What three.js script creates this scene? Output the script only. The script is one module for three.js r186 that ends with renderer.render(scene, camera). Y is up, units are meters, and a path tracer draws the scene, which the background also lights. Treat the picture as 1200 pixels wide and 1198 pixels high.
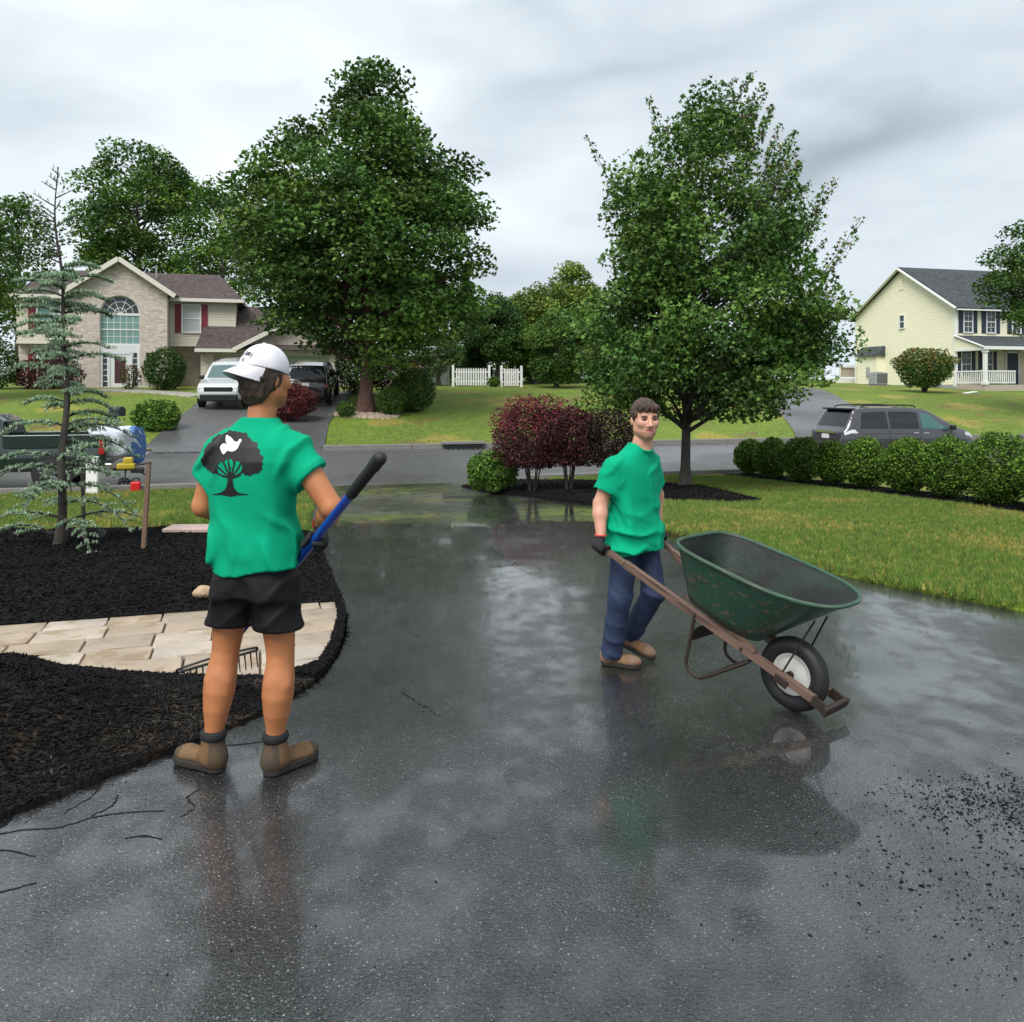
import * as THREE from 'three';
import { mergeGeometries, mergeVertices, toCreasedNormals } from 'three/addons/utils/BufferGeometryUtils.js';
import { RoundedBoxGeometry } from 'three/addons/geometries/RoundedBoxGeometry.js';

// ---------------------------------------------------------------- camera, sky, sun, exposure
const scene = new THREE.Scene();
const camera = new THREE.PerspectiveCamera(61.84, 1200 / 1198, 0.05, 900);
camera.position.set(0, 1.65, 0);
camera.lookAt(0, 1.65, -10);
camera.setViewOffset(1200, 1198, 0, 144, 1200, 1198);      // level camera, picture cropped below its axis
const renderer = new THREE.WebGLRenderer({ antialias: true });
renderer.setSize(1024, 1022);
renderer.toneMapping = THREE.LinearToneMapping;
renderer.toneMappingExposure = 2.5;
renderer.shadowMap.enabled = true;

// small seeded helpers
function rng(seed) { let s = seed | 0; return () => { s = (s + 0x6d2b79f5) | 0; let t = Math.imul(s ^ (s >>> 15), 1 | s); t = (t + Math.imul(t ^ (t >>> 7), 61 | t)) ^ t; return ((t ^ (t >>> 14)) >>> 0) / 4294967296; }; }
const clamp = (x, a = 0, b = 1) => Math.min(b, Math.max(a, x)), mixn = (a, b, t) => a + (b - a) * t, ss = (a, b, x) => { const t = clamp((x - a) / (b - a)); return t * t * (3 - 2 * t); };
const hash3 = (x, y, z) => { let h = Math.imul(x, 374761393) ^ Math.imul(y, 668265263) ^ Math.imul(z, 2147483647 ^ 0x5bd1e995); h = Math.imul(h ^ (h >>> 13), 1274126177); h ^= h >>> 16; h = Math.imul(h, 2246822519); return ((h ^ (h >>> 13)) >>> 0) / 4294967296; };
function noise3(x, y, z) {
  const ix = Math.floor(x), iy = Math.floor(y), iz = Math.floor(z), fx = x - ix, fy = y - iy, fz = z - iz;
  const u = fx * fx * (3 - 2 * fx), v = fy * fy * (3 - 2 * fy), w = fz * fz * (3 - 2 * fz), L = mixn;
  return L(L(L(hash3(ix, iy, iz), hash3(ix + 1, iy, iz), u), L(hash3(ix, iy + 1, iz), hash3(ix + 1, iy + 1, iz), u), v), L(L(hash3(ix, iy, iz + 1), hash3(ix + 1, iy, iz + 1), u), L(hash3(ix, iy + 1, iz + 1), hash3(ix + 1, iy + 1, iz + 1), u), v), w);
}
const noise2 = (x, y) => noise3(x, y, 7.31);
function fbm2(x, y, o = 4) { let a = 0.5, s = 0, n = 0; for (let i = 0; i < o; i++) { s += a * noise3(x, y, i * 17.3); n += a; x = x * 2.03 + 5.1; y = y * 2.03 + 3.7; a *= 0.5; } return s / n; }
function fbm3(x, y, z, o = 4) { let a = 0.5, s = 0, n = 0; for (let i = 0; i < o; i++) { s += a * noise3(x, y, z); n += a; x = x * 2.03 + 5.1; y = y * 2.03 + 3.7; z = z * 2.03 + 1.9; a *= 0.5; } return s / n; }

{ // overcast sky: a bright grey-white deck with softer darker banks
  const W = 2048, H = 1024, data = new Float32Array(W * H * 4);
  const banks = [[0.46, 0.30, 0.20, 0.042, 0.28, 0.30], [0.36, 0.265, 0.12, 0.03, 0.2, 0.2], [-0.58, 0.33, 0.16, 0.045, 0.2, 0.0], [0.14, 0.36, 0.09, 0.014, 0.13, 0.15], [-0.05, 0.44, 0.1, 0.02, 0.09, 0.1], [-0.28, 0.335, 0.1, 0.03, 0.12, 0], [-0.45, 0.41, 0.05, 0.03, 0.1, 0], [0.62, 0.42, 0.1, 0.03, 0.12, 0.1]];
  for (let r = 0; r < H; r++) {
    const up = ((r + 0.5) / H - 0.5) * Math.PI, y = Math.sin(up), cy = Math.cos(up);
    for (let c = 0; c < W; c++) {
      const a = ((c + 0.5) / W - 0.5) * 2 * Math.PI, x = Math.cos(a) * cy, z = Math.sin(a) * cy;
      const q0 = fbm3(x * 2 + 5, y * 4, z * 2, 3), n1 = fbm3(x * 4.2 + 11 + q0 * 1.2, y * 11 + q0, z * 4.2 + 4, 6), n2 = fbm3(x * 1.6 + 3.2, y * 4.5, z * 1.6 + 9.1, 4);
      let v = 0.366 + 0.27 * (n1 - 0.5) + 0.15 * (n2 - 0.5);
      if (z < -0.2) {                                       // the banks that stand over the street
        const px = x / -z, py = y / -z, wob = (fbm2(px * 6, py * 12, 4) - 0.5) * 0.16;
        for (const [bx, by, rx, ry, depth, tilt] of banks) { const dx = px - bx, dy = py - by - dx * tilt + wob * 0.5, q = (dx / rx) ** 2 + ((dy + (n1 - 0.5) * 0.05) / ry) ** 2; v -= 0.36 * depth * Math.exp(-q) * (0.55 + 0.9 * n1); }
        v += 0.05 * Math.exp(-(((px + 0.3) / 0.3) ** 2) - ((py - 0.38) / 0.1) ** 2);
      }
      v = mixn(0.37, v, ss(0, 0.18, y)) * (y < 0 ? mixn(1, 0.35, ss(0, -0.2, y)) : 1);
      const i = (r * W + c) * 4, w = clamp((v - 0.2) / 0.25);
      data[i] = v * mixn(0.83, 0.925, w); data[i + 1] = v * mixn(0.96, 1.005, w); data[i + 2] = v * mixn(1.075, 1.075, w); data[i + 3] = 1;
    }
  }
  const sky = new THREE.DataTexture(data, W, H, THREE.RGBAFormat, THREE.FloatType);
  sky.mapping = THREE.EquirectangularReflectionMapping; sky.magFilter = THREE.LinearFilter; sky.minFilter = THREE.LinearFilter; sky.needsUpdate = true;
  scene.background = sky; scene.environment = sky;
}
const sun = new THREE.DirectionalLight(new THREE.Color(1, 0.97, 0.92), 1.5);   // veiled sun high behind the camera
sun.position.set(-14, 40, 16); sun.target.position.set(0, 0, -12);
sun.castShadow = true; sun.shadow.radius = 60; sun.shadow.mapSize.set(2048, 2048);
Object.assign(sun.shadow.camera, { left: -45, right: 45, top: 45, bottom: -45, near: 1, far: 140 });
scene.add(sun, sun.target);


// ---------------------------------------------------------------- scene-building helpers
const V = (x, y, z) => new THREE.Vector3(x, y, z), taken = new Map();
const numbered = (n) => { const k = taken.get(n) ?? 0; taken.set(n, k + 1); return k ? n + '_' + String(k).padStart(3, '0') : n; };
const lin = (r, g, b) => new THREE.Color().setRGB(r, g, b);
const mat = (c, roughness = 0.8, extra = {}) => new THREE.MeshStandardMaterial({ color: Array.isArray(c) ? lin(...c) : c, roughness, ...extra });
const phys = (c, roughness = 0.8, extra = {}) => new THREE.MeshPhysicalMaterial({ color: Array.isArray(c) ? lin(...c) : c, roughness, ...extra });
function plain(g) { // position, normal, uv only, no index
  const o = g.index ? g.toNonIndexed() : g;
  for (const k of Object.keys(o.attributes)) if (!['position', 'normal', 'uv'].includes(k)) o.deleteAttribute(k);
  if (!o.attributes.normal) o.computeVertexNormals();
  if (!o.attributes.uv) o.setAttribute('uv', new THREE.BufferAttribute(new Float32Array(o.attributes.position.count * 2), 2));
  return o;
}
const merge = (list) => { list = [list].flat(9).filter(Boolean); return list.length === 1 ? list[0] : mergeGeometries(list.map(plain)); };
function mesh(name, geo, m, parent, pos) {
  const o = new THREE.Mesh(merge(geo), m); o.name = parent === scene ? numbered(name) : name; o.castShadow = o.receiveShadow = true;
  if (pos) o.position.set(...pos);
  parent.add(o); return o;
}
function tag(o, label, category, group, kind) { if (label) o.userData.label = label; if (category) o.userData.category = category; if (group) o.userData.group = group; if (kind) o.userData.kind = kind; return o; }
function thing(name, label, category, pos = [0, 0, 0], turn = 0, group) { const o = new THREE.Group(); o.name = numbered(name); o.position.set(...pos); o.rotation.y = turn; scene.add(o); return tag(o, label, category, group); }
function struct(name, geo, m) { const o = mesh(name, geo, m, scene); o.userData.kind = 'structure'; return o; }
function copyOf(root, label, group) { const r = root.clone(); r.name = numbered(root.name.replace(/_\d{3}$/, '')); r.userData = { ...root.userData }; if (label) r.userData.label = label; if (group) r.userData.group = group; scene.add(r); return r; }
const box = (w, h, d, x = 0, y = 0, z = 0, rx = 0, ry = 0, rz = 0) => { const g = new THREE.BoxGeometry(w, h, d); if (rx) g.rotateX(rx); if (rz) g.rotateZ(rz); if (ry) g.rotateY(ry); return g.translate(x, y, z); };
const rbox = (w, h, d, r, x = 0, y = 0, z = 0, s = 2) => new RoundedBoxGeometry(w, h, d, s, Math.min(r, w / 2.01, h / 2.01, d / 2.01)).translate(x, y, z);
const bx = (x0, x1, y0, y1, z0, z1) => box(x1 - x0, y1 - y0, z1 - z0, (x0 + x1) / 2, (y0 + y1) / 2, (z0 + z1) / 2);
function bar(a, b, r0, r1 = r0, seg = 8) { const d = new THREE.Vector3().subVectors(b, a), g = new THREE.CylinderGeometry(r1, r0, d.length(), seg, 1); g.translate(0, d.length() / 2, 0); g.applyQuaternion(new THREE.Quaternion().setFromUnitVectors(V(0, 1, 0), d.normalize())); return g.translate(a.x, a.y, a.z); }
function beam(a, b, w, h, up = V(0, 1, 0)) { const d = new THREE.Vector3().subVectors(b, a), L = d.length(); d.normalize(); const s = new THREE.Vector3().crossVectors(d, up).normalize(), n = new THREE.Vector3().crossVectors(s, d); const g = new RoundedBoxGeometry(L, h, w, 1, Math.min(w, h) * 0.12); g.applyMatrix4(new THREE.Matrix4().makeBasis(d, n, s)); return g.translate((a.x + b.x) / 2, (a.y + b.y) / 2, (a.z + b.z) / 2); }
function tube(pts, r, seg = 24, rad = 8, closed = false) { return new THREE.TubeGeometry(new THREE.CatmullRomCurve3(pts, closed, 'catmullrom', 0.4), seg, r, rad, closed); }
function taperTube(pts, rad, n = 8) { // pts: Vector3[], rad: number[]; a limb that follows points
  const pos = [], idx = [], uv = []; let ref = V(0.31, 0.12, 0.94); let len = 0;
  for (let i = 0; i < pts.length; i++) {
    const t = new THREE.Vector3().subVectors(pts[Math.min(i + 1, pts.length - 1)], pts[Math.max(i - 1, 0)]).normalize(), s = new THREE.Vector3().crossVectors(t, ref);
    if (s.lengthSq() < 1e-4) s.crossVectors(t, V(1, 0, 0)); s.normalize(); const b = new THREE.Vector3().crossVectors(s, t); ref = b.clone().negate().cross(t).length() > 0 ? new THREE.Vector3().crossVectors(s, t) : ref;
    if (i) len += pts[i].distanceTo(pts[i - 1]);
    for (let k = 0; k <= n; k++) { const a = (k / n) * 2 * Math.PI, c = Math.cos(a) * rad[i], q = Math.sin(a) * rad[i]; pos.push(pts[i].x + s.x * c + b.x * q, pts[i].y + s.y * c + b.y * q, pts[i].z + s.z * c + b.z * q); uv.push(k / n, len); }
    if (i) for (let k = 0; k < n; k++) { const p = (i - 1) * (n + 1) + k; idx.push(p, p + 1, p + n + 1, p + 1, p + n + 2, p + n + 1); }
  }
  const g = new THREE.BufferGeometry(); g.setAttribute('position', new THREE.Float32BufferAttribute(pos, 3)); g.setAttribute('uv', new THREE.Float32BufferAttribute(uv, 2)); g.setIndex(idx); g.computeVertexNormals(); return g;
}
function geo(pos, idx, uv, col) { const g = new THREE.BufferGeometry(); g.setAttribute('position', new THREE.Float32BufferAttribute(pos, 3)); if (uv) g.setAttribute('uv', new THREE.Float32BufferAttribute(uv, 2)); if (col) g.setAttribute('color', new THREE.Float32BufferAttribute(col, 3)); if (idx) g.setIndex(idx); g.computeVertexNormals(); return g; }
function prism(poly, depth, bevel = 0) { const s = new THREE.Shape(poly.map(([x, y]) => new THREE.Vector2(x, y))); return new THREE.ExtrudeGeometry(s, { depth, bevelEnabled: bevel > 0, bevelThickness: bevel, bevelSize: bevel, bevelOffset: -bevel, bevelSegments: 1, curveSegments: 8 }); }
function tex(w, h, f, srgb, rep = true) { // f(x, y, out) fills 0..1
  const d = new Uint8Array(w * h * 4), o = [0, 0, 0];
  for (let y = 0; y < h; y++) for (let x = 0; x < w; x++) { f(x / w, y / h, o, x, y); const i = (y * w + x) * 4; for (let c = 0; c < 3; c++) d[i + c] = clamp(o[c]) * 255; d[i + 3] = 255; }
  const t = new THREE.DataTexture(d, w, h); if (rep) t.wrapS = t.wrapT = THREE.RepeatWrapping; t.magFilter = THREE.LinearFilter; t.minFilter = THREE.LinearMipmapLinearFilter; if (srgb) t.colorSpace = THREE.SRGBColorSpace; t.needsUpdate = true; return t;
}
const toS = (x) => (x <= 0.0031308 ? 12.92 * x : 1.055 * Math.pow(x, 1 / 2.4) - 0.055);
// tileable noise on the unit square with n cells
const hashI = (x, y, n, s) => hash3(((x % n) + n) % n, ((y % n) + n) % n, s);
function tnoise(x, y, n, s) { x *= n; y *= n; const ix = Math.floor(x), iy = Math.floor(y), fx = x - ix, fy = y - iy, u = fx * fx * (3 - 2 * fx), v = fy * fy * (3 - 2 * fy); return mixn(mixn(hashI(ix, iy, n, s), hashI(ix + 1, iy, n, s), u), mixn(hashI(ix, iy + 1, n, s), hashI(ix + 1, iy + 1, n, s), u), v); }
function tfbm(x, y, n, o, s) { let a = 0.5, t = 0, m = 0; for (let i = 0; i < o; i++) { t += a * tnoise(x, y, n, s + i); m += a; a *= 0.5; n *= 2; } return t / m; }
// ---------------------------------------------------------------- lie of the land (y up, the camera looks along -z; d = -z)
const HP = [[-30, 0.1], [1.5, 0.005], [3.3, 0], [4.0, -0.008], [4.5, -0.03], [5.28, -0.064], [8, -0.10], [11, -0.165], [14, -0.35], [17, -0.56], [21.5, -0.745], [22.5, -0.75], [31.3, -0.5], [33, -0.2], [36, 0.32], [40, 0.88], [44, 1.3], [58, 1.9], [80, 2.4], [400, 4]];
const HM = HP.map((p, i) => { if (!i || i === HP.length - 1) return 0; const a = (p[1] - HP[i - 1][1]) / (p[0] - HP[i - 1][0]), b = (HP[i + 1][1] - p[1]) / (HP[i + 1][0] - p[0]); return a * b <= 0 ? 0 : (2 * a * b) / (a + b); });
function profile(u) { let i = 0; while (i < HP.length - 2 && u > HP[i + 1][0]) i++; const [x0, y0] = HP[i], [x1, y1] = HP[i + 1], h = x1 - x0, t = clamp((u - x0) / h), t2 = t * t, t3 = t2 * t; return (2 * t3 - 3 * t2 + 1) * y0 + (t3 - 2 * t2 + t) * h * HM[i] + (-2 * t3 + 3 * t2) * y1 + (t3 - t2) * h * HM[i + 1]; }
const streetS = (x, d) => d - 0.26 * clamp(x, -60, 60) * ss(10, 20, d);      // distance across the street, which runs a little away to the right
const Hd = (x, d) => profile(streetS(x, d)), H = (x, z) => Hd(x, -z);

// polygon test and clipping for ground sheets
function inside(poly, x, d) { let c = false; for (let i = 0, j = poly.length - 1; i < poly.length; j = i++) { const [xi, yi] = poly[i], [xj, yj] = poly[j]; if ((yi > d) !== (yj > d) && x < ((xj - xi) * (d - yi)) / (yj - yi) + xi) c = !c; } return c; }
function clipTo(poly, axis, v, sign) { const out = []; for (let i = 0; i < poly.length; i++) { const a = poly[i], b = poly[(i + 1) % poly.length], fa = (a[axis] - v) * sign, fb = (b[axis] - v) * sign; if (fa >= 0) out.push(a); if ((fa >= 0) !== (fb >= 0)) { const t = fa / (fa - fb); out.push([mixn(a[0], b[0], t), mixn(a[1], b[1], t)]); } } return out; }
function smoothLine(pts, per = 8) { const c = new THREE.CatmullRomCurve3(pts.map(([x, d]) => V(x, d, 0)), false, 'centripetal'); return c.getPoints((pts.length - 1) * per).map((p) => [p.x, p.y]); }
function edgeDist(poly, x, d) { let m = 1e9; for (let i = 0, j = poly.length - 1; i < poly.length; j = i++) { const [ax, ay] = poly[j], [bx_, by] = poly[i], ux = bx_ - ax, uy = by - ay, t = clamp(((x - ax) * ux + (d - ay) * uy) / (ux * ux + uy * uy + 1e-12)); m = Math.min(m, (x - ax - ux * t) ** 2 + (d - ay - uy * t) ** 2); } return Math.sqrt(m); }
// sheet over the land inside poly ([x, d] points); height(x, d) is absolute; skirt drops its rim
function sheet(poly, step, height, { skirt = 0, uvScale = 1, uv2, zstep } = {}) {
  const pos = [], uv = [], uvB = [], P = (x, d) => { pos.push(x, height(x, d), -d); uv.push(x * uvScale, d * uvScale); if (uv2) uvB.push(...uv2(x, d)); };
  let x0 = 1e9, x1 = -1e9, d0 = 1e9, d1 = -1e9; for (const [x, d] of poly) { x0 = Math.min(x0, x); x1 = Math.max(x1, x); d0 = Math.min(d0, d); d1 = Math.max(d1, d); }
  const stepD = (d) => (zstep ? zstep(d) : step);
  for (let d = d0; d < d1 - 1e-6;) {
    const st = stepD(d), dn = Math.min(d + st, d1), band = clipTo(clipTo(poly, 1, d, 1), 1, dn, -1);
    if (band.length > 2) for (let x = x0; x < x1 - 1e-6; x += st) {
      const xn = Math.min(x + st, x1); let crossed = false;
      for (let i = 0, j = band.length - 1; i < band.length && !crossed; j = i++) { const a = band[j], b = band[i]; if (Math.max(a[0], b[0]) < x || Math.min(a[0], b[0]) > xn) continue; if (Math.abs(a[1] - b[1]) < 1e-9 && (Math.abs(a[1] - d) < 1e-9 || Math.abs(a[1] - dn) < 1e-9)) continue; crossed = true; }
      if (!crossed) { if (inside(poly, (x + xn) / 2, (d + dn) / 2)) { P(x, d); P(xn, d); P(xn, dn); P(x, d); P(xn, dn); P(x, dn); } continue; }
      const c = clipTo(clipTo(band, 0, x, 1), 0, xn, -1); if (c.length < 3) continue;
      const v2 = c.map(([a, b]) => new THREE.Vector2(a, b)); if (THREE.ShapeUtils.isClockWise(v2)) v2.reverse();
      for (const [i, j, k] of THREE.ShapeUtils.triangulateShape(v2, [])) for (const q of [i, j, k]) P(v2[q].x, v2[q].y);
    }
    d = dn;
  }
  if (skirt) { const area = poly.reduce((s, p, i) => { const q = poly[(i + 1) % poly.length]; return s + p[0] * q[1] - q[0] * p[1]; }, 0); for (let i = 0; i < poly.length; i++) { let a = poly[i], b = poly[(i + 1) % poly.length]; if (area < 0) [a, b] = [b, a]; const n = Math.max(1, Math.ceil(Math.hypot(a[0] - b[0], a[1] - b[1]) / 0.4)); for (let k = 0; k < n; k++) { const p = [mixn(a[0], b[0], k / n), mixn(a[1], b[1], k / n)], q = [mixn(a[0], b[0], (k + 1) / n), mixn(a[1], b[1], (k + 1) / n)], hp = height(...p), hq = height(...q); const w = (r, y) => { pos.push(r[0], y, -r[1]); uv.push(r[0] * uvScale, r[1] * uvScale); if (uv2) uvB.push(...uv2(...r)); }; w(p, hp); w(p, hp - skirt); w(q, hq); w(q, hq); w(p, hp - skirt); w(q, hq - skirt); } } }
  let g = new THREE.BufferGeometry(); g.setAttribute('position', new THREE.Float32BufferAttribute(pos, 3)); g.setAttribute('uv', new THREE.Float32BufferAttribute(uv, 2)); if (uv2) g.setAttribute('uv1', new THREE.Float32BufferAttribute(uvB, 2));
  g = mergeVertices(g, 1e-4); g.computeVertexNormals(); return g;
}

// ---------------------------------------------------------------- ground materials
const grassTex = tex(1024, 1024, (x, y, o) => {
  const n = tfbm(x, y, 6, 6, 1), b = tnoise(x, y, 256, 5), c = tfbm(x, y, 24, 3, 9), e = tnoise(x, y, 128, 15), dry = ss(0.50, 0.68, tfbm(x, y, 5, 5, 31)), br = ss(0.60, 0.72, tfbm(x, y, 8, 4, 47));
  const k = 0.55 + 0.55 * b + 0.35 * (e - 0.5) + 0.4 * (n - 0.5);
  let r = mixn(0.15, 0.34, dry * (0.5 + 0.5 * c)), g = mixn(0.225, 0.29, dry * (0.5 + 0.5 * c)), bl = mixn(0.02, 0.05, dry);
  r = mixn(r, 0.20, br * 0.6); g = mixn(g, 0.13, br * 0.6); bl = mixn(bl, 0.045, br * 0.6);
  o[0] = toS(r * k); o[1] = toS(g * k); o[2] = toS(bl * k);
}, true);
const grassBump = tex(512, 512, (x, y, o) => { o[0] = o[1] = o[2] = 0.6 * tnoise(x, y, 128, 3) + 0.4 * tnoise(x, y, 256, 4); });
const grassMat = (rep) => { const t = grassTex.clone(), b = grassBump.clone(); t.repeat.set(rep, rep); b.repeat.set(rep * 5, rep * 5); t.needsUpdate = b.needsUpdate = true; return mat([1, 1, 1], 0.95, { map: t, bumpMap: b, bumpScale: 0.03 }); };
const M = {};
M.lawn = grassMat(1 / 9); M.farLawn = grassMat(1 / 13);
M.soil = mat([0.035, 0.028, 0.02], 0.95);

// wet asphalt: dark binder, pale and brown stone chips; film of water smooths it unevenly
const asphaltTex = tex(2048, 2048, (x, y, o, X, Y) => {
  let v = 0.016 + 0.012 * tfbm(x, y, 90, 3, 2), r = 1, g = 1, b = 1;
  for (let l = 0; l < 2; l++) { const n = l ? 520 : 250, cx = x * n, cy = y * n, ix = Math.floor(cx), iy = Math.floor(cy); let best = 9, id = 0; for (let j = -1; j < 2; j++) for (let i = -1; i < 2; i++) { const hx = hashI(ix + i, iy + j, n, 3 + l * 9), hy = hashI(ix + i, iy + j, n, 4 + l * 9), dx = ix + i + hx - cx, dy = iy + j + hy - cy, q = dx * dx + dy * dy; if (q < best) { best = q; id = hashI(ix + i, iy + j, n, 5 + l * 9); } }
    const thr = l ? 0.62 : 0.75, rad = 0.05 + 0.16 * hash3(Math.floor(id * 1e6), 1, 1); if (id > thr && best < rad) { const t = (id - thr) / (1 - thr), s = ss(rad, rad * 0.5, best), lum = 0.03 + 0.26 * t * t * t * t * t + 0.05 * t; v = mixn(v, lum, s); if (hash3(Math.floor(id * 1e6), 3, 3) > 0.82) { r = 1.15; b = 0.75; } } }
  o[0] = toS(v * r); o[1] = toS(v * g * 1.01); o[2] = toS(v * b * 1.03);
}, true);
const asphaltBump = tex(2048, 2048, (x, y, o) => { let h = 0; for (const [n, w, s] of [[190, 0.62, 8], [430, 0.38, 9]]) { const cx = x * n, cy = y * n, ix = Math.floor(cx), iy = Math.floor(cy); let b = 9, id = 0; for (let j = -1; j < 2; j++) for (let i = -1; i < 2; i++) { const dx = ix + i + hashI(ix + i, iy + j, n, s) - cx, dy = iy + j + hashI(ix + i, iy + j, n, s + 20) - cy, q = dx * dx + dy * dy; if (q < b) { b = q; id = hashI(ix + i, iy + j, n, s + 40); } } h += w * (0.35 + 0.65 * id) * clamp(1 - b * 1.5); } o[0] = o[1] = o[2] = h; });
const DW = 14, DD = 26;                                       // metres covered by the water-film map
const filmTex = tex(1024, 2048, (x, y, o) => {
  const X = x * DW - 5, D = y * DD - 3, a = fbm2(X * 0.9 + 7, D * 0.55, 5), b = fbm2(X * 4 + 40, D * 3, 4), w = ss(0.3, 0.72, a * 0.7 + b * 0.3), scuff = ss(0.5, 0.8, fbm2(X * 7 + 3, D * 2.2 + 9, 4));
  o[0] = mixn(1, 0.3, ss(0.42, 0.64, a * 0.4 + b * 0.25 + 0.35 * fbm2(X * 11 + 5, D * 8, 3))) * mixn(1, 0.6, scuff); o[2] = 0; o[1] = mixn(0.055, 0.14, w) + 0.09 * scuff;
});
filmTex.channel = 1;
M.drive = (() => { const t = asphaltTex, b = asphaltBump; t.repeat.set(1 / 2.4, 1 / 2.4); b.repeat.set(1 / 2.4, 1 / 2.4); return phys([0.8, 0.8, 0.82], 0.23, { vertexColors: true, map: t, bumpMap: b, bumpScale: 0.004, ior: 1.66, clearcoat: 1, clearcoatMap: filmTex, clearcoatRoughness: 1, clearcoatRoughnessMap: filmTex }); })();
M.street = (() => { const t = asphaltTex.clone(), b = asphaltBump.clone(); t.repeat.set(1 / 4, 1 / 4); b.repeat.set(1 / 4, 1 / 4); t.needsUpdate = b.needsUpdate = true; const p = tex(512, 512, (x, y, o) => { o[0] = o[2] = 0; o[1] = 0.3 + 0.3 * ss(0.35, 0.65, tfbm(x, y, 5, 5, 77)); }); p.repeat.set(1 / 14, 1 / 14); return phys([2.6, 2.6, 2.65], 1, { map: t, bumpMap: b, bumpScale: 0.002, roughnessMap: p }); })();
const concreteTex = tex(512, 512, (x, y, o) => { const n = tfbm(x, y, 8, 6, 3), v = 0.24 + 0.16 * (n - 0.5) + 0.05 * (tnoise(x, y, 200, 4) - 0.5); o[0] = toS(v * 1.03); o[1] = toS(v); o[2] = toS(v * 0.93); }, true);
M.kerb = mat([0.75, 0.75, 0.75], 0.8, { map: concreteTex });

// ---------------------------------------------------------------- ground sheets
struct('ground', sheet([[-320, -20], [320, -20], [320, 420], [-320, 420]], 6, (x, d) => Hd(x, d) - 0.35 - 0.15 * ss(10, 30, d), { zstep: (d) => (d < 70 ? 3 : 14) }), M.soil);

const driveLeft = smoothLine([[-3.6, 0.6], [-2.6, 2.3], [-1.98, 3.2], [-1.67, 3.68], [-1.30, 4.33], [-1.13, 4.95], [-1.12, 5.5], [-1.17, 6.0], [-1.26, 6.5], [-1.42, 7.1], [-1.95, 8.9], [-2.7, 11.4], [-3.55, 15.2], [-4.7, 19.2], [-6.2, 20.42]], 6);
const driveRight = smoothLine([[0.3, 22.1], [-0.9, 20.9], [0.05, 18.1], [0.8, 16.9], [1.42, 15.6], [1.9, 10.9], [2.35, 9.6], [3.14, 7.85], [3.97, 6.6], [5.6, 4.8], [9, 2.6]], 6);
const drivePoly = [...driveLeft, [-6.2, 20.45], [0.3, 22.12], ...driveRight, [9, -3], [-3.6, -3]];
const driveH = (x, d) => Hd(x, d) + 0.008 * (fbm2(x * 1.6, d * 1.6, 3) - 0.5);
const drive = struct('driveway', sheet(drivePoly, 0.3, driveH, { skirt: 0.05, uv2: (x, d) => [(x + 5) / DW, (d + 3) / DD], zstep: (d) => (d < 9 ? 0.1 : 0.3) }), M.drive);
{ const p = drive.geometry.attributes.position, c = []; for (let i = 0; i < p.count; i++) { const x = p.getX(i), d = -p.getZ(i), k = 0.4 + 1.1 * fbm2(x * 0.9 + 3, d * 0.9, 4), s = ss(0.52, 0.66, fbm2(x * 2.6 + 30, d * 2.6, 4)), q = k * mixn(1, 0.62, s); c.push(q, q, q); } drive.geometry.setAttribute('color', new THREE.Float32BufferAttribute(c, 3)); }   // worn and oil-dark patches of the paving

const NS = 22, FS = 31.3, alongNear = [], alongFar = [];
for (let x = -70; x <= 70; x += 2) { alongNear.push([x, NS + 0.26 * clamp(x, -60, 60)]); alongFar.push([x, FS + 0.26 * clamp(x, -60, 60)]); }
struct('street', sheet([...alongNear, ...alongFar.slice().reverse()], 1, (x, d) => Hd(x, d) - 0.012 + 0.05 * Math.sin(Math.PI * clamp((streetS(x, d) - NS) / (FS - NS))), { uvScale: 1 }), M.street);
// kerb on the far side (with the gaps of two drives) and on the near side beside the drive
function kerbRun(x0, x1, side) { const g = [], base = side < 0 ? NS : FS; for (let x = x0; x < x1 - 0.01; x += 3) { const xe = Math.min(x + 2.985, x1), f = (q) => base + 0.26 * q, a = V(x, 0, -f(x)), b = V(xe, 0, -f(xe)); a.y = Hd(x, f(x)); b.y = Hd(xe, f(xe)); const m = beam(a.clone().add(V(0, 0.045, 0)), b.clone().add(V(0, 0.045, 0)), 0.17, 0.24); g.push(m); } return g; }
const kerb = new THREE.Group(); kerb.name = 'kerb'; kerb.userData.kind = 'structure'; scene.add(kerb);
for (const [a, b, s] of [[-46, -12.15, 1], [-6.55, 11.55, 1], [16.15, 52, 1], [-46, -6.4, -1], [0.4, 40, -1]]) for (const g of kerbRun(a, b, s)) mesh('kerbstone', g, M.kerb, kerb);

// lawns
const rightLawn = [...driveRight.slice(6).reverse().map((p) => p), ...[]];
const lawnHeight = (x, d) => Hd(x, d) + 0.035 + 0.02 * (fbm2(x * 0.8, d * 0.8, 3) - 0.5) + 0.012 * fbm2(x * 6, d * 6, 2);
const polyRightLawn = [...driveRight.slice(6), [12, 2.6], [40, 2.6], ...[40, 30, 20, 10, 5, 0.35].map((x) => [x, NS - 0.1 + 0.26 * x])];
struct('lawn', sheet(polyRightLawn, 0.3, lawnHeight, { skirt: 0.1, zstep: (d) => (d < 16 ? 0.25 : 0.6) }), M.lawn);
const polyLeftLawn = [...driveLeft.slice(60), [-6.25, NS - 0.1 - 0.26 * 6.25], [-45, NS - 0.1 - 0.26 * 45], [-45, 5], [-6, 5.5], [-2.2, 9.0]];
struct('lawn', sheet(polyLeftLawn, 0.5, (x, d) => lawnHeight(x, d) - 0.02, { skirt: 0.1, zstep: (d) => 0.4 }), M.lawn);
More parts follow.
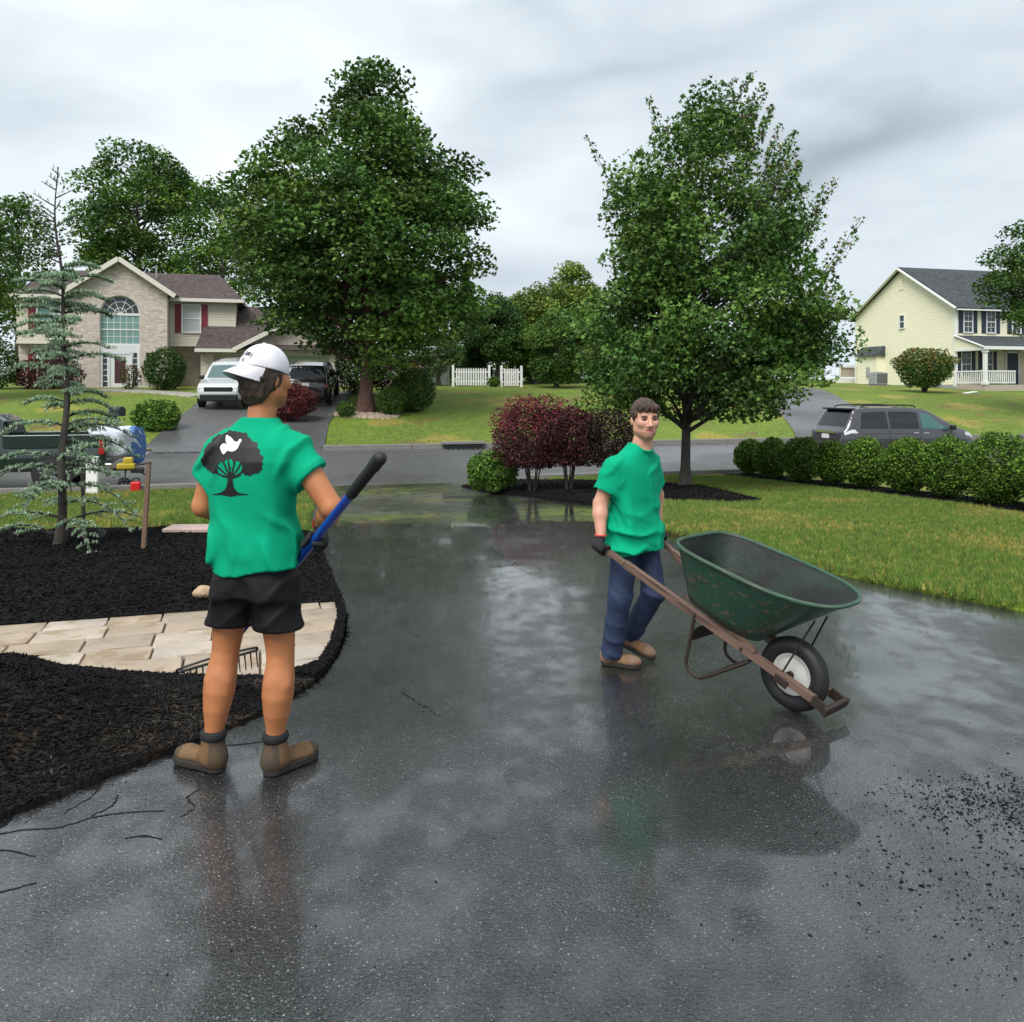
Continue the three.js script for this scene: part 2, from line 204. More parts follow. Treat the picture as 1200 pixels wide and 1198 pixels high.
const farStrip = []; for (let x = -70; x <= 70; x += 2) farStrip.push([x, FS + 0.1 + 0.26 * clamp(x, -60, 60)]);
struct('lawn', sheet([...farStrip, [320, 60], [320, 400], [-320, 400], [-320, 15]], 1.2, (x, d) => Hd(x, d) + 0.10 + 0.03 * fbm2(x * 0.6, d * 0.6, 3) - 0.16 * ss(33.2, 31.8, streetS(x, d)) * Math.max(ss(-12.1, -11.6, x) * ss(-6.6, -7.1, x), ss(11.6, 12.2, x) * ss(16.1, 15.6, x)), { zstep: (d) => (d < 45 ? 0.5 : d < 66 ? 1.2 : 12) }), M.farLawn);

// neighbours' drives and front walk
M.drySlab = mat([1.25, 1.2, 1.1], 0.7, { map: concreteTex });
const farOver = (x, d) => Hd(x, d) + 0.155;
struct('driveway', sheet([[-12.2, FS - 0.05 + 0.26 * -12.2], [-6.5, FS - 0.05 + 0.26 * -6.5], [-7.1, 33], [-7.9, 43.1], [-14.8, 43.1], [-13.2, 35], [-12.6, 31]], 0.6, (x, d) => farOver(x, d) - 0.06 * ss(32, 30.5, streetS(x, d)) - 0.09 * ss(31.9, 31.3, streetS(x, d)), { skirt: 0.1 }), M.street);
struct('driveway', sheet([[11.5, FS - 0.05 + 0.26 * 11.5], [16.2, FS - 0.05 + 0.26 * 16.2], [17.2, 44], [18.6, 52], [14.4, 56], [13.2, 46], [12.2, 38]], 0.6, (x, d) => farOver(x, d) - 0.09 * ss(32.4, 31.3, streetS(x, d)), { skirt: 0.1 }), M.street);
struct('path', sheet(smoothLine([[-14.4, 38.2], [-17, 39.6], [-19.6, 40.6], [-19.9, 41.6], [-19.1, 41.9], [-16.8, 40.8], [-14.0, 39.2]], 5), 0.5, (x, d) => farOver(x, d) + 0.01, { skirt: 0.1 }), M.drySlab);
// ---------------------------------------------------------------- mulch beds, walk, chips, grass blades
const mulchTex = tex(1024, 1024, (x, y, o) => { const a = tnoise(x, y, 60, 1), b = tnoise(x * 1, y, 180, 2), c = tfbm(x, y, 10, 4, 3), v = 0.006 + 0.016 * a * b + 0.008 * (c - 0.4); o[0] = toS(v * 1.05); o[1] = toS(v); o[2] = toS(v * 1.02); }, true);
const mulchBump = tex(512, 512, (x, y, o) => { o[0] = o[1] = o[2] = 0.5 * tnoise(x, y, 40, 1) + 0.5 * tnoise(x, y, 110, 2); });
mulchTex.repeat.set(0.6, 0.6); mulchBump.repeat.set(0.6, 0.6);
M.mulch = phys([0.7, 0.7, 0.7], 0.95, { specularIntensity: 0.2, map: mulchTex, bumpMap: mulchBump, bumpScale: 0.03 });
const dirtTex = tex(512, 512, (x, y, o) => { const a = tfbm(x, y, 20, 5, 4), k = ss(0.42, 0.6, tfbm(x, y, 7, 4, 8)), v = 0.012 + 0.03 * a * a; o[0] = toS(v * mixn(0.8, 1.7, k)); o[1] = toS(v * mixn(0.8, 1.2, k)); o[2] = toS(v * mixn(0.85, 0.8, k)); }, true);
dirtTex.repeat.set(0.7, 0.7);
M.dirt = phys([0.85, 0.85, 0.85], 0.95, { specularIntensity: 0.3, map: dirtTex, bumpMap: mulchBump, bumpScale: 0.02 });

const mound = (poly, base, high, lump) => (x, d) => Hd(x, d) + base + high * ss(0, 0.55, edgeDist(poly, x, d)) + lump * (fbm2(x * 3.1, d * 3.1, 3) - 0.5) * ss(0, 0.2, edgeDist(poly, x, d));
const treeBed = smoothLine([[-1.22, 20.65], [-0.5, 18.9], [0.05, 18.0], [0.75, 16.65], [1.42, 15.4], [3.0, 14.6], [3.95, 14.35], [4.4, 14.8], [4.5, 16.6], [4.3, 18.9], [3.0, 20.6], [0.4, 21.5], [-1.0, 21.0]], 6);
const treeBedH = mound(treeBed, 0.045, 0.10, 0.05);
struct('mulch_bed', sheet(treeBed, 0.16, treeBedH, { skirt: 0.12 }), M.mulch);
const hedgeBed = []; for (const d of [23.4, 21, 18, 15, 12.5, 10.5]) hedgeBed.push([9.2 - 0.145 * d - 0.05 * Math.sin(d * 3), d]); for (const d of [10.5, 12.5, 15, 18, 21, 23.4]) hedgeBed.push([10.6 - 0.145 * d, d]);
const hedgeBedH = mound(hedgeBed, 0.045, 0.05, 0.04);
struct('mulch_bed', sheet(hedgeBed, 0.2, hedgeBedH, { skirt: 0.12 }), M.mulch);

const walkTop = [[-9, 4.9], [-6, 5.42], [-3.67, 6.1], [-2.4, 6.5], [-1.42, 6.82]], walkEnd = smoothLine([[-1.42, 6.82], [-1.31, 6.4], [-1.245, 5.95], [-1.2, 5.5], [-1.2, 5.25], [-1.33, 5.03]], 4), walkBottom = [[-1.33, 5.03], [-2.2, 5.02], [-3.0, 5.02], [-5.5, 4.3], [-9, 3.2]];
const leftEdge = driveLeft.map(([x, d]) => [x - 0.012, d]);
const cut = (lo, hi) => leftEdge.filter(([, d]) => d > lo && d < hi);
const backBed = [...walkTop, ...cut(6.83, 10.9), [-3.0, 10.87], [-4.2, 10.72], [-6.2, 10.45], [-10, 9.9], [-14, 9.3], [-14, 4.3]];
const backBedH = mound(backBed, 0.035, 0.09, 0.06);
struct('mulch_bed', sheet(backBed, 0.12, backBedH, { skirt: 0.12 }), M.mulch);
const pileAt = (x, d) => 0.24 * Math.exp(-(((x + 3.0) / 0.72) ** 2) - ((d - 4.35) / 0.62) ** 2) + 0.17 * Math.exp(-(((x + 2.35) / 0.42) ** 2) - ((d - 4.1) / 0.42) ** 2) + 0.16 * Math.exp(-(((x + 2.6) / 0.5) ** 2) - ((d - 3.7) / 0.4) ** 2);
const frontBed = [...walkBottom, [-9, 0.5], ...leftEdge.filter(([, d]) => d > 0.5 && d < 4.97)];
const frontBedH = (x, d) => Hd(x, d) + 0.012 + 0.02 * ss(0, 0.4, edgeDist(frontBed, x, d)) + 0.035 * (fbm2(x * 5, d * 5, 3) - 0.5) * ss(0, 0.25, edgeDist(frontBed, x, d)) + pileAt(x, d) * (0.85 + 0.3 * fbm2(x * 6, d * 6, 3));
struct('mulch_bed', sheet(frontBed, 0.07, frontBedH, { skirt: 0.1 }), M.dirt);
const walkStrip = [...walkEnd.slice().reverse(), ...cut(4.95, 6.83)].map((p) => p); 
const stripPoly = [...walkEnd, ...leftEdge.filter(([, d]) => d > 4.93 && d < 6.88)];
struct('mulch_edging', sheet(stripPoly, 0.05, (x, d) => Hd(x, d) + 0.02 + 0.025 * fbm2(x * 14, d * 14, 2), { skirt: 0.08 }), M.mulch);

{ // stamped concrete walk: ground slab with a slab for every stamped block
  const walkPoly = [...walkTop, ...walkEnd.slice(1), ...walkBottom.slice(1)];
  M.walkJoint = mat([0.15, 0.12, 0.09], 0.85);
  const walk = struct('walkway', sheet(walkPoly, 0.25, (x, d) => Hd(x, d) + 0.0, { skirt: 0.06 }), M.walkJoint);
  const stones = [[0.43, 0.34, 0.25], [0.46, 0.38, 0.30], [0.40, 0.315, 0.23], [0.47, 0.40, 0.33], [0.38, 0.305, 0.235]].map((c, i) => {
    const t = tex(256, 256, (x, y, o) => { const n = tfbm(x, y, 5, 5, 20 + i), s = ss(0.55, 0.75, tfbm(x, y, 9, 4, 60 + i)), f = 0.72 + 0.5 * n + 0.12 * (tnoise(x, y, 120, i) - 0.5); o[0] = toS(c[0] * f * mixn(1, 0.8, s)); o[1] = toS(c[1] * f * mixn(1, 0.74, s)); o[2] = toS(c[2] * f * mixn(1, 0.62, s)); }, true);
    t.repeat.set(0.9, 0.9); return mat([1, 1, 1], 0.42, { map: t, bumpMap: asphaltBump, bumpScale: 0.003 });
  });
  const R = rng(5), ax = [0.945, 0.33], ay = [-0.30, 0.954];  // rows follow the walk, joints cross it at a slant
  const rows = [-0.3, 0.02, 0.33, 0.64, 0.96, 1.28, 1.6, 1.93, 2.24, 2.56, 2.88, 3.2, 3.5], lines = [];
  for (let r = 0; r < rows.length - 1; r++) { let s = -1.0 - R() * 0.5; while (s < 9) { const w = 0.36 + R() * 0.16; lines.push([s, s + w, rows[r], rows[r + 1]]); s += w; } }
  const o0 = [-9, 2.6], toW = (a, b) => [o0[0] + ax[0] * a + ay[0] * b, o0[1] + ax[1] * a + ay[1] * b];
  for (const [a0, a1, b0, b1] of lines) {
    const g = 0.009, q = [toW(a0 + g, b0 + g), toW(a1 - g, b0 + g), toW(a1 - g, b1 - g), toW(a0 + g, b1 - g)];
    let c = walkPoly.slice();                                  // keep the part of the walk inside this block
    for (let i = 0; i < 4; i++) { const p = q[i], n = q[(i + 1) % 4], out = []; const f = (v) => (n[0] - p[0]) * (v[1] - p[1]) - (n[1] - p[1]) * (v[0] - p[0]); for (let k = 0; k < c.length; k++) { const u = c[k], v = c[(k + 1) % c.length], fu = f(u), fv = f(v); if (fu >= 0) out.push(u); if ((fu >= 0) !== (fv >= 0)) { const t = fu / (fu - fv); out.push([mixn(u[0], v[0], t), mixn(u[1], v[1], t)]); } } c = out; if (c.length < 3) break; }
    if (c.length < 3) continue;
    const cx = c.reduce((s, p) => s + p[0], 0) / c.length, cd = c.reduce((s, p) => s + p[1], 0) / c.length; if (cx < -7) continue;
    const up = 0.028 + 0.005 * R(), tx = (R() - 0.5) * 0.012, td = (R() - 0.5) * 0.012;
    mesh('paving_block', sheet(c, 0.4, (x, d) => Hd(x, d) + up + (x - cx) * tx + (d - cd) * td, { skirt: 0.03 }), stones[Math.floor(R() * 5)], walk);
  }
}

// chips of shredded bark (nobody could count them)
function chipGeo(l, w, h, seed) { const R = rng(seed), g = new THREE.BoxGeometry(l, h, w, 2, 1, 1), p = g.attributes.position; for (let i = 0; i < p.count; i++) { const e = Math.abs(p.getX(i)) / (l / 2), k = hash3(Math.round(p.getX(i) * 1e4), Math.round(p.getY(i) * 1e4), Math.round(p.getZ(i) * 1e4) + seed); p.setXYZ(i, p.getX(i) * (0.8 + 0.4 * k), p.getY(i) * (1 - 0.5 * e) + 0.3 * h * (1 - e) + h * 0.4 * (k - 0.5), p.getZ(i) * (1 - 0.55 * e) + w * 0.4 * (k - 0.5)); } g.computeVertexNormals(); return g; }
const stuff = (o, label, category) => tag(o, label, category, null, 'stuff');
M.chip = phys([1, 1, 1], 0.9, { specularIntensity: 0.35 });
function scatter(name, label, category, n, g, m, place, seed, parent = scene) {
  const R = rng(seed), list = []; for (let i = 0; i < n * 6 && list.length < n; i++) { const p = place(R); if (p) list.push(p); }
  const im = new THREE.InstancedMesh(g, m, list.length), q = new THREE.Quaternion(), e = new THREE.Euler(), mt = new THREE.Matrix4();
  list.forEach((p, i) => { e.set(p.rx ?? 0, p.ry ?? R() * 6.28, p.rz ?? 0); q.setFromEuler(e); const s = p.s ?? 1; mt.compose(V(p.x, p.y, p.z), q, Array.isArray(s) ? V(...s) : V(s, s, s)); im.setMatrixAt(i, mt); im.setColorAt(i, lin(...(p.c ?? [1, 1, 1]))); });
  im.name = numbered(name); im.castShadow = im.receiveShadow = true; parent.add(im); return stuff(im, label, category);
}
const bounds = (poly) => [Math.min(...poly.map((p) => p[0])), Math.max(...poly.map((p) => p[0])), Math.min(...poly.map((p) => p[1])), Math.max(...poly.map((p) => p[1]))];
function inBed(poly, height, { xmin = -99, xmax = 99, dmin = -99, dmax = 99, color, size = 1, lift = 0.004 }) { const [a, b, c, e] = bounds(poly), x0 = Math.max(a, xmin), x1 = Math.min(b, xmax), d0 = Math.max(c, dmin), d1 = Math.min(e, dmax); return (R) => { const x = mixn(x0, x1, R()), d = mixn(d0, d1, R()); if (!inside(poly, x, d)) return null; const s = size * (0.5 + R() * 0.9); return { x, y: height(x, d) + lift, z: -d, ry: R() * 6.28, rx: (R() - 0.5) * 1.3, rz: (R() - 0.5) * 1.0, s, c: color(x, d, R) }; }; }
const black = (x, d, R) => { const v = 0.003 + 0.012 * R() * R(); return [v * 1.08, v, v * 1.04]; };
const brownish = (x, d, R) => { const pile = clamp(pileAt(x, d) * 14), k = fbm2(x * 2.2, d * 2.2, 3); if (R() < pile || k < 0.5 || R() < 0.35) return black(x, d, R); const v = 0.012 + 0.042 * R() * R(); return [v * 1.25, v, v * 0.78]; };
const chipA = chipGeo(0.036, 0.008, 0.006, 1), chipB = chipGeo(0.02, 0.009, 0.006, 2);
scatter('mulch_chips', 'shredded black bark chips over the bed in front of the paved walk', 'mulch', 36000, chipA, M.chip, inBed(frontBed, frontBedH, { xmin: -4.2, dmin: 2.2, color: brownish, size: 0.78 }), 11);
scatter('mulch_chips', 'shredded black bark chips over the bed around the young blue cedar', 'mulch', 42000, chipA, M.chip, inBed(backBed, backBedH, { xmin: -8.2, color: black, size: 1.15 }), 12);
scatter('mulch_chips', 'black bark chips over the bed under the maple', 'mulch', 6000, chipA, M.chip, inBed(treeBed, treeBedH, { color: black, size: 1.5 }), 13);
scatter('mulch_chips', 'black bark chips in the strip under the boxwood hedge', 'mulch', 4000, chipA, M.chip, inBed(hedgeBed, hedgeBedH, { color: black, size: 1.5 }), 14);
scatter('mulch_chips', 'black bark crumbs along the rounded end of the paved walk', 'mulch', 1400, chipB, M.chip, inBed(stripPoly, (x, d) => Hd(x, d) + 0.04, { color: black }), 15);
// crumbs spilled on the wet drive
const onDrive = (f) => (R) => { const p = f(R); if (!p || !inside(drivePoly, p[0], p[1])) return null; return { x: p[0], y: driveH(p[0], p[1]) + 0.0005, z: -p[1], ry: R() * 6.28, rx: (R() - 0.5) * 0.15, rz: (R() - 0.5) * 0.15, s: (p[2] ?? 1) * (0.2 + 1.2 * R() * R() * R()), c: black(0, 0, R) }; };
const gauss = (R) => (R() + R() + R() + R() - 2) * 0.9;
scatter('bark_crumbs', 'black bark crumbs littering the wet drive', 'mulch', 6000, chipB, M.chip, onDrive((R) => {
  const k = R();
  if (k < 0.46) { const t = R(); return [2.05 + gauss(R) * 0.5, 3.5 + gauss(R) * 0.2 - t * 0.25, 0.95]; }     // spill at the right
  if (k < 0.74) return [1.75 + gauss(R) * 0.6, 2.75 + gauss(R) * 0.45, 0.85];
  if (k < 0.86) { const i = Math.floor(R() * driveLeft.length), p = driveLeft[i]; return [p[0] + Math.abs(gauss(R)) * 0.12, p[1] + gauss(R) * 0.15, 0.8]; }
  return [-1 + R() * 4.5, 2.3 + R() * 9, 0.7];
}), 16);
scatter('bark_crumbs', 'thin streak of spilled bark crumbs in the middle of the drive', 'mulch', 260, chipB, M.chip, onDrive((R) => { const t = R() * 6, k = Math.floor(R() * 3); if (k === 0) { const u = R(); return [-0.62 + u * 0.25 + gauss(R) * 0.012, 4.75 - u * 0.4 + gauss(R) * 0.01, 0.8]; } const u = R(); return [-0.35 + u * 0.5 + gauss(R) * 0.05, 9.8 - u * 1.8 + gauss(R) * 0.05, 1.2]; }), 17);

{ // cracks by the edge of the drive, packed with black dirt
  const R = rng(21), ribs = [];
  const crack = (pts, w) => { const line = smoothLine(pts, 10); const pos = [], idx = []; line.forEach(([x, d], i) => { const [xa, da] = line[Math.max(0, i - 1)], [xb, db] = line[Math.min(line.length - 1, i + 1)], L = Math.hypot(xb - xa, db - da) || 1, nx = -(db - da) / L, nd = (xb - xa) / L, ww = w * 0.42 * (0.1 + 1.7 * R()) * Math.sin(Math.PI * clamp((i + 0.7) / (line.length + 0.4))), jx = (R() - 0.5) * 0.012; const y = driveH(x, d) + 0.0035; pos.push(x + nx * ww + jx, y - 0.003, -(d + nd * ww), x + jx, y, -d, x - nx * ww + jx, y - 0.003, -(d - nd * ww)); if (i) { const k = i * 3; idx.push(k - 3, k - 2, k, k - 2, k + 1, k, k - 2, k - 1, k + 1, k - 1, k + 2, k + 1); } }); ribs.push(geo(pos, idx)); };
  crack([[-2.0, 3.1], [-1.82, 3.18], [-1.7, 3.2], [-1.6, 3.28], [-1.47, 3.32], [-1.35, 3.33]], 0.014);
  crack([[-1.95, 3.02], [-1.8, 3.04], [-1.68, 3.0]], 0.01); crack([[-1.62, 3.28], [-1.58, 3.38], [-1.6, 3.46]], 0.009); crack([[-1.72, 3.62], [-1.7, 3.45], [-1.74, 3.3]], 0.011);
  crack([[-1.33, 3.62], [-1.29, 3.52], [-1.31, 3.44], [-1.25, 3.36], [-1.27, 3.28]], 0.007); crack([[-1.5, 4.02], [-1.36, 3.96], [-1.2, 3.99], [-1.08, 4.05]], 0.007); crack([[-1.42, 3.12], [-1.36, 3.14], [-1.28, 3.12]], 0.014); crack([[-1.86, 2.8], [-1.7, 2.78], [-1.58, 2.84]], 0.006);
  for (const g of ribs) mesh('crack_dirt', g, M.mulch, drive);
}

// grass blades on the near lawns
const tuft = (() => { const R = rng(3), pos = [], idx = []; for (let b = 0; b < 9; b++) { const a = R() * 6.28, r = R() * 0.03, x = Math.cos(a) * r, z = Math.sin(a) * r, h = 0.035 + R() * 0.03, l = (R() - 0.5) * 0.05, m = (R() - 0.5) * 0.05, w = 0.0035, k = pos.length / 3; pos.push(x - Math.sin(a) * w, 0, z + Math.cos(a) * w, x + Math.sin(a) * w, 0, z - Math.cos(a) * w, x + l, h, z + m); idx.push(k, k + 1, k + 2); } return geo(pos, idx); })();
M.blade = phys([1, 1, 1], 0.7, { side: THREE.DoubleSide, transmission: 0.25, thickness: 0 });
const grassColor = (x, d, R) => { const u = x / 9, v = d / 9, w = (q) => q - Math.floor(q), dry = ss(0.5, 0.68, tfbm(w(u), w(v), 5, 5, 31)), k = 0.6 + 0.9 * R(); const e = R() < 0.12 + 0.35 * dry ? 1 : 0; return [mixn(0.115, 0.37, e) * k, mixn(0.205, 0.31, e) * k, mixn(0.018, 0.07, e) * k]; };
const blades = (poly, height, dmin, dmax, xmin, xmax, avoid, size, over = 0) => (R) => { const d = dmin + (dmax - dmin) * R(), x = mixn(xmin, xmax, R()); if (!inside(poly, x + over * (0.3 + R()), d + over * 0.6) || avoid.some((a) => inside(a, x, d))) return null; return { x, y: height(x, d) - 0.006, z: -d, s: [size * (0.8 + R() * 0.5), size * (0.7 + 0.7 * R()), size * (0.8 + R() * 0.5)], c: grassColor(x, d, R) }; };
scatter('grass_blades', 'short green and straw coloured grass beside the drive and hedge', 'grass', 52000, tuft, M.blade, blades(polyRightLawn, lawnHeight, 4.6, 13, 1.7, 7.9, [treeBed, hedgeBed], 1, 0.05), 31);
scatter('grass_blades', 'short grass around the maple bed', 'grass', 26000, tuft, M.blade, blades(polyRightLawn, lawnHeight, 13, 22.5, 1, 7.4, [treeBed, hedgeBed], 1.35), 32);
scatter('grass_blades', 'short grass behind the young blue cedar', 'grass', 30000, tuft, M.blade, blades(polyLeftLawn, (x, d) => lawnHeight(x, d) - 0.02, 9.6, 21, -13, -2.2, [backBed], 1.3), 33);
// ---------------------------------------------------------------- trees and shrubs
const barkTex = tex(256, 256, (x, y, o) => { const n = tfbm(x, y * 0.5, 16, 4, 1), r = tnoise(x, y, 30, 7), v = 0.05 + 0.09 * n + 0.05 * (r - 0.5); o[0] = toS(v * 1.15); o[1] = toS(v); o[2] = toS(v * 0.85); }, true);
const barkBump = tex(256, 256, (x, y, o) => { o[0] = o[1] = o[2] = 0.6 * tnoise(x, y * 0.5, 24, 5) + 0.4 * tnoise(x, y, 60, 6); });
barkTex.repeat.set(3, 1.2); barkBump.repeat.set(3, 1.2);
M.bark = mat([1, 1, 1], 0.9, { map: barkTex, bumpMap: barkBump, bumpScale: 0.03 });
M.redBark = mat([1.5, 0.95, 0.85], 0.9, { map: barkTex, bumpMap: barkBump, bumpScale: 0.04 });
M.leaf = phys([1.45, 1.55, 1.05], 0.6, { vertexColors: true, side: THREE.DoubleSide, transmission: 0.25, thickness: 0, specularIntensity: 0.5 });
M.twig = mat([0.045, 0.034, 0.026], 0.9);

// gathers leaves: each a folded, pointed blade with its own tint
class Leaves {
  constructor(seed, palette, shape = 0) { this.R = rng(seed); this.p = []; this.c = []; this.pal = palette; this.shape = shape; }
  tint() { const R = this.R, k = R(), a = this.pal[Math.floor(R() * this.pal.length)], f = 0.55 + 0.95 * k; return [a[0] * f, a[1] * f, a[2] * f]; }
  add(x, y, z, size, up = 0.8, tint) {
    const R = this.R, nx = (R() - 0.5) * 2, nz = (R() - 0.5) * 2, ny = up * (0.3 + R()), nl = Math.hypot(nx, ny, nz) || 1, n = [nx / nl, ny / nl, nz / nl];
    const a = R() * 6.283; let t = [Math.cos(a), -0.35 - 0.3 * R(), Math.sin(a)]; const dt = t[0] * n[0] + t[1] * n[1] + t[2] * n[2]; t = [t[0] - n[0] * dt, t[1] - n[1] * dt, t[2] - n[2] * dt]; const tl = Math.hypot(...t) || 1; t = t.map((q) => q / tl);
    const b = [n[1] * t[2] - n[2] * t[1], n[2] * t[0] - n[0] * t[2], n[0] * t[1] - n[1] * t[0]], s = size * (0.7 + 0.6 * R()), c = tint ?? this.tint();
    const P = (u, v, w) => this.p.push(x + (t[0] * u + b[0] * v + n[0] * w) * s, y + (t[1] * u + b[1] * v + n[1] * w) * s, z + (t[2] * u + b[2] * v + n[2] * w) * s);
    if (this.shape === 1) { P(-0.45, 0, 0); P(-0.05, 0.5, 0.16); P(0.1, 0.12, 0); P(-0.45, 0, 0); P(0.1, 0.12, 0); P(0.6, 0, -0.1); P(-0.45, 0, 0); P(0.6, 0, -0.1); P(0.1, -0.12, 0); P(-0.45, 0, 0); P(0.1, -0.12, 0); P(-0.05, -0.5, 0.16); for (let i = 0; i < 12; i++) this.c.push(...c); }
    else { P(-0.5, 0, 0); P(0.02, 0.32, 0.1); P(0.5, 0, -0.06); P(-0.5, 0, 0); P(0.5, 0, -0.06); P(0.02, -0.32, 0.1); for (let i = 0; i < 6; i++) this.c.push(...c); }
  }
  mesh(name, parent, m = M.leaf) { const o = mesh(name, geo(this.p, null, null, this.c), m, parent); o.userData.kind = 'stuff'; return o; }
}
// crown outline from a table of [height, reach to the left, reach to the right]
const envelope = (tab) => (h) => { if (h <= tab[0][0]) return [tab[0][1], tab[0][2]]; for (let i = 1; i < tab.length; i++) if (h <= tab[i][0]) { const t = (h - tab[i - 1][0]) / (tab[i][0] - tab[i - 1][0]); return [mixn(tab[i - 1][1], tab[i][1], t), mixn(tab[i - 1][2], tab[i][2], t)]; } return [0, 0]; };
function tree({ name, label, pos, tab, trunkR, trunkTop, palette, seed, clumps, perClump, clumpR, leaf, shape = 0, bark = M.bark, group, shoots = 0, lean = [0, 0], limbs = 60, limbBase = 0.12, inner = 0.25, lumpy = [0.8, 0.36], pad = 0.5, turn = 0 }) {
  const t = thing(name, label, 'tree', pos, turn, group), R = rng(seed), env = envelope(tab), lo = tab[0][0], hi = tab[tab.length - 1][0], L = new Leaves(seed + 1, palette, shape);
  const axis = (h) => { const k = clamp(h / hi), w = 0.02 * hi; return V(lean[0] * k * k + w * (noise2(h * 0.5, seed) - 0.5), h, lean[1] * k * k + w * (noise2(h * 0.5, seed + 9) - 0.5)); };
  const top = trunkTop ?? hi * 0.88, tp = [], tr = []; for (let i = 0; i <= 14; i++) { const k = i / 14, h = -0.15 + k * (top + 0.15); tp.push(axis(Math.max(h, 0)).setY(h)); tr.push(trunkR * (1.0 - 0.93 * Math.pow(k, 0.85)) * (1 + 0.55 * Math.exp(-Math.max(h, 0) / (trunkR * 1.1)))); }
  const wood = [taperTube(tp, tr, 12)];
  const centers = [];
  let wsum = 0; const hs = []; for (let i = 0; i < 60; i++) { const h = mixn(lo, hi, (i + 0.5) / 60), [l, r] = env(h); wsum += Math.max(0.02, ((l + r) / 2) ** 2 + 0.25 * (l + r)); hs.push([h, wsum]); }
  for (let i = 0; i < clumps; i++) {
    const q = R() * wsum, h = hs.find((e) => e[1] >= q)[0] + (R() - 0.5) * (hi - lo) / 60, [l, r] = env(h), cx = (r - l) / 2, rad = (l + r) / 2, a = R() * 6.283, lump = lumpy[0] + lumpy[1] * noise3(Math.cos(a) * 1.7 + seed, h * 0.55, Math.sin(a) * 1.7), rr = rad * Math.pow(mixn(inner, 1, R()), 0.5) * Math.min(lump, 1.08);
    centers.push([cx + Math.cos(a) * Math.max(0, rr - clumpR * 0.6), h, Math.sin(a) * Math.max(0, rr - clumpR * 0.6), rr / Math.max(rad, 0.01)]);
  }
  centers.forEach(([x, y, z], i) => {
    const cr = clumpR * (0.55 + 0.8 * R()), n = Math.round(perClump * (cr / clumpR) ** 2), base = L.tint(), flat = pad * (0.8 + 0.5 * R());
    for (let k = 0; k < n; k++) { let u, v, w, q; do { u = R() * 2 - 1; v = R() * 2 - 1; w = R() * 2 - 1; q = u * u + v * v + w * w; } while (q > 1 || q < 0.05); const m = 0.75 + 0.5 * R(); const c = R() < 0.75 ? base.map((e) => e * m) : undefined; L.add(x + u * cr, y + v * cr * flat - 0.25 * cr * (u * u + w * w), z + w * cr, leaf, 0.9, c); }
    if (i < limbs) { const h0 = clamp(y - (0.35 + 0.35 * R()) * Math.hypot(x, z) - 0.1, lo * (0.75 + 0.25 * R()), top * 0.96), a = axis(h0), e = V(x, y, z), m = a.clone().lerp(e, 0.5).add(V(0, 0.10 * a.distanceTo(e) * (R() - 0.3), 0)), r0 = Math.max(trunkR * limbBase, Math.min(trunkR * 0.45, 0.018 * a.distanceTo(e) + trunkR * 0.16)) * (1 - 0.5 * h0 / hi); wood.push(taperTube([a, a.clone().lerp(m, 0.5), m, m.clone().lerp(e, 0.55), e], [r0, r0 * 0.8, r0 * 0.55, r0 * 0.33, r0 * 0.1], 6)); }
  });
  for (let i = 0; i < shoots; i++) { // upright whips that stand out of the crown
    const h = mixn(lo + (hi - lo) * 0.45, hi * 0.985, Math.pow(R(), 0.6)), [l, r] = env(h), a = (R() < 0.7 ? (R() - 0.5) * 1.6 : R() * 6.28), cx = (r - l) / 2, rad = (l + r) / 2 * 0.93, s = V(cx + Math.cos(a) * rad, h, Math.sin(a) * rad), len = 0.35 + R() * 0.55, dir = V(Math.cos(a) * (0.25 + 0.5 * R()), 0.9, Math.sin(a) * 0.4).normalize(), e = s.clone().addScaledVector(dir, len); s.addScaledVector(dir, -0.5);
    wood.push(taperTube([s, s.clone().lerp(e, 0.5).add(V(0, -0.03, 0)), e], [0.012, 0.008, 0.003], 4));
    for (let k = 0; k < 66; k++) { const p = s.clone().lerp(e, k / 65), sp = 0.15 * (1 - 0.5 * k / 65); L.add(p.x + (R() - 0.5) * 2 * sp, p.y + (R() - 0.5) * sp, p.z + (R() - 0.5) * 2 * sp, leaf * 0.85, 0.7, R() < 0.12 ? [0.10, 0.06, 0.03] : undefined); }
  }
  mesh('trunk', wood, bark, t); L.mesh('crown', t); return t;
}
const GREEN = [[0.028, 0.066, 0.014], [0.042, 0.092, 0.02], [0.06, 0.115, 0.024], [0.034, 0.078, 0.022], [0.075, 0.12, 0.03]], DEEP = [[0.016, 0.046, 0.012], [0.024, 0.06, 0.015], [0.035, 0.075, 0.018], [0.05, 0.09, 0.02]], BRIGHT = [[0.05, 0.11, 0.018], [0.075, 0.14, 0.022], [0.1, 0.155, 0.03], [0.04, 0.09, 0.02]], OLIVE = [[0.085, 0.13, 0.028], [0.115, 0.16, 0.036], [0.06, 0.105, 0.022], [0.14, 0.165, 0.04]];
const far = (x, d, up = 0.1) => [x, Hd(x, d) + up, -d];

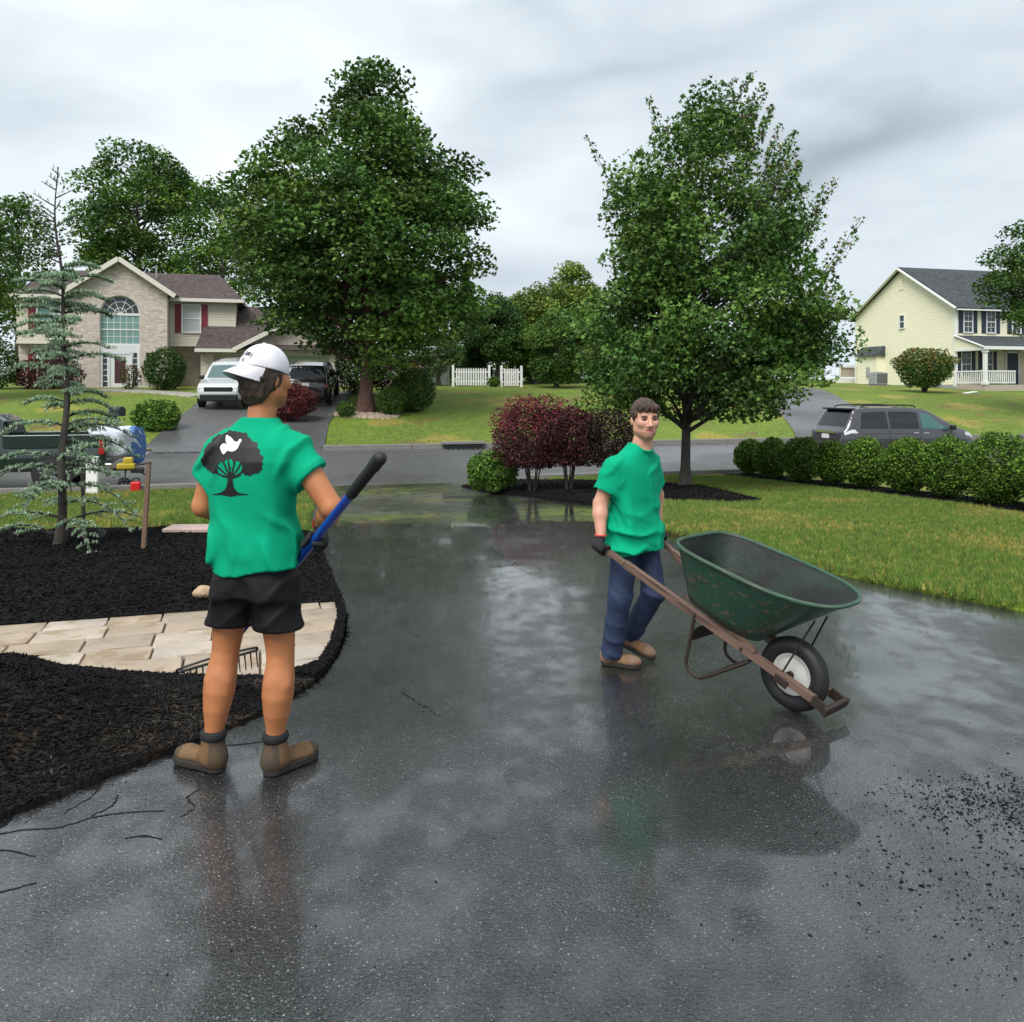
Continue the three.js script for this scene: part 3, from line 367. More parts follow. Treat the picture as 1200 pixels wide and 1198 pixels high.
tree({ name: 'maple_tree', label: 'leafy young maple with slim trunk in the black mulch bed beside the drive', pos: [3.81, treeBedH(3.81, 18.5) - 0.03, -18.5], seed: 101, trunkR: 0.115, trunkTop: 8.2, lean: [0.55, 0],
  tab: [[1.5, 1.0, 1.1], [1.85, 2.5, 2.1], [2.3, 2.8, 2.9], [3.1, 2.75, 3.45], [4.0, 2.55, 3.6], [4.95, 2.35, 3.2], [5.9, 2.2, 2.75], [6.8, 1.9, 2.1], [7.4, 1.4, 1.65], [7.95, 0.75, 1.2], [8.3, 0.25, 0.95], [8.5, -0.1, 0.8]],
  palette: [...GREEN, [0.085, 0.14, 0.035], [0.06, 0.115, 0.028]], clumps: 270, perClump: 210, clumpR: 0.66, leaf: 0.118, shape: 1, shoots: 44, limbs: 120, lumpy: [0.9, 0.16], pad: 0.55 });
tree({ name: 'broad_tree', label: 'tall broad dark tree with reddish trunk on the lawn across the street', pos: far(-6.05, 36), seed: 202, trunkR: 0.31, trunkTop: 13.5,
  tab: [[1.9, 1.2, 2.0], [2.6, 2.9, 3.2], [3.6, 4.4, 4.5], [5.0, 5.6, 5.2], [6.8, 6.5, 5.7], [8.3, 6.8, 5.5], [9.7, 6.2, 4.6], [10.8, 5.0, 4.3], [12.2, 3.2, 3.6], [13.6, 1.7, 2.2], [14.4, 1.0, 1.5], [15.1, 0.5, 0.8]],
  palette: [[0.026, 0.064, 0.015], [0.036, 0.08, 0.018], [0.05, 0.098, 0.022], [0.065, 0.115, 0.025], [0.08, 0.125, 0.028]], clumps: 270, perClump: 200, clumpR: 1.3, leaf: 0.235, lumpy: [0.84, 0.28], pad: 0.4, bark: M.redBark, limbs: 120 });
tree({ name: 'broad_tree', label: 'dense rounded tree rising behind the brick house', pos: far(-27.2, 62), seed: 303, trunkR: 0.4, tab: [[6, 3, 3], [8, 4.4, 4.6], [11, 5.2, 5.2], [14, 4.9, 4.7], [16, 3.6, 3.2], [17.2, 1.2, 1.0]], palette: [...GREEN, ...BRIGHT], clumps: 170, perClump: 130, clumpR: 1.25, leaf: 0.28, limbs: 40 });
tree({ name: 'broad_tree', label: 'pale green tree between the brick house and the tall dark tree', pos: far(-20.5, 60), seed: 313, trunkR: 0.3, tab: [[4, 2, 2], [7, 3.6, 3.6], [11, 3.4, 3.4], [13.5, 2, 2], [14.3, 0.6, 0.6]], palette: BRIGHT, clumps: 80, perClump: 120, clumpR: 1.1, leaf: 0.26, limbs: 24 });
tree({ name: 'broad_tree', label: 'tall dark tree at the left end of the brick house', pos: far(-22.6, 35.5), seed: 323, trunkR: 0.28, tab: [[1.5, 1, 1], [2.5, 2, 1.9], [4.5, 2.4, 2.3], [7, 2.3, 2.0], [9, 1.6, 1.3], [10.6, 0.5, 0.4]], palette: GREEN, clumps: 120, perClump: 120, clumpR: 0.8, leaf: 0.17, limbs: 40 });
tree({ name: 'broad_tree', label: 'leafy tree behind the left end of the brick house', pos: far(-33.5, 58), seed: 333, trunkR: 0.3, tab: [[3, 2, 2], [6, 3.6, 3.6], [10, 3.2, 3.2], [12.5, 1.4, 1.4]], palette: GREEN, clumps: 70, perClump: 120, clumpR: 1.1, leaf: 0.26, limbs: 20 });
tree({ name: 'broad_tree', label: 'leafy tree overhanging the street by the yellow house', pos: far(25.2, 40), seed: 343, trunkR: 0.28, tab: [[4.6, 1.2, 1.4], [5.3, 2.7, 2.8], [6.6, 3.1, 3.1], [8.2, 2.9, 2.9], [9.3, 1.7, 1.9], [10, 0.5, 0.8]], palette: GREEN, clumps: 120, perClump: 140, clumpR: 0.85, leaf: 0.18, limbs: 40 });
// the belt of trees beyond the picket fence
const belt = 'trees beyond the picket fence';
tree({ name: 'broad_tree', label: 'olive green bushy tree with a yellowish top beyond the picket fence', pos: far(1.4, 56), seed: 353, trunkR: 0.2, tab: [[0.8, 1.8, 1.8], [2.5, 2.9, 2.9], [4.5, 2.6, 2.6], [6, 1.5, 1.5], [6.9, 0.4, 0.4]], palette: OLIVE, clumps: 120, perClump: 170, clumpR: 0.85, leaf: 0.2, limbs: 20, group: belt });
tree({ name: 'broad_tree', label: 'yellowish green tree standing behind the young maple', pos: far(4.2, 60), seed: 363, trunkR: 0.2, tab: [[0.6, 2.4, 2], [3.5, 3.6, 3.0], [6.5, 2.8, 2.6], [8.2, 0.9, 0.9]], palette: OLIVE, clumps: 130, perClump: 170, clumpR: 0.95, leaf: 0.22, limbs: 20, group: belt });
tree({ name: 'broad_tree', label: 'dark low spreading tree just behind the picket fence', pos: far(-0.9, 53), seed: 373, trunkR: 0.18, tab: [[1.7, 1.4, 1.4], [2.4, 2.3, 2.3], [4, 2.2, 2.2], [5.4, 0.9, 0.9]], palette: DEEP, clumps: 100, perClump: 170, clumpR: 0.75, leaf: 0.17, limbs: 24, group: belt });
tree({ name: 'broad_tree', label: 'dark green tree beside the gap in the picket fence', pos: far(2.6, 49.5), seed: 383, trunkR: 0.15, tab: [[0.5, 1.3, 1.3], [1.6, 2.1, 2.1], [3.4, 2.0, 2.0], [4.6, 0.6, 0.6]], palette: GREEN, clumps: 90, perClump: 170, clumpR: 0.7, leaf: 0.16, limbs: 20, group: belt });
tree({ name: 'broad_tree', label: 'drooping grey green tree beside the white shed', pos: far(-4.4, 50.5), seed: 393, trunkR: 0.15, tab: [[0.3, 1.0, 1.0], [1.5, 1.5, 1.5], [4.5, 1.5, 1.5], [6.5, 0.5, 0.5]], palette: [[0.05, 0.085, 0.035], [0.065, 0.10, 0.04], [0.04, 0.07, 0.025]], clumps: 60, perClump: 130, clumpR: 0.6, leaf: 0.16, limbs: 20, group: belt });
tree({ name: 'broad_tree', label: 'deep green tree standing far behind the white shed', pos: far(-8.5, 64), seed: 403, trunkR: 0.2, tab: [[0.8, 2.5, 2.5], [3, 3.5, 3.5], [6, 3.2, 3.2], [8.5, 1.2, 1.2]], palette: DEEP, clumps: 90, perClump: 120, clumpR: 1.0, leaf: 0.22, limbs: 20, group: belt });
tree({ name: 'broad_tree', label: 'green tree peeping out low at the right of the young maple', pos: far(25.5, 74), seed: 413, trunkR: 0.2, tab: [[0.5, 1.6, 1.6], [2, 2.6, 2.6], [4.2, 1.8, 1.8], [5.2, 0.4, 0.4]], palette: GREEN, clumps: 50, perClump: 110, clumpR: 0.9, leaf: 0.24, limbs: 12 });

function needles(L, a, b, n, len, R, droop = 0.2, pal) { // short needles all round a twig
  for (let i = 0; i < n; i++) { const t = i / n, p = a.clone().lerp(b, t), q = V(R() - 0.5, R() - 0.5 + 0.12, R() - 0.5).normalize(), d = b.clone().sub(a).normalize().multiplyScalar(0.5).add(q).normalize(), c = pal[Math.floor(R() * pal.length)], f = 0.7 + 0.6 * R(), s = V(0, 1, 0).cross(d).normalize().multiplyScalar(len * 0.24), e = p.clone().addScaledVector(d, len * (0.7 + 0.6 * R())); L.p.push(p.x - s.x, p.y, p.z - s.z, p.x + s.x, p.y, p.z + s.z, e.x, e.y, e.z); for (let k = 0; k < 3; k++) L.c.push(c[0] * f, c[1] * f, c[2] * f); }
}
function conifer({ name, label, pos, h, r, seed, pal, tiers, perTier, needle, density, group, category = 'tree', trunkR = 0.1 }) {
  const t = thing(name, label, category, pos, 0, group), R = rng(seed), L = new Leaves(seed, pal), wood = [taperTube([V(0, -0.1, 0), V(0, h * 0.5, 0), V(0, h, 0)], [trunkR, trunkR * 0.6, 0.01], 8)];
  for (let i = 0; i < tiers; i++) { const k = i / tiers, y = h * (0.08 + 0.9 * k), rr = r * Math.pow(1 - k, 0.85) + 0.06; for (let j = 0; j < perTier; j++) { const a = R() * 6.28, s = V(0, y, 0), e = V(Math.cos(a) * rr, y - rr * 0.12, Math.sin(a) * rr); wood.push(bar(s, e, trunkR * 0.14 * (1 - k) + 0.006, 0.004, 4)); for (let q = 0; q < 4; q++) { const f = 0.25 + 0.22 * q, b = s.clone().lerp(e, f), w = rr * 0.35 * (1 - f * 0.6); for (const sd of [-1, 1]) needles(L, b, b.clone().add(V(-Math.sin(a) * w * sd + Math.cos(a) * w * 0.6, -w * 0.15, Math.cos(a) * w * sd + Math.sin(a) * w * 0.6)), density, needle, R, 0.2, pal); } needles(L, s, e, density * 3, needle, R, 0.2, pal); } }
  mesh('trunk', wood, M.bark, t); L.mesh('crown', t); return t;
}
conifer({ name: 'spruce_tree', label: 'dark bluish conifer beside the tall broad tree', pos: far(-3.1, 58), h: 8.4, r: 1.7, seed: 55, pal: [[0.02, 0.055, 0.035], [0.03, 0.07, 0.045]], tiers: 26, perTier: 9, needle: 0.26, density: 7, trunkR: 0.16, group: belt });
conifer({ name: 'spruce_tree', label: 'slim green conifer in front of the dark bluish conifer', pos: far(-2.3, 54), h: 5.6, r: 1.1, seed: 56, pal: [[0.028, 0.07, 0.03], [0.04, 0.09, 0.035]], tiers: 22, perTier: 8, needle: 0.2, density: 7, trunkR: 0.12, group: belt });

{ // young blue cedar in the near bed: open tiers of drooping, tufted branches on a thin crooked trunk
  const x0 = -4.79, d0 = 9.02, t = thing('cedar_tree', 'young blue green cedar with sparse drooping branches and bare leader', 'tree', [x0, backBedH(x0, d0) - 0.02, -d0]), R = rng(77), pal = [[0.27, 0.34, 0.35], [0.33, 0.40, 0.42], [0.21, 0.28, 0.28], [0.40, 0.46, 0.48], [0.15, 0.22, 0.2]], L = new Leaves(78, pal);
  const axis = (y) => V(0.06 * Math.sin(y * 1.3) + 0.012 * y + 0.02 * Math.sin(y * 5), y, 0.04 * Math.sin(y * 1.9)), tp = [], tr = [];
  for (let i = 0; i <= 26; i++) { const y = -0.05 + i * 0.156; tp.push(axis(y)); tr.push(Math.max(0.006, 0.047 * Math.pow(1 - i / 27, 0.9)) * (1 + 0.5 * Math.exp(-Math.max(0, y) * 5))); }
  const branches = [];
  const limb = (y, a, len, droop, bare) => {
    const s = axis(y), pts = [], n = 8; for (let i = 0; i <= n; i++) { const k = i / n, w = 0.03 * len * Math.sin(k * 5 + a * 3); pts.push(s.clone().add(V(Math.cos(a) * len * k - Math.sin(a) * w, len * (0.18 * Math.sin(k * 2.2) - droop * k * k), Math.sin(a) * len * k + Math.cos(a) * w))); }
    branches.push(taperTube(pts, pts.map((_, i) => 0.013 * (len + 0.25) * (1 - i / (n + 1)) + 0.0025), 5));
    if (bare) { for (let i = 2; i < n; i++) if (R() < 0.75) needles(L, pts[i], pts[i].clone().add(V((R() - 0.5) * 0.06, 0.04, (R() - 0.5) * 0.06)), 12, 0.02, R, 0, pal); return; }
    for (let i = 1; i <= n; i++) {
      if (i < n) needles(L, pts[i], pts[i + 1] ?? pts[i], 46, 0.026, R, 0, pal);
      if (R() < 0.18) continue;
      for (const sd of [-1, 1]) { const w = len * (0.16 + 0.16 * R()) * (1.1 - i / n * 0.7) + 0.03, dir = V(Math.cos(a + sd * (0.7 + 0.5 * R())), -0.18 + 0.3 * (R() - 0.5), Math.sin(a + sd * (0.7 + 0.5 * R()))), e = pts[i].clone().addScaledVector(dir, w); branches.push(bar(pts[i], e, 0.0035, 0.0015, 4)); const m = Math.ceil(w / 0.028); for (let q = 0; q < m; q++) { const c = pts[i].clone().lerp(e, (q + R()) / m).add(V(0, 0.006, 0)); needles(L, c, c.clone().add(V((R() - 0.5) * 0.02, 0.018, (R() - 0.5) * 0.02)), 13, 0.026, R, 0, pal); } }
    }
  };
  for (let y = 0.22; y < 2.95; y += 0.085) { const k = y / 2.95, len = (0.34 + 0.52 * Math.pow(1 - k, 0.7)) * (0.7 + 0.5 * R()), n = R() < 0.75 ? 2 : 1; for (let j = 0; j < n; j++) { if (y < 0.5 && R() < 0.4) continue; limb(y + R() * 0.05, R() * 6.28, len * (y > 1.35 && y < 1.7 ? 0.8 : 1), 0.12 + 0.4 * R() * (1 - k), false); } }
  limb(0.12, 3.3, 0.75, 0.12, false); limb(0.3, 2.9, 0.85, 0.25, false); limb(0.45, 0.1, 0.75, 0.5, false); limb(0.62, -0.2, 0.7, 0.55, false);
  for (let y = 2.2; y < 2.9; y += 0.09) limb(y, 3.3 + (R() - 0.5) * 0.9, 0.45, 0.05, false);
  for (let y = 3.0; y < 3.95; y += 0.085) { limb(y, R() < 0.75 ? 3.14 + (R() - 0.5) * 0.9 : R() * 6.28, 0.34 * (1.02 - (y - 3) / 1.05) + 0.05, -0.45, true); if (R() < 0.6) limb(y + 0.04, R() * 6.28, 0.24 * (1.02 - (y - 3) / 1.05) + 0.04, -0.35, y > 3.4); }
  mesh('trunk', taperTube(tp, tr, 10), M.bark, t); mesh('branches', branches, M.bark, t); L.mesh('needles', t);
}

// shrubs: leaves through the outer part of a lumpy dome on a fan of stems
function shrub({ name, label, pos, rx, ry, rz, cy, seed, palette, n, leaf, stems = 5, stemR = 0.02, group, category = 'shrub', lump = 0.16, flatTop = 0, newTint, crownFrom, stemMat = M.twig, fill = 0.45, vase = 0, at, shape = 0 }) {
  const t = thing(name, label, category, pos, 0, group), R = rng(seed), L = new Leaves(seed + 5, palette, shape), wood = [];
  for (let i = 0; i < n; i++) {
    let u, v, w, q; do { u = R() * 2 - 1; v = R() * 2 - 1; w = R() * 2 - 1; q = Math.hypot(u, v, w); } while (q > 1 || q < 0.01);
    const k = mixn(fill, 1, Math.pow(R(), 0.45)), f = k / q * (1 - lump + 2 * lump * noise3(u / q * 2.6 + seed, v / q * 2.6, w / q * 2.6) + lump * 0.5 * (noise3(u / q * 7, v / q * 7, w / q * 7 + seed) - 0.5)); u *= f; v *= f; w *= f;
    if (flatTop && v > flatTop) v = flatTop + (v - flatTop) * 0.35;
    const y = cy + v * ry, taper = vase ? mixn(1, clamp((y - crownFrom) / (cy + ry - crownFrom)) * 0.75 + 0.32, vase) : 1; if (y < (crownFrom ?? 0.02)) continue;
    const c = newTint && R() < newTint[1] * ss(0.55, 0.95, k) * (v > 0.2 ? 1 : 0.25) ? newTint[0].map((e) => e * (0.7 + 0.6 * R())) : undefined;
    L.add(u * rx * taper, y, w * rz * taper, leaf, 0.8, c);
  }
  for (let i = 0; i < stems; i++) { const a = i / stems * 6.28 + R(), e = V(Math.cos(a) * rx * 0.62 * (0.5 + 0.6 * R()), cy + ry * (0.1 + 0.5 * R()), Math.sin(a) * rz * 0.62 * (0.5 + 0.6 * R())), s = V(Math.cos(a) * 0.05, -0.06, Math.sin(a) * 0.05), m = s.clone().lerp(e, 0.5).add(V(-Math.cos(a) * rx * 0.06, 0.05, -Math.sin(a) * rz * 0.06)); wood.push(taperTube([s, s.clone().lerp(m, 0.6), m, m.clone().lerp(e, 0.6), e], [stemR, stemR * 0.85, stemR * 0.7, stemR * 0.5, stemR * 0.25], 6)); for (let k = 0; k < 2; k++) { const b = a + (R() - 0.5) * 1.6, e2 = V(Math.cos(b) * rx * 0.7, cy + ry * (0.3 * R() + 0.1), Math.sin(b) * rz * 0.7); wood.push(taperTube([m, m.clone().lerp(e2, 0.5).add(V(0, 0.04, 0)), e2], [stemR * 0.6, stemR * 0.45, stemR * 0.2], 5)); } }
  mesh('stems', wood, stemMat, t); L.mesh('foliage', t); return t;
}
const BOX = [[0.04, 0.085, 0.012], [0.065, 0.12, 0.016], [0.09, 0.155, 0.022], [0.115, 0.18, 0.03], [0.03, 0.065, 0.012]], PURPLE = [[0.035, 0.011, 0.016], [0.055, 0.014, 0.022], [0.022, 0.01, 0.013], [0.075, 0.018, 0.028]];
{ // clipped boxwoods in a row along the lawn
  const ratios = [0.279, 0.304, 0.34, 0.378, 0.413, 0.464, 0.512, 0.571, 0.63], R = rng(91);
  const said = ['at the street end of the row', 'second from the street end of the row', 'third from the street end of the row', 'fourth from the street end of the row', 'fifth from the street end of the row', 'sixth from the street end of the row', 'seventh from the street end of the row', 'eighth from the street end of the row', 'last of the row, farthest from the street'];
  ratios.forEach((q, i) => { const d = 9.735 / (q + 0.145), x = q * d, s = [0.92, 0.95, 0.98, 0.95, 1.0, 1.0, 1.05, 1.08, 1.05][i]; shrub({ name: 'boxwood_shrub', label: 'round clipped green boxwood, ' + said[i], pos: [x, hedgeBedH(x, d) - 0.02, -d], rx: (0.45 + 0.05 * R()) * s, ry: (0.49 + 0.06 * R()) * s, rz: 0.46 * s, cy: 0.54 * s, seed: 500 + i * 7, palette: BOX, n: i > 4 ? 9000 : 6500, leaf: i > 4 ? 0.05 : 0.06, stems: 5, stemR: 0.022, group: 'clipped boxwoods in a row along the lawn', lump: 0.13, fill: 0.5 }); });
}
const bed = (x, d) => [x, treeBedH(x, d) - 0.02, -d], purple = 'purple barberries in the mulch bed';
shrub({ name: 'barberry_shrub', label: 'purple barberry with bright red top and bare lower stems, beside the green shrub', pos: bed(0.42, 17.9), rx: 0.98, ry: 0.84, rz: 0.8, cy: 1.14, seed: 600, palette: PURPLE, n: 13000, leaf: 0.055, stems: 9, stemR: 0.016, crownFrom: 0.5, newTint: [[0.15, 0.02, 0.045], 0.7], lump: 0.26, group: purple, vase: 0.35, fill: 0.35 });
shrub({ name: 'barberry_shrub', label: 'dark purple barberry in the middle of the three barberries', pos: bed(1.17, 17.6), rx: 0.8, ry: 0.72, rz: 0.75, cy: 1.06, seed: 610, palette: PURPLE, n: 11000, leaf: 0.055, stems: 9, stemR: 0.016, crownFrom: 0.5, newTint: [[0.09, 0.018, 0.035], 0.35], lump: 0.26, group: purple, vase: 0.35, fill: 0.35 });
shrub({ name: 'barberry_shrub', label: 'darkest purple barberry, the one next to the maple trunk', pos: bed(1.95, 17.4), rx: 0.74, ry: 0.64, rz: 0.7, cy: 1.02, seed: 620, palette: [[0.018, 0.011, 0.013], [0.03, 0.013, 0.017], [0.025, 0.02, 0.012]], n: 6500, leaf: 0.055, stems: 8, stemR: 0.016, crownFrom: 0.5, lump: 0.26, group: purple, vase: 0.35, fill: 0.35 });
shrub({ name: 'round_shrub', label: 'low bright green leafy shrub at the foot of the purple barberry', pos: bed(-0.42, 18.6), rx: 0.58, ry: 0.46, rz: 0.5, cy: 0.46, seed: 630, palette: BRIGHT, n: 4500, leaf: 0.075, lump: 0.18 });
shrub({ name: 'burning_bush', label: 'wide vase shaped bush with reddish top in front of the yellow house', pos: far(24.2, 50), rx: 2.0, ry: 1.15, rz: 1.7, cy: 1.45, seed: 640, palette: [...GREEN, [0.075, 0.085, 0.02]], n: 9000, leaf: 0.13, stems: 14, stemR: 0.04, crownFrom: 0.3, vase: 0.45, lump: 0.24, newTint: [[0.13, 0.07, 0.025], 0.4] });
shrub({ name: 'round_shrub', label: 'small round green shrub beside the porch of the yellow house', pos: far(30.4, 54), rx: 0.6, ry: 0.5, rz: 0.55, cy: 0.48, seed: 650, palette: BRIGHT, n: 1500, leaf: 0.1 });
shrub({ name: 'barberry_shrub', label: 'dark red barberry beside the parked cars across the street', pos: far(-8.6, 33.2), rx: 1.0, ry: 0.75, rz: 0.8, cy: 0.8, seed: 660, palette: [[0.09, 0.016, 0.026], [0.13, 0.022, 0.035], [0.05, 0.012, 0.018]], n: 4500, leaf: 0.1, lump: 0.2 });
shrub({ name: 'round_shrub', label: 'little dark ball shaped shrub in front of the tall dark tree', pos: far(-6.75, 34.6), rx: 0.38, ry: 0.32, rz: 0.38, cy: 0.32, seed: 670, palette: GREEN, n: 1200, leaf: 0.08 });
shrub({ name: 'round_shrub', label: 'large clipped green mound right of the tall dark tree', pos: far(-4.2, 36.3), rx: 0.98, ry: 0.95, rz: 0.9, cy: 0.95, seed: 680, palette: DEEP, n: 5200, leaf: 0.09, lump: 0.1 });
shrub({ name: 'round_shrub', label: 'smaller green shrub leaning against the large clipped mound', pos: far(-4.95, 35.3), rx: 0.6, ry: 0.62, rz: 0.6, cy: 0.62, seed: 690, palette: GREEN, n: 3200, leaf: 0.08 });
shrub({ name: 'round_shrub', label: 'golden yellow shrub showing above the large clipped mound', pos: far(-4.55, 37.8), rx: 0.62, ry: 0.9, rz: 0.6, cy: 1.05, seed: 700, palette: [[0.30, 0.26, 0.02], [0.24, 0.23, 0.02], [0.36, 0.30, 0.03]], n: 2600, leaf: 0.08 });
shrub({ name: 'barberry_shrub', label: 'dark maroon shrub behind the golden yellow shrub', pos: far(-5.6, 41), rx: 1.5, ry: 0.9, rz: 0.9, cy: 1.0, seed: 710, palette: PURPLE, n: 3600, leaf: 0.12 });
shrub({ name: 'round_shrub', label: 'tall dark evergreen shrub between the front porch and the garage', pos: far(-17.2, 42.2), rx: 1.05, ry: 1.1, rz: 0.9, cy: 1.05, seed: 720, palette: DEEP, n: 4200, leaf: 0.12, lump: 0.1 });
shrub({ name: 'round_shrub', label: 'small twiggy reddish shrub beside the front door', pos: far(-18.6, 41.6), rx: 0.5, ry: 0.62, rz: 0.5, cy: 0.65, seed: 730, palette: [[0.06, 0.05, 0.025], [0.10, 0.045, 0.035], [0.05, 0.07, 0.02]], n: 700, leaf: 0.1 });
shrub({ name: 'barberry_shrub', label: 'wide dark maroon shrub below the left windows of the brick house', pos: far(-22.9, 41.8), rx: 1.9, ry: 0.8, rz: 0.9, cy: 0.75, seed: 740, palette: [[0.06, 0.016, 0.022], [0.085, 0.02, 0.03], [0.035, 0.012, 0.016]], n: 4500, leaf: 0.12 });
shrub({ name: 'round_shrub', label: 'dark green shrub at the left corner of the brick house', pos: far(-25.0, 41), rx: 1.2, ry: 1.3, rz: 1.0, cy: 1.2, seed: 750, palette: DEEP, n: 3600, leaf: 0.13 });
shrub({ name: 'round_shrub', label: 'fresh green clump of perennials by the mailbox', pos: far(-12.9, 30.9), rx: 0.95, ry: 0.62, rz: 0.6, cy: 0.5, seed: 760, palette: BRIGHT, n: 2600, leaf: 0.12, lump: 0.2 });
shrub({ name: 'round_shrub', label: 'dark shrub beside the garage corner behind the tall tree', pos: far(-7.7, 41.5), rx: 1.0, ry: 1.3, rz: 0.9, cy: 1.25, seed: 770, palette: DEEP, n: 3600, leaf: 0.12 });
for (const [x, d, s, p, lb] of [[-5.6, 57, 1.25, GREEN, 'tall bushy shrub behind the left end of the picket fence'], [-0.6, 60, 1.35, OLIVE, 'tall olive shrub behind the gap of the picket fence'], [3.4, 63, 1.5, BRIGHT, 'tall light green shrub behind the short fence run'], [7.6, 62, 1.4, GREEN, 'tall green shrub low behind the maple trunk']]) shrub({ name: 'tall_shrub', label: lb, pos: far(x, d), rx: 2.4 * s, ry: 1.35 * s, rz: 1.2 * s, cy: 1.2 * s, seed: 800 + Math.round(d * 3 + x), palette: p, n: 4200, leaf: 0.24, lump: 0.24 });
shrub({ name: 'round_shrub', label: 'small shrub in the gap of the picket fence', pos: far(-1.05, 49.6), rx: 0.38, ry: 0.32, rz: 0.35, cy: 0.3, seed: 780, palette: BRIGHT, n: 700, leaf: 0.1 });
{ // pale stones round the foot of the tall tree
  const g = new THREE.DodecahedronGeometry(0.075, 0), R0 = rng(4); const p = g.attributes.position; for (let i = 0; i < p.count; i++) p.setY(i, p.getY(i) * 0.6);
  scatter('stone_bed', 'pale pinkish stones round the foot of the tall tree across the street', 'stones', 1100, g, mat([1, 1, 1], 0.8), (R) => { const x = -6.0 + gauss(R) * 0.95, d = 35.0 + gauss(R) * 0.4; const k = 0.7 + 0.5 * R(); return { x, y: Hd(x, d) + 0.12, z: -d, rx: R() * 3, s: 0.6 + R() * 0.8, c: [0.42 * k, 0.33 * k, 0.26 * k] }; }, 41);
}
// ---------------------------------------------------------------- houses, fence, posts
function metreUV(g) { const o = plain(g), p = o.attributes.position, n = o.attributes.normal, u = o.attributes.uv; for (let i = 0; i < p.count; i++) { const a = Math.abs(n.getX(i)), b = Math.abs(n.getY(i)), c = Math.abs(n.getZ(i)); if (b > a && b > c) u.setXY(i, p.getX(i), p.getZ(i)); else if (a > c) u.setXY(i, p.getZ(i), p.getY(i)); else u.setXY(i, p.getX(i), p.getY(i)); } return o; }
const mx = (list) => metreUV(merge(list));
const brickTex = tex(512, 512, (x, y, o) => { const rows = 32, cols = 10, r = Math.floor(y * rows), fy = y * rows - r, cx = x * cols + (r % 2) * 0.5, c = Math.floor(cx), fx = cx - c, joint = fy < 0.12 || fx < 0.045, k = hashI(c, r, 640, 3), q = 0.85 + 0.35 * tfbm(x, y, 16, 3, 5); const a = joint ? [0.48, 0.45, 0.41] : k > 0.8 ? [0.47, 0.38, 0.33] : k < 0.25 ? [0.57, 0.51, 0.45] : [0.53, 0.455, 0.395]; for (let i = 0; i < 3; i++) o[i] = toS(a[i] * q * (0.9 + 0.2 * hashI(c, r, 640, 4))); }, true);
brickTex.repeat.set(1 / 2.2, 1 / 2.2);
const sidingBump = tex(64, 256, (x, y, o) => { const f = (y * 8) % 1; o[0] = o[1] = o[2] = 1 - f; }); sidingBump.repeat.set(1, 1 / 1.2);
const shingleTex = tex(512, 512, (x, y, o) => { const rows = 28, r = Math.floor(y * rows), fy = y * rows - r, cx = x * 22 + hashI(0, r, 28, 2) * 5, c = Math.floor(cx), k = hashI(c, r, 400, 3), v = (0.6 + 0.55 * k) * (fy < 0.12 ? 0.6 : 1) * (0.85 + 0.3 * tfbm(x, y, 6, 4, 9)); o[0] = o[1] = o[2] = toS(v * 0.5); }, true);
shingleTex.repeat.set(1 / 4, 1 / 4);
Object.assign(M, {
  brick: mat([1, 1, 1], 0.9, { map: brickTex }), cream: mat([0.60, 0.56, 0.45], 0.6, { bumpMap: sidingBump, bumpScale: 0.018 }), yellow: mat([0.76, 0.73, 0.54], 0.6, { bumpMap: sidingBump, bumpScale: 0.018 }),
  brownRoof: mat([0.16, 0.115, 0.11], 0.9, { map: shingleTex }), slateRoof: mat([0.105, 0.125, 0.135], 0.9, { map: shingleTex }), white: mat([0.74, 0.74, 0.72], 0.5), trim: mat([0.66, 0.63, 0.55], 0.55), redShutter: mat([0.22, 0.035, 0.045], 0.6), blueShutter: mat([0.028, 0.045, 0.07], 0.6),
  glass: phys([0.03, 0.045, 0.05], 0.06, { specularIntensity: 1 }), tealGlass: phys([0.16, 0.29, 0.27], 0.08), blind: mat([0.45, 0.47, 0.45], 0.4), door: mat([0.70, 0.71, 0.72], 0.45), mahogany: mat([0.07, 0.025, 0.025], 0.35), deckBoard: mat([0.42, 0.36, 0.3], 0.9), grey: mat([0.3, 0.31, 0.32], 0.6), black: mat([0.012, 0.012, 0.013], 0.5), stoneStep: mat([0.22, 0.16, 0.12], 0.85),
});
// a window: frame (part) with pane and bars (sub-parts); face is +z
function win(house, x, y, z, w, h, { glass = M.glass, frame = M.white, nx = 2, ny = 2, name = 'window', turn = 0, fw = 0.07 } = {}) {
  const f = mesh(name, [bx(-w / 2 - fw, w / 2 + fw, h / 2, h / 2 + fw, 0, 0.06), bx(-w / 2 - fw, w / 2 + fw, -h / 2 - fw, -h / 2, 0, 0.08), bx(-w / 2 - fw, -w / 2, -h / 2, h / 2, 0, 0.06), bx(w / 2, w / 2 + fw, -h / 2, h / 2, 0, 0.06), bx(-w / 2, w / 2, -0.03, 0.03, 0.02, 0.05)], frame, house);
  f.position.set(x, y, z); f.rotation.y = turn;
  for (let j = 0; j < 2; j++) mesh('pane', bx(-w / 2, w / 2, j ? 0.03 : -h / 2, j ? h / 2 : -0.03, 0.006, 0.02), glass, f);
  const bars = []; for (let i = 1; i < nx; i++) bars.push(bx(-w / 2 + (w * i) / nx - 0.012, -w / 2 + (w * i) / nx + 0.012, -h / 2, h / 2, 0.021, 0.036)); for (let i = 1; i < ny * 2; i++) if (i !== ny) bars.push(bx(-w / 2, w / 2, -h / 2 + (h * i) / (2 * ny) - 0.012, -h / 2 + (h * i) / (2 * ny) + 0.012, 0.022, 0.034));
  if (bars.length) mesh('glazing_bars', bars, frame, f);
  return f;
}
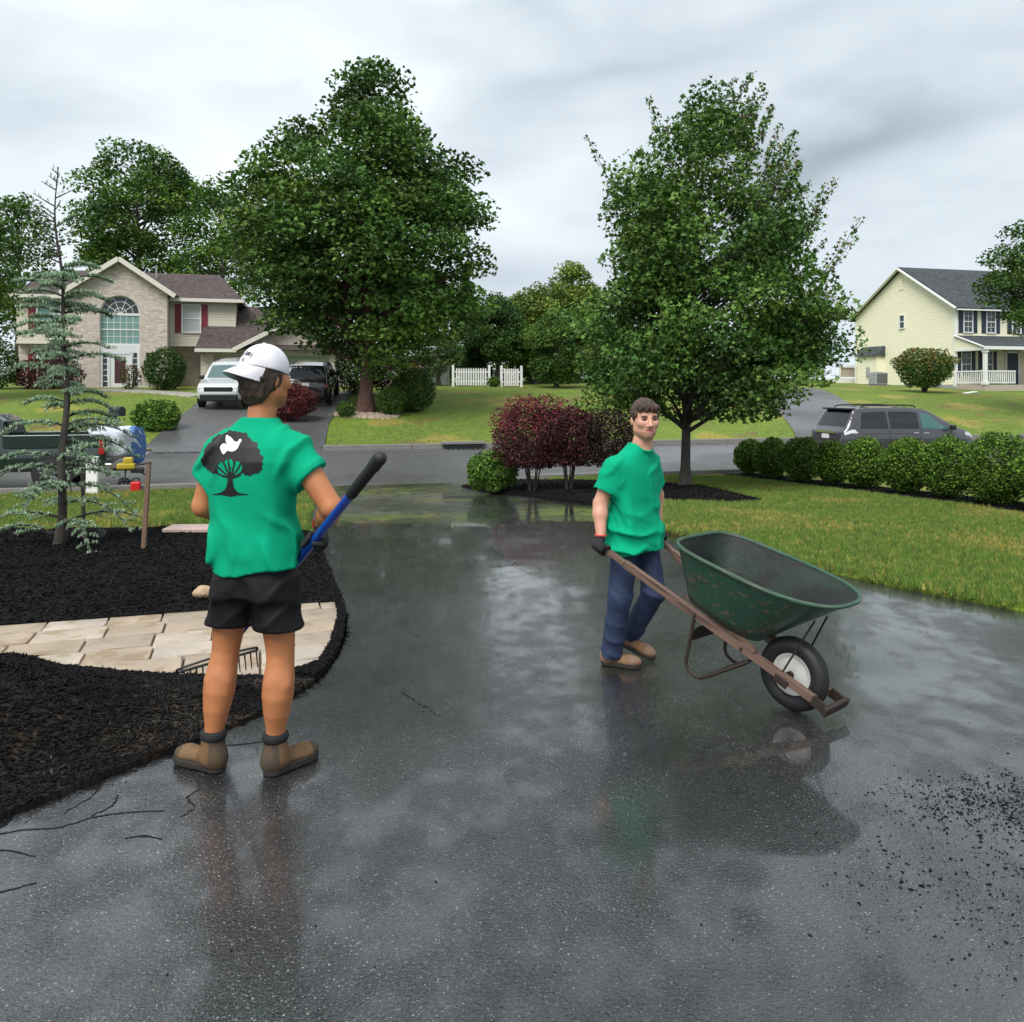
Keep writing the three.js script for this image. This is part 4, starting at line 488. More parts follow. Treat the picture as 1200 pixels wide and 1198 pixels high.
const shutter = (house, x, y, z, w, h, m) => { const s = mesh('shutter', bx(-w / 2, w / 2, -h / 2, h / 2, 0, 0.03), m, house, [x, y, z]); const sl = []; for (let k = 0; k < 14; k++) sl.push(box(w - 0.1, 0.02, 0.03, 0, -h / 2 + 0.08 + (h - 0.16) * (k + 0.5) / 14, 0.035, 0.5)); mesh('louvre', sl, m, s); return s; };
function gableRoof(w, rise, z0, z1, over, th = 0.12) { // two slabs, ridge along z, eaves at y = 0, plus overhang
  const g = [], L = Math.hypot(w / 2, rise), a = Math.atan2(rise, w / 2), ex = over / Math.cos(a); for (const s of [-1, 1]) { const b = new THREE.BoxGeometry(L + ex, th, z1 - z0); b.translate(-(L + ex) / 2, th / 2, 0); b.rotateZ(s > 0 ? -a : -a); const q = b.clone(); if (s > 0) { q.rotateY(0); } b.dispose(); const m = new THREE.BoxGeometry(L + ex, th, z1 - z0); m.translate(s * (L + ex) / 2, th / 2, 0); m.rotateZ(-s * a); m.translate(0, rise, (z0 + z1) / 2); g.push(m); } return g; }
const tri3 = (pts, faces) => { const pos = []; for (const f of faces) for (let k = 1; k < f.length - 1; k++) for (const i of [f[0], f[k], f[k + 1]]) pos.push(...pts[i]); return geo(pos); };

{ // brick-fronted house across the street
  const h = thing('brick_house', 'two storey beige brick and cream house with arched entry window and red shutters', 'house', [-20.2, 1.28, -44], 15 * Math.PI / 180);
  const ent = [[-2.32, 0], [2.26, 0], [2.26, 5.45], [-0.03, 7.0], [-2.32, 5.45]];
  // entry block with the tall opening left out for door and window
  const sh = new THREE.Shape(ent.map(([x, y]) => new THREE.Vector2(x, y))), hole = new THREE.Path(); hole.moveTo(-0.98, 0.02); hole.lineTo(-0.98, 4.2); hole.absarc(-0.03, 4.2, 0.95, Math.PI, 0, true); hole.lineTo(0.92, 0.02); hole.lineTo(-0.98, 0.02); sh.holes.push(hole);
  mesh('brick_wall', [metreUV(new THREE.ExtrudeGeometry(sh, { depth: 0.3, bevelEnabled: false, curveSegments: 20 }).translate(0, 0, -0.3)), metreUV(bx(-2.32, -2.0, 0, 5.45, -4, -0.3)), metreUV(bx(1.94, 2.26, 0, 5.45, -4, -0.3))], M.brick, h);
  mesh('siding_wall', [mx([bx(-5.07, -2.33, 2.75, 5.12, -9, -1.0)]), mx([bx(2.27, 5.62, 2.75, 5.12, -9, -1.0)])], M.cream, h);
  mesh('lower_wall', [mx([bx(-5.07, -2.33, 0, 2.75, -9, -1.35)]), mx([bx(2.27, 5.62, 0, 2.75, -9, -2.2)])], M.brick, h);
  mesh('soffit', bx(2.27, 3.95, 2.62, 2.74, -2.2, -0.98), M.trim, h); mesh('soffit', bx(-5.1, -2.33, 2.66, 2.745, -1.35, -0.97), M.trim, h);
  mesh('porch_door', bx(2.7, 3.6, 0, 2.1, -2.19, -2.14), M.deckBoard, h);
  // roofs
  const pts = [[-5.5, 5.12, -0.55], [6.05, 5.12, -0.55], [6.05, 5.12, -9.4], [-5.5, 5.12, -9.4], [-3.9, 7.0, -5], [4.5, 7.0, -5]];
  const roof = mesh('roof', [mx([tri3(pts, [[0, 1, 5, 4], [1, 2, 5], [2, 3, 4, 5], [3, 0, 4], [0, 3, 2, 1]])]), mx(gableRoof(4.58, 1.55, -5.2, 0.3, 0.42, 0.1).map((g) => g.translate(-0.03, 5.47, 0)))], M.brownRoof, h);
  mesh('vent_pipe', bar(V(1.2, 6.4, -4), V(1.2, 7.3, -4), 0.05), M.grey, roof);
  const rake = []; for (const s of [-1, 1]) rake.push(beam(V(-0.03 + s * 2.72, 5.14, 0.36), V(-0.03, 7.0, 0.36), 0.12, 0.24)); mesh('fascia', [...rake, bx(2.3, 6.05, 4.98, 5.16, -0.62, -0.52), bx(-5.5, -2.3, 4.98, 5.16, -0.62, -0.52), bx(6.0, 6.1, 4.98, 5.16, -9.4, -0.6)], M.trim, h);
  // tall window over the door
  const arch = new THREE.Shape(); arch.absarc(0, 0, 0.93, 0, Math.PI); arch.lineTo(-0.93, 0);
  const aw = mesh('arched_window', new THREE.ExtrudeGeometry(arch, { depth: 0.03, bevelEnabled: false, curveSegments: 24 }), M.glass, h, [-0.03, 4.22, -0.22]);
  const ray = []; for (const a of [0.6, 1.2, 1.94, 2.54]) ray.push(bar(V(0, 0, 0.04), V(Math.cos(a) * 0.92, Math.sin(a) * 0.92, 0.04), 0.018)); for (const r of [0.3, 0.62]) ray.push(tube(Array.from({ length: 13 }, (_, i) => V(Math.cos(i / 12 * Math.PI) * r, Math.sin(i / 12 * Math.PI) * r, 0.04)), 0.018, 20, 6)); ray.push(tube(Array.from({ length: 17 }, (_, i) => V(Math.cos(i / 16 * Math.PI) * 0.92, Math.sin(i / 16 * Math.PI) * 0.92, 0.04)), 0.035, 28, 6)); mesh('glazing_bars', [...ray, bx(-0.95, 0.95, -0.06, 0.03, 0, 0.06)], M.white, aw);
  win(h, -0.03, 3.4, -0.22, 1.84, 1.46, { glass: M.tealGlass, nx: 6, ny: 2, fw: 0.04 });
  const door = mesh('front_door', [bx(-0.52, -0.30, 0.12, 2.16, -0.2, -0.14), bx(0.24, 0.46, 0.12, 2.16, -0.2, -0.14), bx(-0.3, 0.24, 0.12, 0.62, -0.2, -0.14), bx(-0.3, 0.24, 1.98, 2.16, -0.2, -0.14)], M.door, h);
  mesh('door_glass', bx(-0.3, 0.24, 0.62, 1.98, -0.2, -0.16), M.mahogany, door); mesh('handle', rbox(0.04, 0.14, 0.05, 0.015, 0.38, 1.05, -0.12), M.black, door);
  mesh('door_surround', [bx(-0.98, -0.86, 0.02, 2.6, -0.22, -0.06), bx(0.80, 0.92, 0.02, 2.6, -0.22, -0.06), bx(-0.98, 0.92, 2.2, 2.62, -0.22, -0.08), bx(-0.62, -0.52, 0.02, 2.2, -0.22, -0.1), bx(0.46, 0.56, 0.02, 2.2, -0.22, -0.1), bx(-0.86, -0.62, 0.02, 0.45, -0.22, -0.12), bx(0.56, 0.80, 0.02, 0.45, -0.22, -0.12)], M.door, h);
  for (const x of [-0.74, 0.68]) { const s = mesh('sidelight', bx(x - 0.09, x + 0.09, 0.45, 2.2, -0.2, -0.17), M.glass, h); for (let k = 0; k < 5; k++) mesh('glazing_bar', bx(x - 0.12, x + 0.12, 0.7 + k * 0.3, 0.74 + k * 0.3, -0.165, -0.14), M.door, s); }
  mesh('step', bx(-1.1, 1.1, -0.2, 0.02, -0.1, 0.9), M.stoneStep, h); mesh('step', bx(-1.3, 1.3, -0.4, -0.14, 0.9, 1.35), M.stoneStep, h);
  mesh('house_light', rbox(0.12, 0.24, 0.12, 0.03, 1.3, 2.1, 0.06), M.black, h);
  win(h, 3.35, 4.1, -0.99, 0.86, 1.42, { glass: M.blind, nx: 1, ny: 1 }); shutter(h, 2.7, 4.1, -0.99, 0.36, 1.55, M.redShutter); shutter(h, 4.0, 4.1, -0.99, 0.36, 1.55, M.redShutter);
  win(h, -3.55, 4.2, -0.99, 1.05, 1.42, { glass: M.tealGlass, nx: 2 }); shutter(h, -4.35, 4.2, -0.99, 0.36, 1.55, M.redShutter);
  win(h, -3.6, 1.55, -1.34, 1.1, 1.5, { glass: M.glass, nx: 2 }); shutter(h, -4.45, 1.55, -1.34, 0.36, 1.6, M.redShutter);
  // garage wing
  const gz = 0.6; mesh('garage_wall', [mx([bx(3.96, 4.6, 0, 2.45, -6, gz)]), mx([bx(10.5, 11.66, 0, 2.45, -6, gz)]), mx([bx(7.4, 7.66, 0, 2.45, -0.6, gz)]), mx([bx(4.6, 7.4, 2.1, 2.45, -0.6, gz)]), mx([bx(7.66, 10.5, 2.1, 2.45, -0.6, gz)]), metreUV(prism([[5.9, 2.45], [11.7, 2.45], [8.8, 4.05]], 0.3).translate(0, 0, gz - 0.3))], M.brick, h);
  mesh('garage_roof', [mx([tri3([[3.7, 2.4, gz + 0.45], [12, 2.4, gz + 0.45], [12, 5.0, -3], [4.3, 5.0, -3], [12, 2.4, -6.4], [3.7, 2.4, -6.4]], [[0, 1, 2, 3], [3, 2, 4, 5], [0, 3, 5], [1, 4, 2], [0, 5, 4, 1]])]), mx(gableRoof(5.9, 1.62, -2.6, gz + 0.4, 0.3, 0.1).map((g) => g.translate(8.8, 2.44, 0)))], M.brownRoof, h);
  mesh('garage_fascia', [beam(V(5.6, 2.36, gz + 0.46), V(8.8, 4.1, gz + 0.46), 0.1, 0.22), beam(V(12, 2.36, gz + 0.46), V(8.8, 4.1, gz + 0.46), 0.1, 0.22), bx(3.7, 5.75, 2.24, 2.42, gz + 0.4, gz + 0.5)], M.trim, h);
  for (const x of [4.6, 7.66]) { const w = x === 4.6 ? 2.8 : 2.84, g = mesh('garage_door', bx(x, x + w, 0, 2.1, -0.3, -0.24), M.tealGlass.clone(), h); g.material = mat([0.50, 0.58, 0.56], 0.5); for (let r = 0; r < 4; r++) for (let c = 0; c < 4; c++) mesh('door_panel', rbox(w / 4 - 0.14, 0.38, 0.04, 0.012, x + w / 8 + c * w / 4, 0.27 + r * 0.52, -0.23), g.material, g); mesh('door_corner', prism([[x, 2.1], [x, 1.75], [x + 0.4, 2.1]], 0.1).translate(0, 0, -0.24), M.trim, g); mesh('door_corner', prism([[x + w, 2.1], [x + w - 0.4, 2.1], [x + w, 1.75]], 0.1).translate(0, 0, -0.24), M.trim, g); }
}
{ // yellow house with porch
  const h = thing('yellow_house', 'two storey yellow sided house with slate grey roof, dark shutters and white porch', 'house', [28.6, 1.75, -55], 15 * Math.PI / 180), L = 15, D = 10;
  mesh('gable_wall', metreUV(prism([[0, 0], [D, 0], [D, 5.2], [D / 2, 8.15], [0, 5.2]], 0.3).rotateY(Math.PI / 2).translate(0, 0, 0)), M.yellow, h);
  mesh('front_wall', mx([bx(0.3, L, 0, 5.2, -0.3, 0)]), M.yellow, h); mesh('rear_wall', mx([bx(0.3, L, 0, 5.2, -D, -D + 0.3)]), M.yellow, h); mesh('end_wall', metreUV(prism([[0, 0], [D, 0], [D, 5.2], [D / 2, 8.15], [0, 5.2]], 0.3).rotateY(Math.PI / 2).translate(L, 0, 0)), M.yellow, h);
  mesh('foundation', [bx(-0.04, L, -0.6, 0.12, -D - 0.04, 0.04)], M.grey, h);
  const rise = 3.05, a = Math.atan2(rise, D / 2), slab = (s) => { const b = new THREE.BoxGeometry(L + 0.5, 0.14, Math.hypot(rise, D / 2) + 0.5); b.translate(L / 2, 0.07, s * (Math.hypot(rise, D / 2) + 0.5) / 2); b.rotateX(s * a); return b.translate(0, 5.2 + rise, -D / 2); };
  mesh('roof', [mx([slab(1)]), mx([slab(-1)])], M.slateRoof, h);
  mesh('fascia', [beam(V(-0.3, 5.02, 0.36), V(-0.3, 8.26, -D / 2), 0.1, 0.24, V(1, 0, 0)), beam(V(-0.3, 5.02, -D - 0.36), V(-0.3, 8.26, -D / 2), 0.1, 0.24, V(1, 0, 0)), bx(-0.25, L, 4.9, 5.08, 0.34, 0.46), bx(0, 0.12, 0, 5, 0.0, 0.05), bx(-0.05, 0, 0, 5, -0.12, 0.05), bx(-0.05, 0, 0, 5, -D, -D + 0.12)], M.white, h);
  mesh('attic_vent', bx(-0.05, 0.02, 6.8, 7.5, -5.2, -4.8), M.yellow, h);
  const side = win(h, 0, 4.55, -4.9, 0.42, 0.86, { nx: 1, ny: 1, turn: -Math.PI / 2 });
  for (const x of [0.95, 2.75, 4.8, 6.6]) { win(h, x, 4.22, 0.0, 0.62, 1.36, { nx: 2 }); shutter(h, x - 0.56, 4.22, 0, 0.34, 1.5, M.blueShutter); shutter(h, x + 0.56, 4.22, 0, 0.34, 1.5, M.blueShutter); }
  // porch
  const pr = mesh('porch_roof', mx([tri3([[-0.1, 3.3, 0], [L, 3.3, 0], [L, 2.5, 2.4], [-0.1, 2.5, 2.4], [-0.1, 3.18, 0], [L, 3.18, 0], [L, 2.38, 2.4], [-0.1, 2.38, 2.4]], [[3, 2, 1, 0], [4, 5, 6, 7], [7, 6, 2, 3]])]), M.slateRoof, h);
  mesh('porch_gable', [metreUV(prism([[0, 2.4], [2.3, 2.4], [0, 3.2]], 0.12).rotateY(-Math.PI / 2).translate(0.05, 0, 0))], M.yellow, h);
  mesh('porch_fascia', [bx(-0.12, L, 2.3, 2.5, 2.4, 2.5), beam(V(-0.12, 3.3, 0), V(-0.12, 2.45, 2.45), 0.06, 0.16, V(1, 0, 0)), bx(-0.08, 0.06, 2.26, 2.42, 0, 2.4)], M.white, h);
  mesh('porch_floor', bx(0, L, -0.5, 0.12, 0.05, 2.4), M.deckBoard, h);
  for (const x of [0.1, 3.6, 6.6]) { const p = mesh('porch_post', [bx(x - 0.1, x + 0.1, 0.12, 2.3, 2.2, 2.38), bx(x - 0.15, x + 0.15, 0.12, 0.32, 2.14, 2.44), bx(x - 0.14, x + 0.14, 2.12, 2.3, 2.15, 2.43)], M.white, h); }
  for (const [x0, x1] of [[0.2, 2.4], [3.7, 6.5]]) { const r = mesh('porch_railing', [bx(x0, x1, 0.92, 1.0, 2.25, 2.33), bx(x0, x1, 0.2, 0.26, 2.26, 2.32)], M.white, h); for (let x = x0 + 0.08; x < x1; x += 0.16) mesh('baluster', bx(x - 0.03, x + 0.03, 0.26, 0.92, 2.27, 2.31), M.white, r); }
  mesh('porch_railing', [bx(0.03, 0.11, 0.92, 1, 0.05, 2.2), bx(0.03, 0.11, 0.2, 0.26, 0.05, 2.2), ...Array.from({ length: 12 }, (_, i) => bx(0.05, 0.09, 0.26, 0.92, 0.15 + i * 0.17, 0.2 + i * 0.17))], M.white, h);
  for (const x of [0.8, 2.5]) { win(h, x, 1.45, 0, 0.66, 1.6, { nx: 2 }); shutter(h, x - 0.56, 1.45, 0, 0.32, 1.7, M.blueShutter); shutter(h, x + 0.56, 1.45, 0, 0.32, 1.7, M.blueShutter); }
  const dr = mesh('front_door', bx(4.0, 4.9, 0.12, 2.2, 0, 0.05), M.blueShutter, h); mesh('door_frame', [bx(3.86, 4.0, 0.12, 2.32, 0, 0.08), bx(4.9, 5.04, 0.12, 2.32, 0, 0.08), bx(3.86, 5.04, 2.2, 2.34, 0, 0.08)], M.white, dr); mesh('handle', rbox(0.05, 0.12, 0.05, 0.02, 4.12, 1.1, 0.07), M.grey, dr);
  mesh('porch_chair', [bx(1.0, 1.6, 0.45, 0.53, 1.0, 1.5), bx(1.0, 1.6, 0.5, 1.1, 0.9, 0.98), bx(1.0, 1.06, 0.12, 0.45, 1.0, 1.06), bx(1.54, 1.6, 0.12, 0.45, 1.0, 1.06), bx(1.0, 1.06, 0.12, 0.45, 1.44, 1.5), bx(1.54, 1.6, 0.12, 0.45, 1.44, 1.5)], M.grey, h);
  mesh('bump_out', [mx([bx(-0.6, 0, 0, 2.3, -8.9, -6.8)])], M.yellow, h); mesh('bump_out_roof', mx([tri3([[0, 2.95, -6.65], [0, 2.95, -9.05], [-0.8, 2.25, -9.05], [-0.8, 2.25, -6.65], [0, 2.2, -6.65], [0, 2.2, -9.05]], [[0, 1, 2, 3], [0, 3, 4], [1, 5, 2], [2, 5, 4, 3]])]), M.slateRoof, h); mesh('meter', rbox(0.12, 0.7, 0.3, 0.05, -0.66, 1.1, -7.7), M.grey, h);
  const ac = thing('air_conditioner', 'grey box air conditioner beside the yellow gable wall', 'air conditioner', far(25.4, 59.2), 0.26); mesh('casing', rbox(0.95, 0.85, 0.85, 0.06, 0, 0.5, 0), M.grey, ac); mesh('louvre', Array.from({ length: 9 }, (_, i) => bx(-0.42, 0.42, 0.2 + i * 0.075, 0.225 + i * 0.075, 0.42, 0.445)), M.black, ac); mesh('fan_grille', new THREE.TorusGeometry(0.3, 0.02, 6, 20).rotateX(Math.PI / 2).translate(0, 0.94, 0), M.black, ac); mesh('pad', bx(-0.55, 0.55, -0.1, 0.075, -0.5, 0.5), M.kerb, ac);
  const dk = thing('garden_deck', 'small white railed deck behind the yellow gable wall', 'deck', far(26.1, 67), 0.26); mesh('platform', bx(-1, 1.2, -0.1, 0.35, -0.8, 0.8), M.white, dk); mesh('rail', [bx(-1, 1.2, 1.25, 1.35, 0.72, 0.8), bx(-1, -0.88, 0.35, 1.25, 0.7, 0.8), bx(0.9, 1.0, 0.35, 1.25, 0.7, 0.8)], M.white, dk); mesh('lattice', bx(-0.8, 0.85, 0.45, 1.2, 0.6, 0.66), M.deckBoard, dk);
}
{ // white shed glimpsed under the tall tree
  const s = thing('white_shed', 'low white building behind the tall dark tree', 'shed', far(-6.4, 51), 0.26); mesh('wall', [bx(-1.5, 2.6, 0, 1.75, -2, 0)], M.white, s); mesh('roof', mx(gableRoof(2.4, 0.6, -1.7, 2.8, 0.2, 0.08).map((g) => g.rotateY(Math.PI / 2).translate(0, 1.74, -1))), M.grey, s); mesh('corner_board', [bx(-1.62, -1.45, 0, 1.75, -0.1, 0.05), bx(2.55, 2.7, 0, 1.75, -0.1, 0.05)], M.trim, s); mesh('door', bx(0.2, 1.1, 0, 1.6, 0.0, 0.04), M.trim, s);
}
function fence(label, x0, x1, d, n) { const f = thing('picket_fence', label, 'fence', far(x0, d, 0.08), Math.atan(0.26) * 0.4), L = x1 - x0; mesh('rail', bx(0, L, 0.3, 0.38, -0.06, -0.02), M.white, f); mesh('rail', bx(0, L, 0.85, 0.93, -0.06, -0.02), M.white, f); for (const x of [0, L]) { const p = mesh('post', bx(x - 0.07, x + 0.07, -0.1, 1.2, -0.08, 0.06), M.white, f); mesh('post_cap', new THREE.ConeGeometry(0.12, 0.1, 4).rotateY(Math.PI / 4).translate(x, 1.25, -0.01), M.white, p); } for (let i = 0; i < n; i++) { const x = 0.14 + (L - 0.28) * (i + 0.5) / n; mesh('picket', prism([[x - 0.045, 0.1], [x + 0.045, 0.1], [x + 0.045, 1.05], [x, 1.13], [x - 0.045, 1.05]], 0.02), M.white, f); } return f; }
fence('white picket fence, the longer run left of the gap', -3.42, -1.32, 49.5, 13); fence('white picket fence, the short run right of the gap', -0.62, 0.55, 49.7, 7);
{ // street furniture
  const mb = thing('mailbox', 'black mailbox on a post at the kerb across the street', 'mailbox', far(-13.1, 28.15), 0.26); mesh('post', rbox(0.1, 1.2, 0.1, 0.01, 0, 0.55, 0), M.black, mb); const s = new THREE.Shape(); s.moveTo(-0.13, 0); s.lineTo(0.13, 0); s.lineTo(0.13, 0.16); s.absarc(0, 0.16, 0.13, 0, Math.PI); s.lineTo(-0.13, 0); mesh('box', new THREE.ExtrudeGeometry(s, { depth: 0.5, bevelEnabled: true, bevelSize: 0.01, bevelThickness: 0.01, bevelSegments: 1 }).rotateY(0.9).translate(-0.15, 1.12, -0.2), mat([0.012, 0.013, 0.02], 0.35), mb); mesh('number_plate', box(0.05, 0.2, 0.01, -0.14, 1.28, 0.26, 0, 0.9), M.grey, mb); mesh('newspaper_holder', rbox(0.16, 0.3, 0.16, 0.03, -0.2, 0.95, 0), M.black, mb);
  const wp = thing('marker_post', 'flat white marker post on the verge behind the cedar', 'post', [-9.35, lawnHeight(-9.35, 19.0) - 0.03, -19.0]); mesh('board', rbox(0.26, 0.82, 0.07, 0.015, 0, 0.42, 0), M.white, wp); mesh('notice', bx(-0.08, 0.08, 0.56, 0.7, 0.036, 0.04), mat([0.6, 0.6, 0.58], 0.6), wp); mesh('cap', rbox(0.28, 0.03, 0.09, 0.01, 0, 0.845, 0), M.white, wp);
  const dr = thing('storm_drain', 'dark storm drain inlet in the far kerb', 'drain', [-1.75, Hd(-1.75, 30.84) - 0.02, -30.72], Math.atan(0.26)); mesh('hood', rbox(1.6, 0.1, 0.3, 0.02, 0, 0.2, -0.05), M.kerb, dr); mesh('mouth', bx(-0.7, 0.7, 0.02, 0.15, -0.03, 0.06), M.black, dr); mesh('grate', Array.from({ length: 8 }, (_, i) => bx(-0.66 + i * 0.18, -0.58 + i * 0.18, 0.0, 0.02, 0.07, 0.5)), M.black, dr);
  const pa = thing('fallen_sign', 'pale flat board lying on the grass by the yellow house', 'board', far(26.9, 50.2)); mesh('board', box(0.9, 0.04, 0.4, 0, 0.05, 0, 0, 0.3, 0.12), M.white, pa); mesh('stake', box(0.04, 0.03, 0.5, 0.3, 0.04, 0.3, 0, 0.6), M.grey, pa);
}
// ---------------------------------------------------------------- vehicles: bodies lofted from side and plan tables; x runs rear to front
const tab = (t) => (x) => { if (x <= t[0][0]) return t[0][1]; for (let i = 1; i < t.length; i++) if (x <= t[i][0]) { const [a, b] = t[i - 1], [c, d] = t[i]; return mixn(b, d, (x - a) / (c - a)); } return t[t.length - 1][1]; };
M.tyre = mat([0.012, 0.012, 0.013], 0.85); M.rim = mat([0.42, 0.43, 0.45], 0.3, { metalness: 0.9 }); M.carGlass = phys([0.012, 0.015, 0.018], 0.04); M.tailRed = phys([0.35, 0.008, 0.012], 0.15, { clearcoat: 1 }); M.lampClear = phys([0.6, 0.62, 0.62], 0.1, { clearcoat: 1 }); M.chrome = mat([0.6, 0.61, 0.62], 0.15, { metalness: 1 }); M.plastic = mat([0.014, 0.014, 0.015], 0.6); M.plate = mat([0.7, 0.7, 0.68], 0.4);
class CarBody {
  constructor(o) { Object.assign(this, o); this.fr = tab(o.roof); this.fb = tab(o.belt); this.fs = tab(o.sill); this.fw = tab(o.plan); }
  ring(x) { const w = this.fw(x), s = this.fs(x), b = this.fb(x), r = Math.max(this.fr(x), b + 0.012), k = clamp((r - b) / 0.6), wr = w * mixn(0.93, this.roofW, k), pts = [[0, s], [w * 0.86, s], [w * 0.975, s + (b - s) * 0.16], [w, s + (b - s) * 0.5], [w * 0.992, s + (b - s) * 0.82], [w * 0.962, b]]; const c = 0.05 * k; for (const t of [0.25, 0.5, 0.75]) pts.push([mixn(w * 0.962, wr, t * t * 0.35 + t * 0.65), mixn(b, r - c, t)]); pts.push([wr, r - c - 0.004], [wr * 0.93, r], [wr * 0.6, r + 0.018 * k], [0, r + 0.028 * k]); return pts; }
  at(x, v) { const p = this.ring(x), i = Math.min(Math.floor(v), p.length - 2), t = v - i; return [mixn(p[i][0], p[i + 1][0], t), mixn(p[i][1], p[i + 1][1], t)]; }
  shell() { const n = 64, L = this.len, pos = [], idx = [], m = 13, per = m * 2 - 1; for (let i = 0; i <= n; i++) { const u = i / n, x = L * (0.5 - 0.5 * Math.cos(Math.PI * (0.12 + 0.76 * u)) / Math.cos(Math.PI * 0.12)), p = this.ring(x); for (let k = 0; k < m; k++) pos.push(x, p[k][1], p[k][0]); for (let k = m - 2; k >= 0; k--) pos.push(x, p[k][1], -p[k][0]); if (i) for (let k = 0; k < per - 1; k++) { const a = (i - 1) * per + k, b = a + per; idx.push(a, b, a + 1, a + 1, b, b + 1); } }
    for (const [row, fl] of [[0, 1], [n, 0]]) { const c = pos.length / 3, p = this.ring(row ? L : 0); pos.push(row ? L : 0, (p[0][1] + p[12][1]) / 2, 0); for (let k = 0; k < per - 1; k++) { const a = row * per + k; fl ? idx.push(c, a, a + 1) : idx.push(c, a + 1, a); } }
    return toCreasedNormals(geo(pos, idx).toNonIndexed(), 0.6); }
  // patch of the side between belt and roof (v from 5 to 9); ends may slant
  side(s, x0, x1, v0 = 5.25, v1 = 8.6, sl0 = 0, sl1 = 0, off = 0.008) { const nx = 6, nv = 5, pos = [], idx = []; for (let j = 0; j <= nv; j++) for (let i = 0; i <= nx; i++) { const t = j / nv, x = mixn(x0 + sl0 * t, x1 + sl1 * t, i / nx), [z, y] = this.at(x, mixn(v0, v1, t)); pos.push(x, y + off * 0.3, s * (z + off)); if (i && j) { const a = (j - 1) * (nx + 1) + i - 1, b = a + nx + 1; s > 0 ? idx.push(a, a + 1, b, a + 1, b + 1, b) : idx.push(a, b, a + 1, a + 1, b, b + 1); } } return geo(pos, idx); }
  // patch of the upper surface between the roof edges from x0 to x1
  top(x0, x1, inset = 0.07, off = 0.008, dir = 1) { const nx = 6, nz = 8, pos = [], idx = []; for (let i = 0; i <= nx; i++) for (let j = 0; j <= nz; j++) { const x = mixn(x0, x1, i / nx), p = this.ring(x), q = (j / nz) * 2 - 1, w = p[10][0] - inset, z = q * w, y = mixn(p[12][1], p[10][1], Math.abs(q) ** 2), e = 0.01, sl = (this.fr(x + e) - this.fr(x - e)) / (2 * e), l = Math.hypot(1, sl); pos.push(x - sl / l * off, y + off / l + 0.004, z); if (i && j) { const a = (i - 1) * (nz + 1) + j - 1, b = a + nz + 1; idx.push(a, a + 1, b, a + 1, b + 1, b); } } return geo(pos, idx); }
}
function wheel(parent, x, z, r, w = 0.22) { const s = Math.sign(z), t = mesh('wheel', new THREE.LatheGeometry([[r * 0.62, -w / 2], [r * 0.93, -w / 2], [r, -w * 0.3], [r, w * 0.3], [r * 0.93, w / 2], [r * 0.62, w / 2]].map((p) => new THREE.Vector2(...p)), 28).rotateX(Math.PI / 2), M.tyre, parent, [x, r, z]); const g = [new THREE.CylinderGeometry(r * 0.62, r * 0.62, w * 0.6, 24).rotateX(Math.PI / 2)]; for (let i = 0; i < 5; i++) { const a = i / 5 * 6.283; g.push(beam(V(0, 0, s * w * 0.36), V(Math.cos(a) * r * 0.58, Math.sin(a) * r * 0.58, s * w * 0.4), 0.05, 0.07, V(0, 0, 1))); } mesh('rim', g, M.rim, t); return t; }
const archGeo = (x, r, z) => new THREE.CylinderGeometry(r, r, 0.03, 28, 1, false, Math.PI / 2, Math.PI).rotateX(Math.PI / 2).rotateZ(0).translate(x, r * 0.86, z);
function vehicle({ name, label, category, body, paint, pos, turn, wheels, wheelR, build, group, pitch }) {
  const t = thing(name, label, category, pos, turn, group), inner = new THREE.Group(); const B = new CarBody(body); const shell = mesh('body', B.shell().translate(-B.len / 2, 0, 0), paint, t);
  const P = (n, g, m) => { const list = [g].flat(9).map((q) => q.translate(-B.len / 2, 0, 0)); return mesh(n, list, m, t); };
  P('wheel_arch', wheels.flatMap((x) => [1, -1].map((s) => new THREE.RingGeometry(0.001, wheelR * 1.2, 28, 1, 0, Math.PI * 2).rotateY(s > 0 ? 0 : Math.PI).translate(x, wheelR * 1.06, s * (B.fw(x) + 0.012)))), M.plastic);
  for (const x of wheels) for (const s of [1, -1]) wheel(t, x - B.len / 2, s * (B.fw(x) - 0.06), wheelR, 0.22);
  build(B, P, t); if (pitch) t.rotation.z = pitch; return t;
}
const carPaint = (c) => phys(c, 0.28, { clearcoat: 1, clearcoatRoughness: 0.04, metalness: 0.25 });
